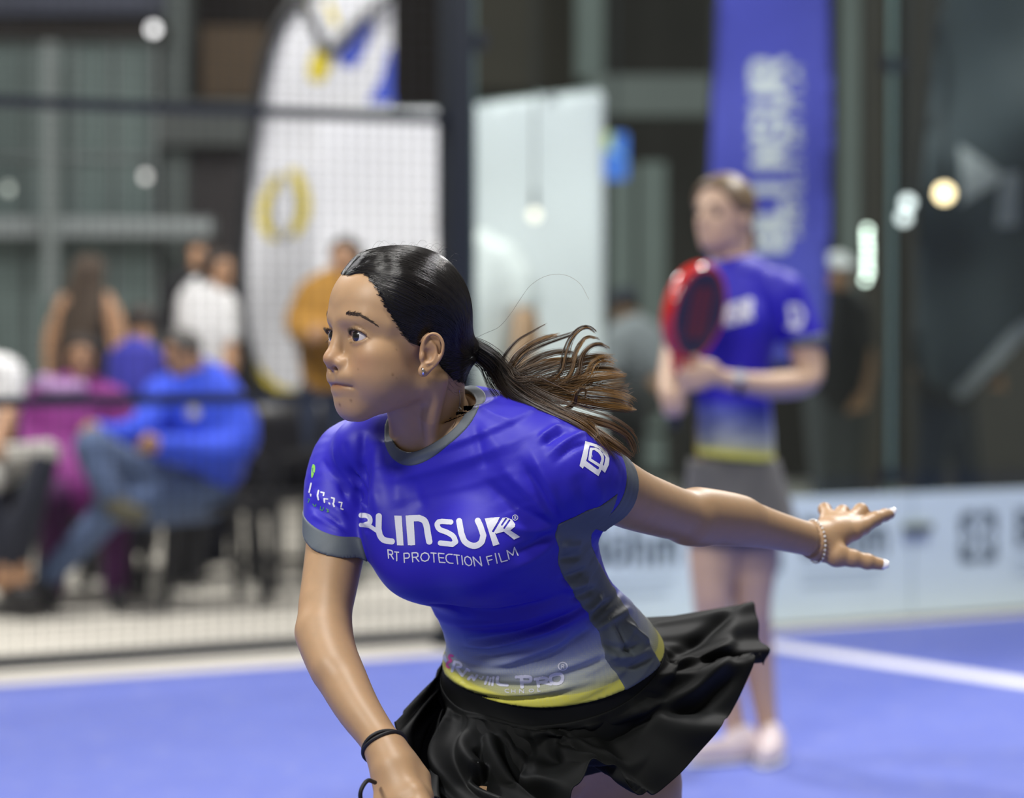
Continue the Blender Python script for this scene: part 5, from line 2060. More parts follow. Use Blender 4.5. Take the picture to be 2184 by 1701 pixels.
M_EYE = eye_material()
for s in (1, -1):
    c = EYE_C * np.array([s, 1, 1])
    g = unit([0.26 - 0.04 * s, 1.0, 0.015])
    q = np.array(Vector(g).to_track_quat('Z', 'Y').to_matrix())
    ph = np.linspace(0, math.pi, 48)
    nn = 48
    vv = np.array([(math.sin(p) * math.cos(a), math.sin(p) * math.sin(a), math.cos(p)) for p in ph for a in np.linspace(0, 2 * math.pi, nn, endpoint=False)])
    ang = np.repeat(ph, nn)
    rad = EYE_R + 0.0007 * np.exp(-(ang / 0.40) ** 4)
    w = from_head(c + (vv * rad[:, None]) @ q.T)
    ff = [(i * nn + j, i * nn + (j + 1) % nn, (i + 1) * nn + (j + 1) % nn, (i + 1) * nn + j) for i in range(47) for j in range(nn)]
    me = make_mesh('eye', w, ff)
    attr(me, 'gaze', ang / 1.05)
    link('eye', me, M_EYE, PLAYER, label='dark brown eye')

M_BROW = simple('brow_hair', (0.075, 0.052, 0.038), 0.8)
core_world = lambda p: head_sdf(to_head(p))


def to_local_hits(px):
    return to_head(good(hits(px, core_world, 3.6, 4.0)))


def settle(v, lift=0.0):
    e = 0.0008
    tet = np.array([(1, 1, 1), (1, -1, -1), (-1, 1, -1), (-1, -1, 1)], float)
    for _ in range(4):
        s = [head_sdf(v + t * e) for t in tet]
        g = sum(t[None] * ss[:, None] for t, ss in zip(tet, s))
        g /= np.maximum(nrm(g), 1e-9)[:, None]
        v = v - g * (sum(s) / 4 - lift)[:, None]
    return v, g


brow = to_local_hits([(737, 668), (748, 669), (765, 671), (783, 680), (804, 693)])
r_ = np.random.default_rng(21)
wid = [.0034, .0046, .0044, .0030, .0008]
NB = 260
tt = r_.uniform(0, 1, NB) ** 0.9
c = catmull(brow, 60)
base = np.stack([np.interp(tt, np.linspace(0, 1, 60), c[:, i]) for i in range(3)], 1)
up = r_.uniform(-1, 1, NB) * np.interp(tt, np.linspace(0, 1, 5), wid) * 0.5
tan = np.gradient(c, axis=0)
tan /= nrm(tan)[:, None]
tg = np.stack([np.interp(tt, np.linspace(0, 1, 60), tan[:, i]) for i in range(3)], 1)
base = base + up[:, None] * np.array([0, 0, 1.0])
dirn = tg + np.array([0, 0, 1.0]) * (0.55 * (1 - tt) - 0.10 - 0.5 * up / 0.003 * tt)[:, None] + r_.normal(0, .20, (NB, 3))
dirn /= nrm(dirn)[:, None]
L = r_.uniform(.0035, .0070, NB) * np.interp(tt, [0, .8, 1], [1, 1, .6])
for s in (1, -1):
    mb = MB()
    P0, _ = settle(base, 0.0001)
    P1, _ = settle(base + dirn * (L * .5)[:, None], 0.0005)
    P2, _ = settle(base + dirn * L[:, None], 0.0006)
    for a, b, d in zip(P0, P1, P2):
        m_ = np.array([s, 1, 1])
        mb.tube(from_head(np.array([a, b, d]) * m_), [.00017, .00015, .00004], n=3, caps=False)
    mb.build('eyebrow', M_BROW, PLAYER)
    lash = MB()
    for az in np.linspace(-0.80, 1.24, 46):
        u, lo = lid_curves(np.array([az]))
        el = float(u[0]) - 0.02
        out = np.array([math.sin(az) * math.cos(el), math.cos(az) * math.cos(el), math.sin(el)])
        p0 = EYE_C + out * (LID_R + 0.0002)
        ln = .0078 * (0.65 + 0.45 * (az + .8) / 2.0) * r_.uniform(.85, 1.1)
        d1 = unit(out + np.array([0.25 * az, 0.2, 0.05]))
        d2 = unit(d1 + np.array([0.1 * az, 0, 0.9]))
        lash.tube(from_head(np.array([p0, p0 + d1 * ln * .5, p0 + d1 * ln * .55 + d2 * ln * .5]) * np.array([s, 1, 1])), [.00034, .00026, .00005], n=3, caps=False)
    for az in np.linspace(-0.45, 1.1, 15):
        u, lo = lid_curves(np.array([az]))
        el = float(lo[0]) + 0.02
        out = np.array([math.sin(az) * math.cos(el), math.cos(az) * math.cos(el), math.sin(el)])
        p0 = EYE_C + out * LID_R
        d1 = unit(out + np.array([0.2 * az, 0.1, -0.5]))
        lash.tube(from_head(np.array([p0, p0 + d1 * .0022, p0 + d1 * .0040]) * np.array([s, 1, 1])), [.00011, .00009, .00003], n=3, caps=False)
    # dark lash line along the upper lid
    al = np.linspace(-0.85, 1.28, 40)
    pl = []
    for az in al:
        u, lo = lid_curves(np.array([az]))
        el = float(u[0]) - 0.015
        pl.append(EYE_C + np.array([math.sin(az) * math.cos(el), math.cos(az) * math.cos(el), math.sin(el)]) * (LID_R - 0.0001))
    lash.tube(from_head(np.array(pl) * np.array([s, 1, 1])), .00042, n=5)
    lash.build('eyelashes', M_BROW, PLAYER)

M_SILVER = simple('silver', (0.80, 0.80, 0.82), 0.16, 1.0, var=0.05)
M_GOLD = simple('gold', (0.80, 0.58, 0.22), 0.22, 1.0, var=0.08)
M_STONE = simple('clear_stone', (0.85, 0.84, 0.80), 0.08, 0.0, var=0.05, spec=1.0)


def ring_points(c, axis, r, n=28, a0=0, a1=2 * math.pi, squash=1.0):
    q = np.array(Vector(axis).to_track_quat('Z', 'Y').to_matrix())
    return [c + q @ np.array([r * math.cos(a), squash * r * math.sin(a), 0]) for a in np.linspace(a0, a1, n)]


lobe = hit(902, 788, core_world, 3.6, 4.0)
if lobe is None:
    lobe = from_head([0.078, 0.004, -0.046])
mb = MB()
mb.tube(ring_points(lobe + np.array([-.0005, -.001, -.0022]), unit([1, 0.25, 0.1]), .0036), .0014, n=8)
mb.build('earring', M_SILVER, PLAYER, smooth=True, label='small silver hoop earring with stones')

# fine chain round the neck, its clasp showing beside the collar
mb = MB()
neck_pts = good(hits(((979, 832), (981, 845), (981, 858), (979, 872), (976, 884), (971, 897), (964, 912)), skin_sdf, 3.6, 4.0))
if len(neck_pts) > 2:
    c = catmull(neck_pts, 40) + np.array([0, -.0008, 0])
    mb.tube(c, .00045, n=5)
    mb.tube(ring_points(neck_pts[min(3, len(neck_pts) - 1)] + np.array([0, -.0015, 0]), unit([0.3, 1, 0.2]), .0026, 16), .0006, n=6)
    mb.build('necklace', M_SILVER, PLAYER, smooth=True, label='thin silver neck chain with a ring clasp')

# bracelet on her left wrist: stones on a gold chain
wc, wa = P(1736, 1150, 4.178), unit(P(1775, 1146, 4.20) - P(1700, 1143, 4.155))
wa = unit(wa + np.array([0.10, -0.25, 0.12]))
q = np.array(Vector(wa).to_track_quat('Z', 'Y').to_matrix())
mb, st = MB(), MB()
ring = []
for a in np.linspace(0, 2 * math.pi, 61):
    d = q @ np.array([math.cos(a), math.sin(a), 0])
    t_ = 0.012
    for _ in range(40):
        dd = float(limb_sdf((wc + d * t_)[None])[0])
        if dd > 0.0012:
            break
        t_ += max(0.0004, (0.0014 - dd) * 0.8)
    ring.append(wc + d * t_)
ring = np.array(ring)
mb.tube(ring, .0007, n=6)
BR = mb.build('bracelet', M_GOLD, PLAYER, smooth=True, label='fine gold bracelet of clear stones on the outstretched wrist')
for k in range(0, 60, 2):
    p_ = ring[k]
    o_ = unit(p_ - wc)
    st.lathe([(.0004, -.0013), (.0016, -.0004), (.0016, .0005), (.0006, .0012)], p_ + o_ * .0006, np.array(Vector(o_).to_track_quat('Z', 'Y').to_matrix()), n=7)
st.build('stones', M_STONE, BR, kind='stuff')

# black band on her right wrist
bc, ba = P(822, 1590, 3.667), unit(P(842, 1640, 3.648) - P(799, 1562, 3.682))
ba = unit(ba + np.array([-0.15, 0.0, 0.12]))
q = np.array(Vector(ba).to_track_quat('Z', 'Y').to_matrix())
mb = MB()
ring = []
for a in np.linspace(0, 2 * math.pi, 49):
    d = q @ np.array([math.cos(a), math.sin(a), 0])
    t_ = 0.012
    for _ in range(40):
        dd = float(limb_sdf((bc + d * t_)[None])[0])
        if dd > 0.001:
            break
        t_ += max(0.0004, (0.0012 - dd) * 0.8)
    ring.append(bc + d * t_)
ring = np.array(ring)
tw = np.linspace(0, 2 * math.pi, 49)
mb.tube(ring + ba * (0.0020 * np.sin(tw * 2))[:, None] - ba * .001, .0022, n=8)
mb.tube(ring - ba * (0.0020 * np.sin(tw * 2))[:, None] + ba * .001, .0022, n=8)
mb.build('wrist_band', simple('black_hair_elastic', (0.008, 0.008, 0.009), 0.6), PLAYER, smooth=True, label='twisted black elastic on the lowered wrist')

M_NAIL = simple('white_nail_polish', (0.86, 0.86, 0.90), 0.12, var=0.02, spec=0.7)


def nail(tip, back, up, w, l):
    ax = unit(np.asarray(tip) - back)
    up = unit(up - (up @ ax) * ax)
    sd = np.cross(ax, up)
    n = 10
    vs, fs = [], []
    for i in range(n + 1):
        for j in range(n + 1):
            u, v_ = i / n, j / n * 2 - 1
            wd = w * (0.82 + 0.18 * math.sin(math.pi * min(1, u * 1.2))) * (1 - 0.35 * max(0, u - 0.75) / 0.25)
            vs.append(np.asarray(tip) + ax * (l * (u - 0.62)) + sd * (wd * math.sin(v_ * 1.15)) + up * (wd * (math.cos(v_ * 1.15) - 1) * 0.9 + 0.0008 - 0.0012 * (u - 0.5) ** 2))
    fs = [(i * (n + 1) + j, i * (n + 1) + j + 1, (i + 1) * (n + 1) + j + 1, (i + 1) * (n + 1) + j) for i in range(n) for j in range(n)]
    me = make_mesh('fingernail', np.array(vs), fs)
    o = link('fingernail', me, M_NAIL, PLAYER, label='white painted fingernail')
    m = o.modifiers.new('thickness', 'SOLIDIFY')
    m.thickness, m.offset = 0.0012, 0


th_ = PR([r[0] for r in LH['thumb']])
ix_ = PR([r[0] for r in LH['index']])
nail(th_[4] + unit([-.1, -1, .35]) * .0070 + unit(th_[4] - th_[3]) * .004, th_[3], np.array([-.1, -1, .35]), .0074, .0170)
nail(ix_[4] + unit([.2, -.55, .8]) * .0066 + unit(ix_[4] - ix_[3]) * .003, ix_[3], np.array([.2, -.55, .8]), .0062, .0135)


# ------------------------------------------------------------------ printing on the jersey
DG = bpy.context.evaluated_depsgraph_get()


def bvh_of(objs):
    vs, fs, n = [], [], 0
    for o in objs:
        me = o.data
        a = np.zeros(len(me.vertices) * 3, np.float32)
        me.vertices.foreach_get('co', a)
        vs += [tuple(q) for q in a.reshape(-1, 3)]
        fs += [tuple(i + n for i in p.vertices) for p in me.polygons]
        n += len(me.vertices)
    return BVHTree.FromPolygons(vs, fs)


JERSEY_BVH = bvh_of([o for o in SHIRT.children if o.name.startswith(('side', 'collar', 'cuff'))] + [SHIRT])


def decal(name, shapes, mat, parent, origin, scale, cell=0.62, bvh=None, lift=0.0004, label=None, depth=3.4):
    """Print a flat design onto a garment: every cell is carried to the cloth along the measured line of sight."""
    bvh = bvh or JERSEY_BVH
    pts = np.concatenate([np.array(s[1], float) for s in shapes if s[0] in ('poly', 'stroke')])
    pad = max([s[2] for s in shapes if s[0] == 'stroke'] + [2]) / 2 + 2
    lo, hi = pts.min(0) - pad, pts.max(0) + pad
    st = cell * scale
    nx, ny = int((hi[0] - lo[0]) / st) + 2, int((hi[1] - lo[1]) / st) + 2
    gx, gy = np.meshgrid(np.arange(nx), np.arange(ny), indexing='ij')
    G = np.stack([lo[0] + gx * st, lo[1] + gy * st], -1).reshape(-1, 2)
    d = shape_d(G, shapes).reshape(nx, ny)
    # pull vertices just outside the outline onto it
    gr = np.stack(np.gradient(d, st), -1)
    gl = np.maximum(np.linalg.norm(gr, axis=-1), 0.3)
    near = np.abs(d) < st * 0.75
    Gs = G.reshape(nx, ny, 2) - np.where(near[..., None], gr / gl[..., None] ** 2 * d[..., None], 0)
    ok = d < st * 0.75
    cells = ok[:-1, :-1] & ok[1:, :-1] & ok[1:, 1:] & ok[:-1, 1:]
    cells &= (d[:-1, :-1] + d[1:, :-1] + d[1:, 1:] + d[:-1, 1:]) / 4 < st * 0.15
    use = np.zeros((nx, ny), bool)
    use[:-1, :-1] |= cells; use[1:, :-1] |= cells; use[1:, 1:] |= cells; use[:-1, 1:] |= cells
    idx = -np.ones((nx, ny), int)
    vs = []
    for i, j in zip(*np.nonzero(use)):
        u = Gs[i, j] / scale + origin
        a, b = P(u[0], u[1], depth), P(u[0], u[1], depth + 1.0)
        dr = Vector(b - a).normalized()
        loc, nor, k, _ = bvh.ray_cast(Vector(a), dr, 3.0)
        if loc is None:
            continue
        if nor.dot(dr) > 0:
            nor = -nor
        idx[i, j] = len(vs)
        vs.append(np.array(loc) - np.array(dr) * lift * 0.7 + np.array(nor) * lift * 0.6)
    vs = np.array(vs)
    q = np.stack([idx[:-1, :-1], idx[1:, :-1], idx[1:, 1:], idx[:-1, 1:]], -1)[cells]
    q = q[(q >= 0).all(1)]
    # no cells stretched across a step in depth
    e = np.max([nrm(vs[q[:, a]] - vs[q[:, b]]) for a, b in ((0, 1), (1, 2), (2, 3), (3, 0), (0, 2))], 0)
    q = q[e < 0.008]
    if len(q) == 0:
        return None
    return link(name, make_mesh(name, vs, q), mat, parent, label=label)


M_PRINT = simple('white_print', (0.66, 0.67, 0.74), 0.6, var=0.05, scale=400)
M_PRINT_PINK = simple('pink_print', (0.80, 0.06, 0.28), 0.6)
M_PRINT_GREEN = simple('green_print', (0.22, 0.55, 0.06), 0.6)
M_PRINT_DGREEN = simple('dark_green_print', (0.05, 0.22, 0.08), 0.6)

# main lettering, traced from an enlargement (5.903 units per pixel, corner 760, 1060)
O1, S1 = np.array([760.0, 1060.0]), 5.903
W1 = 76
big = [
    ('stroke', curve([(60, 228), (128, 232), (170, 262), (168, 320), (110, 348)]), 62), ('stroke', [(60, 348), (110, 348)], 54), ('stroke', curve([(105, 350), (165, 362), (215, 392), (262, 425)]), 50),
    ('stroke', np.vstack([[(284, 238)], curve([(281, 400), (300, 480), (345, 535), (420, 553)], 14), [(448, 556)]]), W1), ('hole', [(300, 120), (300, 200), (240, 200), (240, 120)]),
    ('poly', [(478, 230), (572, 233), (596, 607), (514, 604)]),
    ('stroke', np.vstack([[(692, 566), (672, 266)], curve([(790, 262), (858, 296), (888, 370), (900, 450)], 14), [(920, 556)]]), W1 + 4),
    ('poly', [(620, 230), (720, 226), (742, 602), (650, 604)]),
    ('stroke', np.vstack([[(1190, 312), (1080, 304)], curve([(1040, 310), (1018, 345), (1050, 405), (1140, 440), (1220, 490), (1252, 560)], 18), [(1210, 592), (1060, 576)]]), 66),
    ('stroke', np.vstack([[(1296, 300)], curve([(1322, 450), (1370, 560), (1480, 612), (1570, 570), (1600, 480)], 20), [(1560, 360), (1530, 296)]]), W1),
    ('poly', [(1616, 268), (1700, 256), (1806, 250), (1724, 425), (1740, 438), (1802, 590), (1722, 614)]),
    ('poly', [(1724, 440), (1832, 262), (1888, 252), (1960, 282), (2000, 340), (1994, 372), (1938, 415), (2062, 498), (1984, 532), (1856, 432), (1764, 458)]),
    ('cut', [(1822, 262), (1722, 428)], 26), ('cut', [(1884, 272), (1832, 348)], 22), ('cut', [(1928, 292), (1862, 386)], 22),
]
decal('lettering', big, M_PRINT, SHIRT, O1, S1, label='large white wide letters across the chest, cut off at the armpit')

def word(letters, width):
    """letters: (char, bottom-left, bottom-right of its unit box, height vector)."""
    out = []
    for ch, o, u, h in letters:
        o, u, h = np.array(o, float), np.array(u, float), np.array(h, float)
        for st in GLYPH[ch]:
            out.append(('stroke', [o + u * x + h * y for x, y in st], width))
    return out


sub = word([('R', (408, 765), (75, 14), (-10, -105)), ('T', (486, 795), (62, 6), (-2, -108)), ('P', (606, 818), (88, -6), (-6, -112)), ('R', (712, 812), (96, -6), (-10, -112)), ('O', (812, 808), (132, -6), (-2, -108)), ('T', (948, 812), (80, 6), (-6, -112)),
            ('E', (1048, 816), (100, 8), (-14, -112)), ('C', (1134, 824), (112, 8), (-10, -112)), ('T', (1244, 834), (84, 10), (-14, -112)), ('I', (1334, 845), (60, 0), (-12, -110)), ('O', (1372, 856), (112, 10), (-18, -116)), ('N', (1492, 862), (116, -2), (-22, -112)),
            ('F', (1668, 848), (92, -24), (-30, -98)), ('I', (1766, 830), (60, -10), (-24, -122)), ('L', (1826, 812), (112, -28), (-34, -106)), ('M', (1922, 778), (112, -48), (-36, -104))], 15)
decal('lettering', sub, M_PRINT, SHIRT, O1, S1, cell=0.5, label='thin white words RT PROTECTION FILM under the large letters')
decal('registered_mark', [('stroke', [(1999 + 34 * math.cos(a), 256 + 34 * math.sin(a)) for a in np.linspace(0, 6.2832, 24)], 7), ('stroke', [(1990, 276), (1990, 238), (2006, 238), (2010, 250), (2004, 257), (1990, 257)], 6), ('stroke', [(2000, 257), (2012, 276)], 6)], M_PRINT, SHIRT, O1, S1, cell=0.4)

# lower lettering on the grey fade (6.424 units per pixel, corner 920, 1340)
O2, S2 = np.array([920.0, 1340.0]), 6.424
low = [('stroke', [(196, 300), (165, 258), (140, 300)], 26), ('poly', [(158, 345), (190, 350), (222, 440), (196, 468), (160, 420)]),
       ('stroke', [(285, 580), (322, 455)], 40), ('stroke', curve([(322, 455), (390, 470), (410, 515), (345, 535)]), 34), ('stroke', [(350, 535), (425, 640)], 42),
       ('stroke', [(425, 640), (492, 555)], 36), ('stroke', [(492, 555), (520, 575)], 34), ('stroke', [(510, 690), (560, 640), (585, 700)], 40), ('stroke', [(585, 700), (626, 640)], 36),
       ('stroke', [(660, 670), (690, 690), (712, 655)], 22), ('stroke', [(740, 755), (775, 660)], 34), ('stroke', [(795, 765), (812, 680)], 30), ('stroke', [(838, 772), (852, 665)], 34),
       ('stroke', np.vstack([[(912, 665)], curve([(900, 700), (910, 745), (950, 768)], 10), [(1040, 774)]]), 44),
       ('stroke', np.vstack([[(1165, 662)], curve([(1290, 655), (1360, 668), (1350, 720), (1250, 728)], 14)]), 44), ('stroke', [(1238, 690), (1245, 800)], 50),
       ('stroke', np.vstack([[(1420, 690)], curve([(1530, 670), (1585, 685), (1570, 720), (1490, 735)], 14)]), 40), ('stroke', [(1455, 700), (1470, 790)], 44), ('stroke', [(1510, 735), (1640, 765)], 36),
       ('stroke', curve([(1715, 622), (1640, 650), (1638, 720), (1700, 756), (1775, 735), (1800, 670), (1770, 625), (1715, 622)], 30), 46)]
decal('lettering', low, M_PRINT, SHIRT, O2, S2, label='white words CERAMIC PRO near the hem')
decal('lettering', [('stroke', curve([(290, 372), (255, 365), (246, 400), (272, 440), (225, 470), (215, 510), (240, 532)], 20), 34), ('stroke', [(245, 448), (268, 444)], 24)], M_PRINT_PINK, SHIRT, O2, S2, label='pink letter E of the hem lettering')
decal('registered_mark', [('stroke', [(1800 + 60 * math.cos(a), 515 + 52 * math.sin(a)) for a in np.linspace(0, 6.2832, 30)], 15), ('stroke', [(1785, 545), (1788, 492), (1812, 492), (1816, 510), (1806, 520), (1788, 520)], 11), ('stroke', [(1800, 520), (1818, 545)], 11)], M_PRINT, SHIRT, O2, S2, cell=0.45)
tech = word([('C', (1010, 872), (70, 4), (0, -42)), ('H', (1100, 878), (66, 2), (0, -42)), ('N', (1210, 880), (76, 0), (0, -46)), ('O', (1340, 872), (76, -4), (0, -42)), ('L', (1460, 860), (50, -4), (0, -40))], 11)
decal('lettering', tech, M_PRINT, SHIRT, O2, S2, cell=0.5, label='small faint word under the hem lettering')

# sleeve badge: two nested letters D (10.631 units per pixel, corner 1220, 900)
O3, S3 = np.array([1220.0, 900.0]), 5.0
dd = lambda pts: [((x / 10.631 + 1220 - 1220) * 5.0, (y / 10.631 + 60) * 5.0) for x, y in pts]
badge = [('poly', dd([(268, -40), (300, -210), (420, -175), (560, -130), (700, -60), (800, 50), (845, 180), (835, 320), (745, 510), (665, 440), (598, 586), (272, 360), (245, 415), (168, 352)])),
         ('hole', dd([(370, 0), (398, -110), (470, -95), (600, -40), (690, 40), (758, 160), (720, 350), (650, 300), (640, 270), (660, 150), (620, 60), (540, 0), (470, 20), (455, 155), (640, 275), (600, 430), (575, 432), (318, 240), (345, 150)])),
         ('stroke', dd([(432, -30), (398, 205)]), 30), ('stroke', dd([(398, 205), (620, 345)]), 30), ('stroke', dd([(432, -30), (520, -30), (610, 20), (680, 100), (695, 190), (668, 320)]), 30),
         ('hole', dd([(470, 0), (500, -10), (590, 50), (650, 130), (655, 180), (636, 272), (462, 158)]))]
decal('sleeve_badge', badge, M_PRINT, SHIRT, O3, S3, cell=0.55, label='white nested double D on the sleeve')

# right sleeve: scraps of a club name (7.733 units per pixel, corner 640, 960)
O4, S4 = np.array([640.0, 960.0]), 7.733
decal('lettering', [('stroke', [(184, 545), (150, 690)], 24), ('poly', [(160, 712), (190, 722), (186, 762), (172, 760)]), ('stroke', [(306, 665), (288, 745), (304, 812)], 26), ('stroke', [(345, 690), (395, 700), (385, 745)], 24), ('stroke', [(398, 800), (404, 855)], 26), ('stroke', [(410, 800), (455, 805)], 20),
                    ('stroke', [(478, 868), (490, 885)], 22), ('stroke', [(520, 782), (562, 795), (555, 860), (545, 880), (562, 925)], 26), ('stroke', [(640, 855), (690, 862), (672, 935)], 20), ('stroke', [(672, 960), (705, 975)], 24)], M_PRINT, SHIRT, O4, S4, cell=0.5, label='broken white club letters on the sleeve')
decal('lettering', [('stroke', [(130, 800), (158, 805), (135, 860)], 12), ('stroke', [(212, 885), (235, 918), (258, 920), (262, 890)], 14), ('stroke', [(340, 925), (335, 980), (375, 990), (388, 945)], 14), ('stroke', [(435, 965), (470, 985), (445, 1012), (475, 1015)], 14)], M_PRINT_DGREEN, SHIRT, O4, S4, cell=0.5, label='dark green scraps of a second line')
decal('leaf_emblem', [('poly', curve([(215, 225), (245, 250), (250, 330), (225, 400), (200, 455), (186, 420), (190, 330), (200, 260)], 30).tolist()), ('cut', curve([(215, 290), (210, 350), (240, 385)], 10), 10)], M_PRINT_GREEN, SHIRT, O4, S4, cell=0.5, label='green leaf emblem')
# ================================================================== other figures
def soft_union(parts, k):
    """parts: ('c', [(px, py, Y, r) ...]) limbs through measured points, ('e', (px, py, Y), (rx, ry, rz), yaw) rounded masses."""
    prep = []
    for q in parts:
        if q[0] == 'w':
            prep.append(('c', np.array([q[1], q[2]]), np.array([.05, .055])))
        elif q[0] == 'c':
            a = np.array(q[1], float)
            c = PR(a[:, :3])
            s = catmull(np.column_stack([c, a[:, 3]]), max(3, 4 * (len(a) - 1))) if len(a) > 2 else np.column_stack([c, a[:, 3]])
            prep.append(('c', s[:, :3], np.maximum(s[:, 3], .004)))
        else:
            yaw = math.radians(q[3] if len(q) > 3 else 0)
            R = np.array([[math.cos(yaw), -math.sin(yaw), 0], [math.sin(yaw), math.cos(yaw), 0], [0, 0, 1.0]])
            prep.append(('e', P(*q[1]), q[2], R))
    lo = np.min([(s[1] - s[2][:, None]).min(0) if s[0] == 'c' else s[1] - max(s[2]) for s in prep], 0)
    hi = np.max([(s[1] + s[2][:, None]).max(0) if s[0] == 'c' else s[1] + max(s[2]) for s in prep], 0)

    def f(p):
        d = None
        for s in prep:
            e = chain(p, s[1], s[2]) if s[0] == 'c' else ell(p, s[1], s[2], s[3])
            d = e if d is None else smin(d, e, k)
        return d
    return f, lo - .03, hi + .03


def solid(name, parts, mat, parent, vox=.011, k=.03, cut=None, **kw):
    f, lo, hi = soft_union(parts, k)
    g = f if cut is None else (lambda p: np.maximum(f(p), cut(p)))
    v, q = mesh_sdf(g, lo, hi, vox, project=1)
    return link(name, make_mesh(name, v, q), mat, parent, **kw)


def head_frame(px, py, Y, yaw, pitch=0.0, roll=0.0, scale=1.0):
    """yaw 0 faces the camera, positive turns to screen left."""
    a = math.radians(yaw)
    F = np.array([-math.sin(a), -math.cos(a), 0])
    L = np.array([-F[1], F[0], 0])
    R = np.stack([L, F, ZV], 1)
    R = R @ np.array(Matrix.Rotation(math.radians(-pitch), 3, 'X')) @ np.array(Matrix.Rotation(math.radians(roll), 3, 'Y'))
    return P(px, py, Y), R, scale


def plain_head(v):
    """Skull, jaw, brow, nose, lips, eye hollows and ears, without the finer features."""
    q = np.stack([np.abs(v[:, 0]), v[:, 1], v[:, 2]], 1)
    d = ell(q, (0, 0, .024), (.0735, .0815, .080))
    d = smin(d, ell(q, (0, .033, -.028), (.057, .053, .062)), .02)
    d = smin(d, cone(q, (.042, 0, -.06), (.010, .060, -.087), .017, .017), .024)
    d = smin(d, ell(q, (0, .060, -.060), (.030, .030, .024)), .016)
    d = smin(d, chain(q, [(0, .081, .015), (.038, .069, .018)], [.008, .008]), .012)
    d = smax(d, -ell(q, (.029, .096, 0), (.015, .014, .009)), .012)
    d = smin(d, cone(q, (0, .084, .010), (0, .098, -.028), .008, .011), .008)
    d = smin(d, ell(q, (.010, .088, -.034), (.008, .010, .008)), .006)
    d = d + .0025 * np.exp(-((v[:, 2] + .061) / .002) ** 2) * (q[:, 0] < .025) * (v[:, 1] > .04)
    d = smin(d, ell(q, (.076, .000, -.020), (.007, .018, .028)), .006)
    d = smin(d, chain(v, [(0, -.028, -.03), (0, -.034, -.14)], [.053, .056]), .016)
    return d


def add_head(parent, frame, skin, hair, style='short', vox=.008, name='head', face=None):
    """Hair and eyes of a figure."""
    O, R, s = frame
    line = [(.10, .13), (.090, .085), (.070, .072), (.052, .030), (.030, .004), (.012, .002), (-.010, .006), (-.02, -.03), (-.04, -.058), (-.15, -.058), (-.15, .13)]
    def h(p):
        w = (p - O) @ R / s
        d = ell(w, (0, 0, .024), (.0735, .0815, .080))
        d = smin(d, ell(w, (0, .033, .030), (.060, .056, .054)), .02) - .010
        d = smax(d, sd_poly(w[:, 1:3], line), .006)
        if style == 'tail':
            d = smin(d, chain(w, [(0, -.08, -.02), (0, -.11, -.06), (0, -.10, -.14)], [.024, .024, .012]), .02)
        if style == 'long':
            d = smin(d, chain(w, catmull([(.055, -.02, .02), (.075, -.04, -.08), (.08, -.08, -.20), (.06, -.11, -.34)], 10), np.linspace(.035, .045, 10)), .03)
            d = smin(d, chain(w, catmull([(-.055, -.02, .02), (-.075, -.04, -.08), (-.08, -.08, -.20), (-.06, -.11, -.34)], 10), np.linspace(.035, .045, 10)), .03)
            d = smin(d, chain(w, catmull([(0, -.07, .02), (0, -.10, -.12), (0, -.13, -.38)], 10), np.linspace(.05, .045, 10)), .04)
        if style == 'bob':
            for sg in (1, -1):
                d = smin(d, chain(w, [(sg * .062, -.01, .03), (sg * .078, -.01, -.06), (sg * .070, -.02, -.10)], [.03, .028, .018]), .02)
            d = smin(d, chain(w, [(0, -.07, .0), (0, -.08, -.10)], [.045, .035]), .02)
        return d * s
    v, q = mesh_sdf(h, O - .42 * s, O + .18 * s, vox, project=1)
    link('hair', make_mesh('hair', v, q), hair, parent)
    # eyes and brows as darker small forms
    if face:
        for sg in (1, -1):
            m = MB()
            t = np.linspace(.05, math.pi - .05, 8)
            m.lathe([(.0125 * s * math.sin(a), -.0125 * s * math.cos(a)) for a in t], O + R @ (np.array([sg * .029, .0685, -.001]) * s), n=12)
            m.build('eye', face, parent, smooth=True)
            m = MB()
            m.tube(np.array([O + R @ (np.array([sg * x, y, z]) * s) for x, y, z in ((.013, .0895, .0155), (.028, .0855, .0195), (.045, .070, .0145))]), [.0022 * s, .0026 * s, .001 * s], n=6)
            m.build('eyebrow', hair, parent)


def skin_mesh(frame, parts, k, vox):
    """Head, neck and all bare limbs as one surface."""
    O, R, s = frame
    f, lo, hi = soft_union(parts, k)

    def g(p):
        d = f(p)
        m = nrm(p - O) < .34 * s
        if m.any():
            d[m] = smin(d[m], plain_head((p[m] - O) @ R / s) * s, .02)
        return d
    return mesh_sdf(g, np.minimum(lo, O - .2 * s), np.maximum(hi, O + .17 * s), vox, project=1)


M_SKIN2 = simple('fair_skin', (0.56, 0.375, 0.25), 0.5, var=0.05, scale=40)
M_SKIN3 = simple('warm_skin', (0.42, 0.235, 0.130), 0.5, var=0.06, scale=40)
M_FAIRHAIR = simple('light_brown_hair', (0.155, 0.105, 0.055), 0.45, var=0.25, scale=120)
M_DARKHAIR = simple('dark_brown_hair', (0.022, 0.015, 0.011), 0.45, var=0.3, scale=120)
M_GREYHAIR = simple('greying_hair', (0.060, 0.055, 0.050), 0.55, var=0.3, scale=120)
M_EYE2 = simple('dark_eye', (0.030, 0.022, 0.018), 0.2)

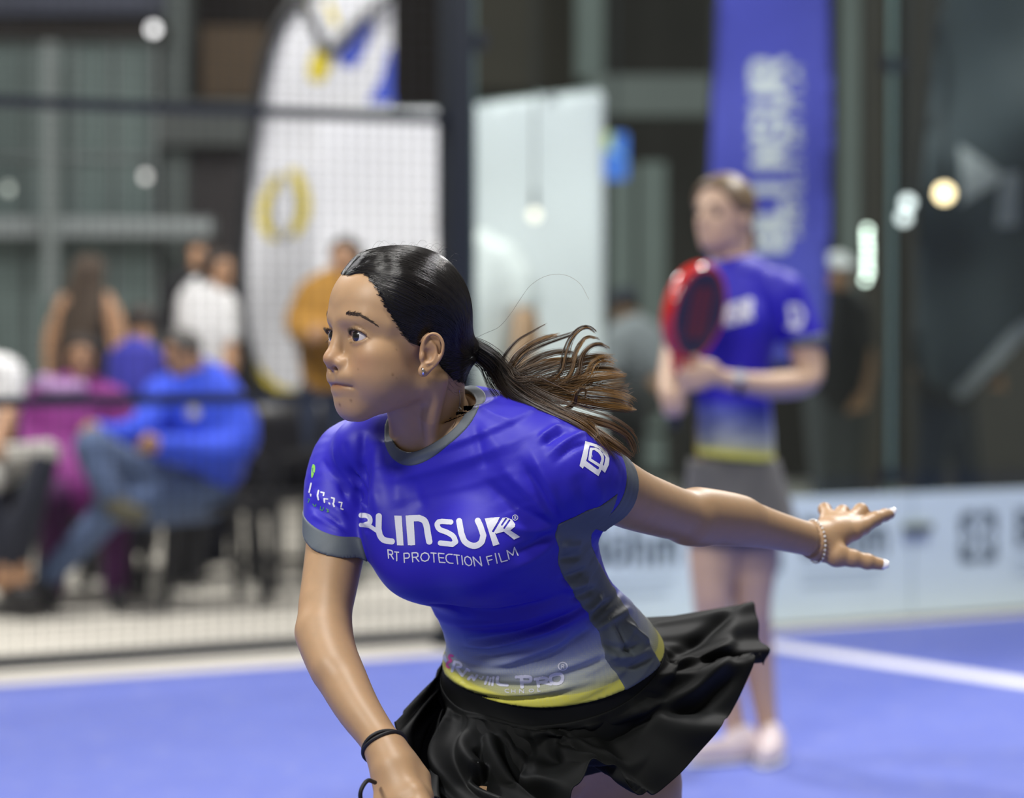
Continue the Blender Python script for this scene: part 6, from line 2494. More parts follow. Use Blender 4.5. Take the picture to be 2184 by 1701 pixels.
# ---- second player, standing by the side wall with a red racket
PY = 8.94
PL2 = empty('person', P(1570, 1640, PY) * [1, 1, 0], 'fair haired woman in blue jersey and grey skirt holding a red racket', 'person')
T2 = [('c', [(1566, 600, PY, .090), (1566, 690, PY - .01, .120), (1562, 790, PY, .110), (1558, 880, PY, .118), (1562, 1010, PY, .135)]),
      ('c', [(1610, 600, PY, .060), (1668, 628, PY - .01, .060)]), ('c', [(1540, 595, PY + .02, .055), (1490, 620, PY + .06, .055)]),
      ('e', (1535, 690, PY - .085), (.060, .055, .055)), ('e', (1590, 690, PY - .085), (.060, .055, .055)),
      ('c', [(1668, 628, PY - .01, .062), (1700, 690, PY - .02, .060), (1716, 735, PY - .03, .060)]),
      ('c', [(1490, 620, PY + .06, .055), (1462, 690, PY + .04, .055), (1452, 720, PY + .02, .055)])]
hem2 = lambda p: P(1562, 975, PY)[2] - p[:, 2] - .10 * (p[:, 0] - P(1562, 972, PY)[0])


def cuffcut2(p):
    a = (p - P(1714, 738, PY - .03)) @ unit([.16, 0, -1])
    b = (p - P(1452, 722, PY + .02)) @ unit([-.1, 0, -1])
    m1 = np.where(p[:, 0] > P(1655, 0, PY)[0], a, -1)
    m2 = np.where(p[:, 0] < P(1480, 0, PY)[0], b, -1)
    return np.maximum(np.maximum(m1, m2), hem2(p))


f2, lo2, hi2 = soft_union(T2, .035)
v, q = mesh_sdf(lambda p: np.maximum(f2(p), cuffcut2(p)), lo2, hi2, .008, project=1)
me = make_mesh('shirt', v, q)
attr(me, 'hem', (v[:, 2] - P(1562, 975, PY)[2] + .10 * (v[:, 0] - P(1562, 972, PY)[0])) * 0.60 + .002)
SH2 = link('shirt', me, M_SHIRT, PL2)
g2 = lambda p: np.where(p[:, 0] > P(1655, 0, PY)[0], -((p - P(1714, 738, PY - .03)) @ unit([.16, 0, -1])) - .03, 1)
v, q = mesh_sdf(lambda p: np.maximum(np.maximum(np.maximum(f2(p) - .003, -f2(p) - .012), cuffcut2(p)), g2(p)), lo2, hi2, .008, project=1)
link('cuff', make_mesh('cuff', v, q), M_GREY, SH2, label='grey sleeve cuff')
BV2 = bvh_of([SH2])
decal('lettering', [('stroke', s_[1], 7) for s_ in glyphs('BLINSUR', 1500, 706, 15.5, -4.2, (12, -3), (0, -40), 7)], M_PRINT, SH2, np.zeros(2), 1.0, cell=1.3, bvh=BV2, lift=.003, label='white wide letters across the chest', depth=8.0)
decal('sleeve_badge', [('stroke', [(1684, 652), (1690, 694)], 9), ('stroke', [(1684, 652), (1702, 652), (1713, 672), (1708, 690), (1690, 694)], 9), ('stroke', [(1680, 696), (1706, 700)], 6)], M_PRINT, SH2, np.zeros(2), 1.0, cell=1.3, bvh=BV2, lift=.003, label='white badge on the sleeve', depth=8.0)

fr = head_frame(1546, 458, PY - .02, 42, pitch=-4, scale=1.06)
add_head(PL2, fr, M_SKIN2, M_FAIRHAIR, 'tail', .008, face=M_EYE2)
ARM2 = [('c', [(1668, 628, PY - .01, .050), (1712, 735, PY - .03, .047), (1722, 805, PY - .05, .042), (1650, 822, PY - .18, .038), (1580, 815, PY - .27, .030), (1535, 806, PY - .31, .026)]),
        ('e', (1508, 796, PY - .33), (.042, .028, .040), 10),
        ('c', [(1505, 785, PY - .335, .013), (1480, 764, PY - .34, .012), (1464, 742, PY - .34, .009)]),
        ('c', [(1490, 795, PY - .345, .012), (1462, 790, PY - .36, .011), (1444, 796, PY - .355, .010)]), ('c', [(1490, 806, PY - .345, .012), (1462, 804, PY - .36, .011), (1446, 808, PY - .352, .010)]),
        ('c', [(1494, 816, PY - .34, .011), (1466, 818, PY - .355, .010), (1450, 820, PY - .347, .009)]), ('c', [(1500, 824, PY - .335, .010), (1474, 830, PY - .35, .009), (1458, 830, PY - .342, .008)]),
        ('c', [(1490, 620, PY + .06, .046), (1450, 725, PY + .02, .044), (1432, 815, PY - .10, .040), (1434, 850, PY - .20, .032), (1440, 862, PY - .27, .028)]),
        ('e', (1438, 856, PY - .31), (.034, .038, .050)),
        ('c', [(1420, 838, PY - .33, .012), (1432, 834, PY - .355, .011), (1450, 838, PY - .350, .010)]), ('c', [(1418, 852, PY - .33, .012), (1432, 850, PY - .358, .011), (1450, 852, PY - .350, .010)]),
        ('c', [(1420, 866, PY - .33, .012), (1433, 866, PY - .355, .011), (1450, 868, PY - .348, .010)]), ('c', [(1424, 880, PY - .32, .011), (1435, 881, PY - .345, .010), (1450, 882, PY - .338, .009)]),
        ('c', [(1450, 848, PY - .30, .014), (1462, 832, PY - .32, .012), (1462, 816, PY - .33, .010)])]
LEG2 = [('c', [(1540, 1090, PY, .088), (1524, 1170, PY - .02, .076), (1520, 1290, PY - .04, .055), (1530, 1380, PY + .02, .053), (1562, 1520, PY + .05, .034), (1572, 1580, PY + .05, .033)]),
        ('c', [(1600, 1090, PY + .04, .088), (1606, 1170, PY + .03, .078), (1604, 1290, PY + .03, .056), (1612, 1380, PY + .10, .053), (1632, 1520, PY + .12, .034), (1642, 1590, PY + .12, .033)])]
CORE2 = [('c', [(1560, 570, PY, .05), (1566, 640, PY, .075), (1562, 790, PY, .085), (1562, 960, PY, .10), (1570, 1060, PY + .02, .10)]), ('c', [(1562, 640, PY, .06), (1640, 632, PY, .05), (1672, 640, PY - .01, .048)]), ('c', [(1562, 640, PY, .06), (1510, 622, PY + .04, .046), (1486, 630, PY + .06, .044)]),
         ('c', [(1566, 1040, PY + .01, .09), (1540, 1100, PY, .088)]), ('c', [(1566, 1040, PY + .01, .09), (1600, 1100, PY + .04, .088)])]
v, q = skin_mesh(fr, ARM2 + LEG2 + CORE2, .012, .0090)
link('body', make_mesh('body', v, q), M_SKIN2, PL2)
M_TAUPE = cloth('grey_brown_skirt_cloth', (0.115, 0.112, 0.100), .7, .1, 500)
sk = MB()
n_ = 64
rows = []
for t in np.linspace(0, 1, 14):
    c = P(1564 + 14 * t, 978 + 167 * t, PY)
    rows.append([c + np.array([(.128 + .044 * t) * math.cos(a), (.108 + .050 * t) * math.sin(a), 0]) * (1 + .035 * t * math.sin(a * 9 + 1)) for a in np.linspace(0, 2 * math.pi, n_, endpoint=False)])
rows = np.array(rows)
idx = np.arange(14 * n_).reshape(14, n_)
o = link('skirt', make_mesh('skirt', rows.reshape(-1, 3), np.stack([idx[:-1], np.roll(idx, -1, 1)[:-1], np.roll(idx, -1, 1)[1:], idx[1:]], -1).reshape(-1, 4)), M_TAUPE, PL2)
s_ = o.modifiers.new('thickness', 'SOLIDIFY'); s_.thickness = .003
solid('shorts', [('c', [(1540, 1040, PY, .105), (1526, 1130, PY - .02, .088)]), ('c', [(1598, 1040, PY + .03, .105), (1606, 1130, PY + .03, .088)])], M_TAUPE, PL2, .012)
m = MB()
wq = [P(1577, 815, PY - .27) + np.array([0.15, .0, 0]) * 0 + np.array([.004 * math.cos(a), .034 * math.cos(a), .034 * math.sin(a)]) for a in np.linspace(0, 2 * math.pi, 25)]
m.tube(wq, .006, n=6, flat=1.8)
m.build('watch_strap', M_POLE, PL2, smooth=True, label='black watch strap')
m = MB()
m.lathe([(.004, -.004), (.019, -.004), (.019, .005), (.016, .007)], P(1577, 803, PY - .31), np.array(Vector((0, -.6, .8)).to_track_quat('Z', 'Y').to_matrix()), n=16)
m.build('watch_case', simple('pale_watch', (.5, .5, .5), .3), PL2)
M_SHOE = simple('pale_pink_shoe', (0.66, 0.56, 0.57), 0.6, var=.08, scale=20)
M_SOLE = simple('white_sole', (0.80, 0.80, 0.78), 0.6, var=.05)


def shoe(px, py, Y, yaw, parent, mat, sole, L=.125):
    """Low sports shoe: heel at the ankle, toe towards yaw (0 = camera, positive = screen left)."""
    a = math.radians(yaw)
    F = np.array([-math.sin(a), -math.cos(a), 0])
    S = np.array([-F[1], F[0], 0])
    R = np.stack([S, F, ZV], 1)
    c = P(px, py, Y) * [1, 1, 0]
    def up(p):
        w = (p - c) @ R
        d = ell(w, (0, .060, .045), (.040, L, .042))
        d = smin(d, ell(w, (0, -.010, .070), (.036, .052, .052)), .03)
        return np.maximum(d, .022 - w[:, 2])
    def so(p):
        w = (p - c) @ R
        return np.maximum(np.maximum(ell(w, (0, .055, .02), (.045, L + .012, .05)), w[:, 2] - .026), .014 - w[:, 2] if Y < 12 else -w[:, 2])
    sh = None
    for nm, f, mt in (('shoe', up, mat), ('sole', so, sole)):
        v, q = mesh_sdf(f, c - [.22, .22, .02], c + [.22, .22, .17], .008 if Y < 10 else .012, project=1)
        o = link(nm, make_mesh(nm, v, q), mt, parent if nm == 'shoe' else sh)
        sh = o if nm == 'shoe' else sh
    return sh


shoe(1578, 1645, PY + .03, 58, PL2, M_SHOE, M_SOLE)
shoe(1646, 1645, PY + .06, 12, PL2, M_SHOE, M_SOLE)

# ---- her racket
RK = empty('padel_racket', P(1440, 860, PY - .32), 'glossy red racket with dark perforated face held by the second player', 'racket')
M_RED = simple('glossy_red', (0.55, 0.018, 0.012), 0.16, var=.15, scale=8, spec=.8)
M_FACE = simple('dark_racket_face', (0.028, 0.020, 0.036), 0.35, var=.15)
rc = P(1480, 665, PY - .36)
rN = unit([0.74, -0.62, -0.24])
rU = unit(rc - P(1442, 870, PY - .32))
rN = unit(rN - (rN @ rU) * rU)
rS = np.cross(rU, rN)
m = MB()
prof = [(.109 * math.cos(a) * (1 if math.sin(a) > -.2 else 1 - .12 * (-math.sin(a) - .2)), .134 * math.sin(a)) for a in np.linspace(0, 2 * math.pi, 48, endpoint=False)]
prof = [(x * 1.12, y) for x, y in prof]
ringv, ringf = [], []
sec = [(1.0, .019), (1.035, .012), (1.045, 0), (1.035, -.012), (1.0, -.019), (.88, -.019), (.88, .019)]
for (x, y) in prof:
    for (k_, w_) in sec:
        ringv.append(rc + rS * x * k_ + rU * y * k_ + rN * w_)
ns = len(sec)
for i in range(48):
    for j in range(ns):
        ringf.append((i * ns + j, i * ns + (j + 1) % ns, ((i + 1) % 48) * ns + (j + 1) % ns, ((i + 1) % 48) * ns + j))
m.add(ringv, ringf)
for sg in (1, -1):
    m.tube([rc - rU * .125 + rS * sg * .050, rc - rU * .165 + rS * sg * .026, rc - rU * .20], .014, n=8)
m.build('frame', M_RED, RK, smooth=True)
for sg in (1, -1):
    m = MB()
    m.prism([(x * .90, y * .90) for x, y in prof], .003, rc + rN * (.0165 * sg), rS, rU, rN * sg)
    o = m.build('face', M_FACE, RK)
m = MB()
for i in range(-5, 6):
    for j in range(-6, 7):
        x, y = i * .017 + (.0085 if j % 2 else 0), j * .016
        if (x / .085) ** 2 + (y / .105) ** 2 < 1:
            m.lathe([(.0045, 0), (.0045, .0008)], rc + rS * x + rU * y + rN * .0192, np.stack([rS, np.cross(rN, rS), rN], 1), n=6)
m.build('holes', simple('hole_black', (0.006, 0.005, 0.007), .8), RK, kind='stuff')
m = MB()
for (x, w_) in ((-.035, .02), (0.0, .026), (.035, .02)):
    m.prism([(x - w_ / 2, -.07), (x + w_ / 2, -.07), (x + w_ / 2, .075), (x - w_ / 2, .075)], .0007, rc + rN * .0194, rS, rU, rN)
m.build('red_print', simple('dull_red_print', (0.16, 0.015, 0.014), .5), RK, label='dull red marks on the face')
m = MB()
m.tube([rc - rU * .19, rc - rU * .25, rc - rU * .33], [.016, .0155, .018], n=10)
m.build('handle', M_POLE, RK, smooth=True)

# ---- the front player's racket, mostly below the frame: only its wrist cord shows
FR = empty('padel_racket', P(852, 1760, 3.57), 'black racket in the lowered hand, its wrist cord looping beside the fist', 'racket')
h0 = P(838, 1752, 3.560)
hd = unit(P(760, 1800, 3.30) - P(850, 1745, 3.58))
m = MB()
m.tube([h0 + hd * .02 - hd * .07, h0, h0 + hd * .12], [.0175, .0155, .0160], n=12)
m.build('handle', M_POLE, FR, smooth=True)
m = MB()
hs = unit(np.cross(hd, [0, 0, 1.0]))
hn = np.cross(hs, hd)
cc = h0 + hd * .29
ring_ = [cc + hd * (.15 * math.sin(a)) + hs * (.118 * math.cos(a)) for a in np.linspace(0, 2 * math.pi, 49)]
m.tube(ring_, .017, n=10)
m.build('frame', M_POLE, FR, smooth=True)
m = MB()
for sg in (1, -1):
    m.prism([(.108 * math.cos(a), .138 * math.sin(a)) for a in np.linspace(0, 2 * math.pi, 40, endpoint=False)], .003, cc + hn * .012 * sg, hs, hd, hn * sg)
m.build('face', M_FACE, FR)
m = MB()
m.tube(curve([P(800, 1668, 3.61), P(784, 1664, 3.585), P(771, 1682, 3.575), P(769, 1702, 3.575), P(778, 1722, 3.575), P(800, 1738, 3.57), h0 - hd * .02], 40), .0026, n=8)
m.build('wrist_cord', simple('black_cord', (0.008, 0.008, 0.010), .7), FR, smooth=True)
# ================================================================== spectators and chairs beyond the fence
def mat_cloth(name, c):
    return cloth(name, c, .7, .1, 300)


def spectator(name_label, base, head, skin, hair, style, parts, body=None, face=M_EYE2, vox=.015):
    """parts: (name, shapes, material, blend)."""
    o = empty('person', P(*base) * [1, 1, 0], name_label, 'person')
    add_head(o, head, skin, hair, style, .013, face=face)
    trunk_ = [c for c in parts[0][1] if c[0] == 'c']
    n0 = head[0] + head[1] @ np.array([0, -.034, -.14]) * head[2]
    main = trunk_[0][1]
    core = [('c', [(*r[:3], max(.03, r[3] * .62)) for r in main])]
    ends = [q for q in (body or []) if q[0] == 'e']
    for e in ends:
        h = P(*e[1])
        best = min(trunk_[1:] or trunk_, key=lambda c: np.linalg.norm(P(*c[1][-1][:3]) - h))
        core.append(('c', [(*main[0][:3], .04)] + [(*r[:3], max(.028, r[3] * .55)) for r in best[1]] + [(*e[1], .026)]))
    v, q = skin_mesh(head, core + (body or []) + [('w', n0, P(*main[0][:3]))], .015, .014)
    link('body', make_mesh('body', v, q), skin, o)
    for nm, sh, mt, k in parts:
        solid(nm, sh, mt, o, vox, k)
    return o


def hand(px, py, Y, dx=1):
    """Loose hand: palm, four fingers, thumb."""
    r = [('e', (px, py, Y), (.035, .03, .04))]
    for i in range(4):
        r.append(('c', [(px + dx * 8, py - 10 + i * 7, Y - .02, .011), (px + dx * 22, py - 8 + i * 8, Y - .03, .010), (px + dx * 30, py - 2 + i * 8, Y - .025, .008)]))
    r.append(('c', [(px, py - 12, Y - .02, .013), (px + dx * 14, py - 22, Y - .03, .010)]))
    return r


M_PURPLE = mat_cloth('purple_coat_cloth', (0.190, 0.020, 0.170))
M_PURPLE2 = mat_cloth('plum_trouser_cloth', (0.070, 0.010, 0.075))
M_BLUEJ = mat_cloth('blue_jacket_cloth', (0.030, 0.075, 0.640))
M_JEANS = mat_cloth('jeans_cloth', (0.085, 0.125, 0.235))
M_DJEANS = mat_cloth('dark_jeans_cloth', (0.028, 0.040, 0.075))
M_NAVY = mat_cloth('navy_cloth', (0.018, 0.021, 0.034))
M_BLK = mat_cloth('black_cloth', (0.012, 0.012, 0.014))
M_WHT = mat_cloth('white_cloth', (0.70, 0.70, 0.70))
M_OCHRE = mat_cloth('ochre_knit', (0.330, 0.165, 0.022))
M_LGREY = mat_cloth('pale_grey_cloth', (0.40, 0.39, 0.36))
M_MGREY = mat_cloth('mid_grey_cloth', (0.25, 0.26, 0.28))
M_OLIVE = simple('olive_shoe', (0.085, 0.080, 0.050), .7)
M_DSHOE = simple('dark_shoe', (0.020, 0.020, 0.022), .6)

# ---- blue-jacketed man, legs crossed
Y = 14.1
o = spectator('seated man in bright blue jacket and jeans, legs crossed, beside the purple coat', (400, 1285, Y), head_frame(392, 752, Y - .05, 52, pitch=14), M_SKIN3, M_GREYHAIR, 'short', [
    ('jacket', [('c', [(410, 835, Y + .02, .14), (425, 900, Y + .05, .19), (440, 980, Y + .05, .185)]), ('c', [(345, 840, Y - .05, .085), (310, 910, Y - .18, .075), (245, 930, Y - .32, .060), (215, 920, Y - .36, .05)]),
                ('c', [(470, 840, Y + .05, .095), (510, 920, Y, .095), (470, 970, Y - .12, .085), (350, 955, Y - .30, .065)]), ('c', [(420, 795, Y + .05, .075), (450, 815, Y + .08, .09)]), ('c', [(455, 990, Y + .1, .10), (452, 1050, Y + .12, .05)])], M_BLUEJ, .05),
    ('jeans', [('c', [(430, 1040, Y + .05, .15), (330, 1030, Y - .18, .105), (200, 955, Y - .42, .085)]), ('c', [(200, 955, Y - .42, .082), (215, 1010, Y - .46, .070), (240, 1055, Y - .48, .058)]),
               ('c', [(420, 1050, Y, .14), (330, 1075, Y - .25, .105), (245, 1075, Y - .40, .085)]), ('c', [(240, 1080, Y - .40, .080), (180, 1150, Y - .38, .066), (105, 1225, Y - .36, .056)])], M_JEANS, .03),
    ('shoe', [('c', [(238, 1065, Y - .48, .05), (262, 1090, Y - .50, .052), (300, 1100, Y - .50, .038)])], M_OLIVE, .02),
    ('shoe', [('c', [(100, 1250, Y - .36, .05), (60, 1262, Y - .42, .05), (20, 1268, Y - .48, .038)])], M_DSHOE, .02),
], body=hand(200, 918, Y - .40, -1) + hand(325, 945, Y - .36, -1))
m = MB()
m.lathe([(.028, 0), (.03, .004), (.0, .006)], P(412, 880, Y - .155), np.array(Vector((0, -1, .1)).to_track_quat('Z', 'Y').to_matrix()), n=14)
m.build('chest_badge', M_LGREY, o, label='pale round badge on the jacket')

# ---- woman in purple coat
Y = 14.4
o = spectator('seated woman in purple coat with dark bobbed hair', (170, 1270, Y), head_frame(172, 762, Y - .05, -8, pitch=6), M_SKIN3, M_DARKHAIR, 'bob', [
    ('coat', [('c', [(165, 845, Y, .14), (150, 910, Y - .02, .20), (145, 985, Y - .05, .20)]), ('c', [(85, 860, Y - .02, .09), (45, 930, Y - .08, .085), (80, 985, Y - .25, .065)]),
              ('c', [(235, 860, Y - .02, .09), (262, 930, Y - .08, .080), (205, 975, Y - .26, .060)]), ('c', [(120, 990, Y - .15, .15), (160, 1040, Y - .30, .11), (185, 1080, Y - .34, .06)])], M_PURPLE, .05),
    ('scarf', [('c', [(95, 822, Y - .06, .055), (130, 832, Y - .12, .05), (165, 828, Y - .14, .045)])], mat_cloth('pale_mauve_scarf', (.36, .22, .42)), .03),
    ('trousers', [('c', [(190, 1020, Y, .13), (235, 1050, Y - .30, .10), (246, 1080, Y - .42, .085)]), ('c', [(246, 1080, Y - .42, .082), (246, 1170, Y - .40, .066), (246, 1255, Y - .38, .058)]),
                  ('c', [(130, 1020, Y, .13), (120, 1060, Y - .35, .10)]), ('c', [(120, 1070, Y - .36, .08), (112, 1255, Y - .32, .06)])], M_PURPLE2, .03),
    ('shoe', [('c', [(246, 1275, Y - .38, .045), (252, 1280, Y - .52, .04)])], M_DSHOE, .02), ('shoe', [('c', [(112, 1275, Y - .32, .045), (108, 1282, Y - .46, .04)])], M_DSHOE, .02),
], body=hand(95, 985, Y - .30, 1) + hand(195, 975, Y - .31, -1))

# ---- person at the left edge, white top, pale trousers
Y = 14.0
spectator('seated person at the left edge with white top, pale thighs and navy lower legs', (-60, 1280, Y), head_frame(-70, 690, Y, -35), M_SKIN3, M_DARKHAIR, 'short', [
    ('top', [('c', [(-70, 790, Y, .13), (-75, 880, Y, .17), (-75, 960, Y, .17)]), ('c', [(-10, 790, Y, .08), (18, 800, Y - .02, .075), (22, 850, Y - .05, .065)]), ('c', [(-130, 790, Y, .08), (-160, 880, Y, .07)])], M_WHT, .04),
    ('trousers', [('c', [(-60, 1010, Y, .14), (30, 985, Y - .25, .085), (100, 968, Y - .42, .062)]), ('c', [(-90, 1020, Y, .13), (-30, 1030, Y - .40, .09)])], M_LGREY, .03),
    ('boots', [('c', [(95, 985, Y - .43, .060), (70, 1060, Y - .44, .065), (40, 1150, Y - .42, .075), (28, 1215, Y - .40, .070)]), ('c', [(-30, 1040, Y - .40, .08), (-10, 1140, Y - .40, .075), (0, 1220, Y - .40, .07)])], M_NAVY, .03),
    ('shoe', [('c', [(20, 1262, Y - .42, .05), (60, 1272, Y - .52, .045)])], M_DSHOE, .02),
], body=[('c', [(22, 850, Y - .05, .045), (10, 920, Y - .15, .038), (-20, 960, Y - .3, .035)]), ('c', [(10, 1215, Y - .44, .045), (5, 1245, Y - .46, .04)]), ('c', [(48, 1215, Y - .44, .045), (45, 1245, Y - .46, .04)])] + hand(-20, 960, Y - .32, 1))

# ---- long-haired woman seen from behind
Y = 15.6
spectator('woman with very long dark hair and bare shoulder, turned away behind the purple coat', (190, 1200, Y), head_frame(190, 588, Y, 205), M_SKIN3, mat_cloth('long_brown_hair', (0.050, 0.034, 0.022)), 'long', [
    ('top', [('c', [(185, 690, Y, .12), (182, 760, Y, .15), (182, 860, Y, .14)])], M_BLK, .03),
    ('trousers', [('c', [(170, 860, Y, .14), (165, 1180, Y, .06)]), ('c', [(200, 860, Y, .14), (205, 1180, Y, .06)])], M_BLK, .02),
], body=[('c', [(215, 650, Y, .075), (238, 690, Y, .066), (250, 760, Y - .02, .052), (262, 830, Y - .05, .040)]), ('c', [(150, 650, Y, .07), (115, 720, Y, .05), (112, 800, Y, .04)]), ('c', [(165, 660, Y, .06), (205, 655, Y, .06)])] + hand(266, 850, Y - .06, 1))

# ---- small group further back
Y = 16.4
spectator('man in black top standing at the back beside the white shirt', (405, 1180, Y), head_frame(432, 552, Y, 20), M_SKIN3, M_DARKHAIR, 'short', [
    ('top', [('c', [(415, 615, Y, .13), (408, 690, Y, .16), (405, 780, Y, .15)]), ('c', [(460, 620, Y, .07), (475, 720, Y, .055)]), ('c', [(370, 620, Y, .07), (350, 700, Y, .055), (365, 740, Y - .15, .05)])], M_BLK, .04),
    ('trousers', [('c', [(390, 800, Y, .12), (388, 1160, Y, .06)]), ('c', [(425, 800, Y, .12), (428, 1160, Y, .06)])], M_BLK, .02)], body=hand(478, 760, Y, 1) + hand(380, 735, Y - .18, 1))
Y = 15.8
spectator('person in white shirt turned right behind the blue jacket', (450, 1200, Y), head_frame(462, 578, Y - .03, -48), M_SKIN3, M_DARKHAIR, 'bob', [
    ('shirt', [('c', [(440, 640, Y, .13), (440, 710, Y, .155), (442, 790, Y, .15)]), ('c', [(480, 655, Y - .04, .07), (490, 720, Y - .08, .05)]), ('c', [(405, 650, Y, .07), (400, 720, Y, .05)])], M_WHT, .04),
    ('trousers', [('c', [(425, 800, Y, .12), (422, 1180, Y, .06)]), ('c', [(455, 800, Y, .12), (460, 1180, Y, .06)])], M_NAVY, .02)], body=[('c', [(490, 720, Y - .08, .04), (492, 780, Y - .12, .032)])] + hand(492, 790, Y - .14, -1) + hand(400, 760, Y, 1))
Y = 15.2
spectator('child in blue top seated between the purple coat and the blue jacket', (290, 1200, Y), head_frame(300, 690, Y + .05, 160, scale=.9), M_SKIN3, M_DARKHAIR, 'short', [
    ('top', [('c', [(290, 760, Y, .10), (290, 830, Y, .13), (292, 890, Y, .13)]), ('c', [(255, 765, Y, .06), (245, 830, Y, .05)]), ('c', [(325, 765, Y, .06), (335, 830, Y, .05)])], mat_cloth('deep_blue_cloth', (.035, .035, .32)), .03),
    ('trousers', [('c', [(285, 910, Y, .12), (285, 980, Y - .25, .08), (285, 1160, Y - .25, .05)]), ('c', [(310, 910, Y, .12), (315, 980, Y - .25, .08), (315, 1160, Y - .25, .05)])], M_NAVY, .02)], body=hand(245, 860, Y, 1) + hand(338, 860, Y, -1))

# ---- man in ochre sweater, arms folded
Y = 15.2
spectator('man in ochre sweater with folded arms in front of the white banner', (710, 1240, Y), head_frame(738, 552, Y - .02, 12), M_SKIN3, M_DARKHAIR, 'short', [
    ('sweater', [('c', [(715, 625, Y, .13), (705, 700, Y, .17), (710, 810, Y, .155)]), ('c', [(668, 630, Y, .085), (640, 690, Y - .03, .075), (668, 715, Y - .20, .065), (730, 700, Y - .25, .055)]),
                 ('c', [(765, 630, Y, .085), (785, 700, Y - .03, .075), (745, 725, Y - .20, .06), (690, 710, Y - .26, .055)])], M_OCHRE, .05),
    ('jeans', [('c', [(690, 840, Y, .13), (685, 1000, Y, .085), (685, 1200, Y, .06)]), ('c', [(735, 840, Y, .13), (742, 1000, Y, .085), (745, 1200, Y, .06)])], M_DJEANS, .02),
    ('shoe', [('c', [(685, 1225, Y, .05), (678, 1238, Y - .16, .045)])], M_DSHOE, .02), ('shoe', [('c', [(745, 1225, Y, .05), (750, 1238, Y - .16, .045)])], M_DSHOE, .02)],
    body=hand(735, 700, Y - .29, 1) + hand(686, 712, Y - .30, -1))

# ---- white T-shirt behind the post
Y = 14.6
spectator('man in white T-shirt half hidden by the black post', (1030, 1260, Y), head_frame(972, 462, Y, 62), M_SKIN3, M_DARKHAIR, 'short', [
    ('shirt', [('c', [(1010, 550, Y, .14), (1020, 640, Y, .18), (1025, 760, Y, .17), (1026, 800, Y, .17)]), ('c', [(1070, 555, Y - .05, .09), (1105, 600, Y - .08, .085), (1118, 640, Y - .10, .075)]), ('c', [(950, 550, Y + .05, .09), (935, 620, Y + .05, .08)])], M_WHT, .05),
    ('trousers', [('c', [(1000, 820, Y, .14), (1000, 1230, Y, .065)]), ('c', [(1050, 820, Y, .14), (1056, 1230, Y, .065)])], M_BLK, .02)],
    body=[('c', [(1112, 620, Y - .10, .052), (1126, 680, Y - .12, .046), (1135, 730, Y - .16, .040), (1110, 790, Y - .30, .034)])] + hand(1100, 800, Y - .33, -1) + hand(930, 760, Y, 1))

# ---- seated grey top with dark cap
Y = 17.2
o = spectator('seated person in grey top and dark cap right of the white banner', (1350, 1100, Y), head_frame(1334, 655, Y, 60, pitch=12), M_SKIN3, M_DARKHAIR, 'short', [
    ('top', [('c', [(1345, 715, Y, .13), (1350, 770, Y, .17), (1350, 830, Y, .16)]), ('c', [(1385, 720, Y, .08), (1400, 790, Y - .1, .065)]), ('c', [(1315, 725, Y - .1, .08), (1305, 790, Y - .2, .06)])], M_MGREY, .04),
    ('trousers', [('c', [(1340, 850, Y, .13), (1310, 870, Y - .35, .09), (1305, 1080, Y - .35, .06)]), ('c', [(1370, 850, Y, .13), (1350, 880, Y - .4, .09), (1345, 1080, Y - .4, .06)])], M_BLK, .02)],
    body=hand(1308, 830, Y - .32, -1) + hand(1395, 830, Y - .2, -1))
c_, R__, _ = head_frame(1334, 655, Y, 60, pitch=12)
v, q = mesh_sdf(lambda p: np.minimum(np.maximum(ell((p - c_) @ R__, (0, 0, .03), (.085, .095, .088)), .03 - ((p - c_) @ R__)[:, 2]), ell((p - c_) @ R__, (0, .10, .042), (.07, .075, .010))), c_ - .25, c_ + .25, .012, project=1)
link('cap', make_mesh('cap', v, q), M_NAVY, o)

# ---- dark-clothed man beside the blue flag
Y = 16.2
o = spectator('man in black T-shirt and grey trousers with white cap beside the blue flag', (1790, 1190, Y), head_frame(1786, 585, Y, -30), M_SKIN3, M_DARKHAIR, 'short', [
    ('shirt', [('c', [(1786, 660, Y, .13), (1786, 740, Y, .17), (1786, 840, Y, .155)]), ('c', [(1828, 665, Y, .08), (1840, 720, Y, .065)]), ('c', [(1745, 665, Y, .08), (1730, 720, Y, .065)])], M_BLK, .04),
    ('trousers', [('c', [(1766, 860, Y, .13), (1762, 1010, Y, .085), (1758, 1160, Y, .06)]), ('c', [(1804, 860, Y, .13), (1806, 1010, Y, .085), (1808, 1160, Y, .06)])], mat_cloth('dark_grey_cloth', (.05, .055, .06)), .02)],
    body=[('c', [(1842, 720, Y, .045), (1850, 790, Y - .05, .038), (1840, 850, Y - .1, .032)]), ('c', [(1730, 720, Y, .045), (1724, 800, Y, .035)])] + hand(1838, 860, Y - .1, -1) + hand(1724, 820, Y, 1))
c2_, R2_, _ = head_frame(1786, 585, Y, -30)
v, q = mesh_sdf(lambda p: np.minimum(np.maximum(ell((p - c2_) @ R2_, (0, 0, .03), (.085, .095, .088)), .028 - ((p - c2_) @ R2_)[:, 2]), ell((p - c2_) @ R2_, (0, .10, .042), (.07, .075, .010))), c2_ - .25, c2_ + .25, .012, project=1)
link('cap', make_mesh('cap', v, q), M_WHT, o)

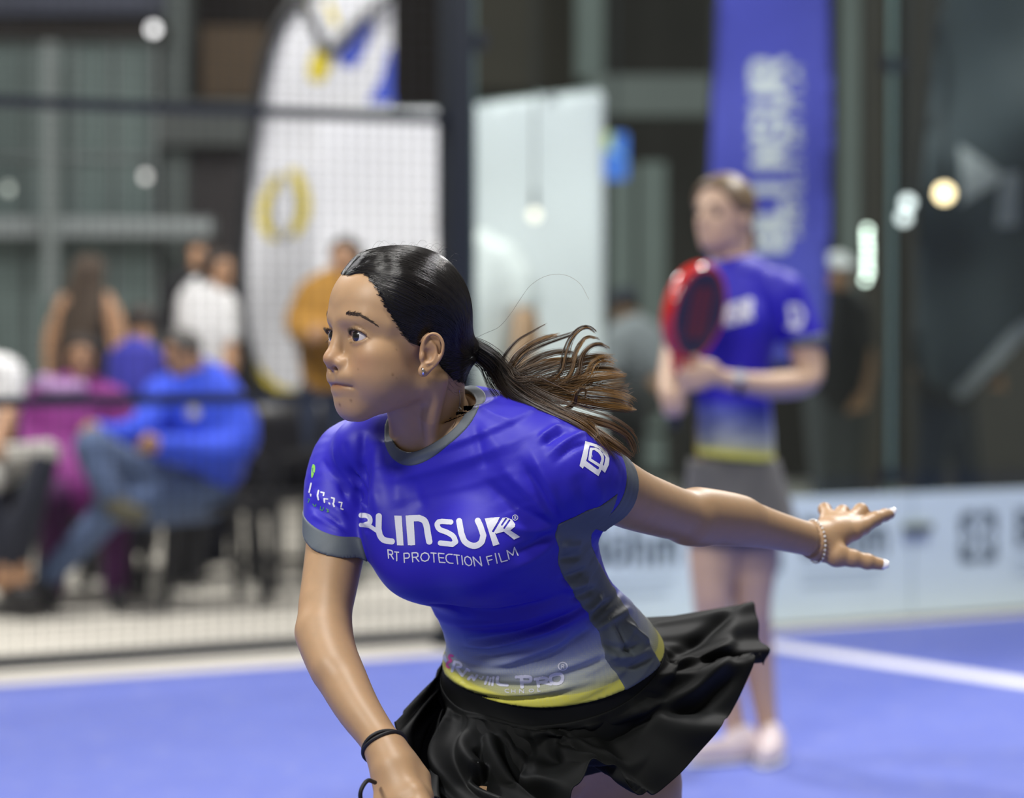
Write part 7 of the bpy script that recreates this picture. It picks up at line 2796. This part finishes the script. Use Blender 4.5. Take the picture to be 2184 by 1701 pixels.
# ---- walker behind the slate flag
Y = 16.6
spectator('walker in jeans striding behind the slate flag', (2020, 1180, Y), head_frame(2030, 560, Y, -70), M_SKIN3, M_DARKHAIR, 'short', [
    ('jacket', [('c', [(2025, 640, Y, .14), (2022, 720, Y, .18), (2020, 830, Y, .17)]), ('c', [(2070, 650, Y, .08), (2090, 740, Y - .1, .065), (2110, 800, Y - .2, .06)]), ('c', [(1985, 650, Y, .08), (1965, 760, Y, .06)])], M_NAVY, .04),
    ('jeans', [('c', [(2005, 850, Y, .13), (1990, 960, Y - .1, .09), (1965, 1150, Y - .15, .065)]), ('c', [(2030, 850, Y, .13), (2055, 960, Y + .05, .09), (2088, 1140, Y + .1, .065)])], M_DJEANS, .03),
    ('shoe', [('c', [(1962, 1170, Y - .15, .05), (1985, 1178, Y - .2, .045)])], M_DSHOE, .02), ('shoe', [('c', [(2090, 1160, Y + .1, .05), (2112, 1170, Y + .05, .045)])], M_DSHOE, .02)],
    body=hand(2114, 812, Y - .2, 1) + hand(1962, 800, Y, 1))

# ---- chairs, bench and table
M_CHAIR = simple('black_plastic', (0.012, 0.012, 0.013), .45, var=.1)


def chair(px, Y, yaw, label):
    c = P(px, 1000, Y) * [1, 1, 0]
    o = empty('chair', c, label, 'chair', None)
    a = math.radians(yaw)
    R = np.array([[math.cos(a), -math.sin(a), 0], [math.sin(a), math.cos(a), 0], [0, 0, 1.0]])
    at = lambda x, y, z: c + R @ np.array([x, y, z])
    for sx in (-1, 1):
        for sy in (-1, 1):
            m = MB()
            m.tube([at(sx * .19, sy * .18, .44), at(sx * .235, sy * .235, 0)], [.034, .026], n=8)
            m.build('leg', M_CHAIR, o, smooth=True)
    m = MB()
    m.box(at(0, 0, .44), (.46, .45, .04), R)
    m.build('seat', M_CHAIR, o, bevel=.012)
    m = MB()
    bk = [at(-.22 + .44 * i / 8, .21 + .05 * math.sin(math.pi * i / 8), z) for z in (.46, .62, .78, .90) for i in range(9)]
    m.add(bk, [(r * 9 + i, r * 9 + i + 1, (r + 1) * 9 + i + 1, (r + 1) * 9 + i) for r in range(3) for i in range(8)])
    b = m.build('backrest', M_CHAIR, o, smooth=True)
    s = b.modifiers.new('thickness', 'SOLIDIFY'); s.thickness = .022
    for sx in (-1, 1):
        m = MB()
        m.tube([at(sx * .23, .20, .66), at(sx * .25, .0, .66), at(sx * .24, -.20, .64), at(sx * .22, -.21, .45)], .018, n=8)
        m.build('arm', M_CHAIR, o, smooth=True)
    return o


chair(432, 14.20, 20, 'black plastic armchair under the man in the blue jacket')
chair(160, 14.50, -5, 'black plastic armchair under the woman in the purple coat')
chair(-100, 14.0, -25, 'black plastic armchair at the left edge under the white top')
chair(292, 15.25, 0, 'black plastic armchair under the child in the blue top')
chair(560, 15.0, -30, 'empty black plastic armchair left of the ochre sweater')
chair(1356, 17.25, 40, 'black plastic armchair under the person in the dark cap')
TB = empty('table', P(560, 1000, 15.9) * [1, 1, 0], 'low black table before the white feather flag', 'table')
tc = P(545, 1000, 15.75) * [1, 1, 0]
m = MB()
m.box(tc + ZV * .72, (.62, .5, .04))
m.build('top', M_CHAIR, TB, bevel=.01)
m = MB()
m.box(tc + ZV * .54 + YV * -.22, (.58, .02, .30))
m.build('apron', M_CHAIR, TB)
for sx in (-1, 1):
    for sy in (-1, 1):
        m = MB()
        m.box(tc + np.array([sx * .28, sy * .20, .35]), (.05, .05, .70))
        m.build('leg', M_CHAIR, TB)
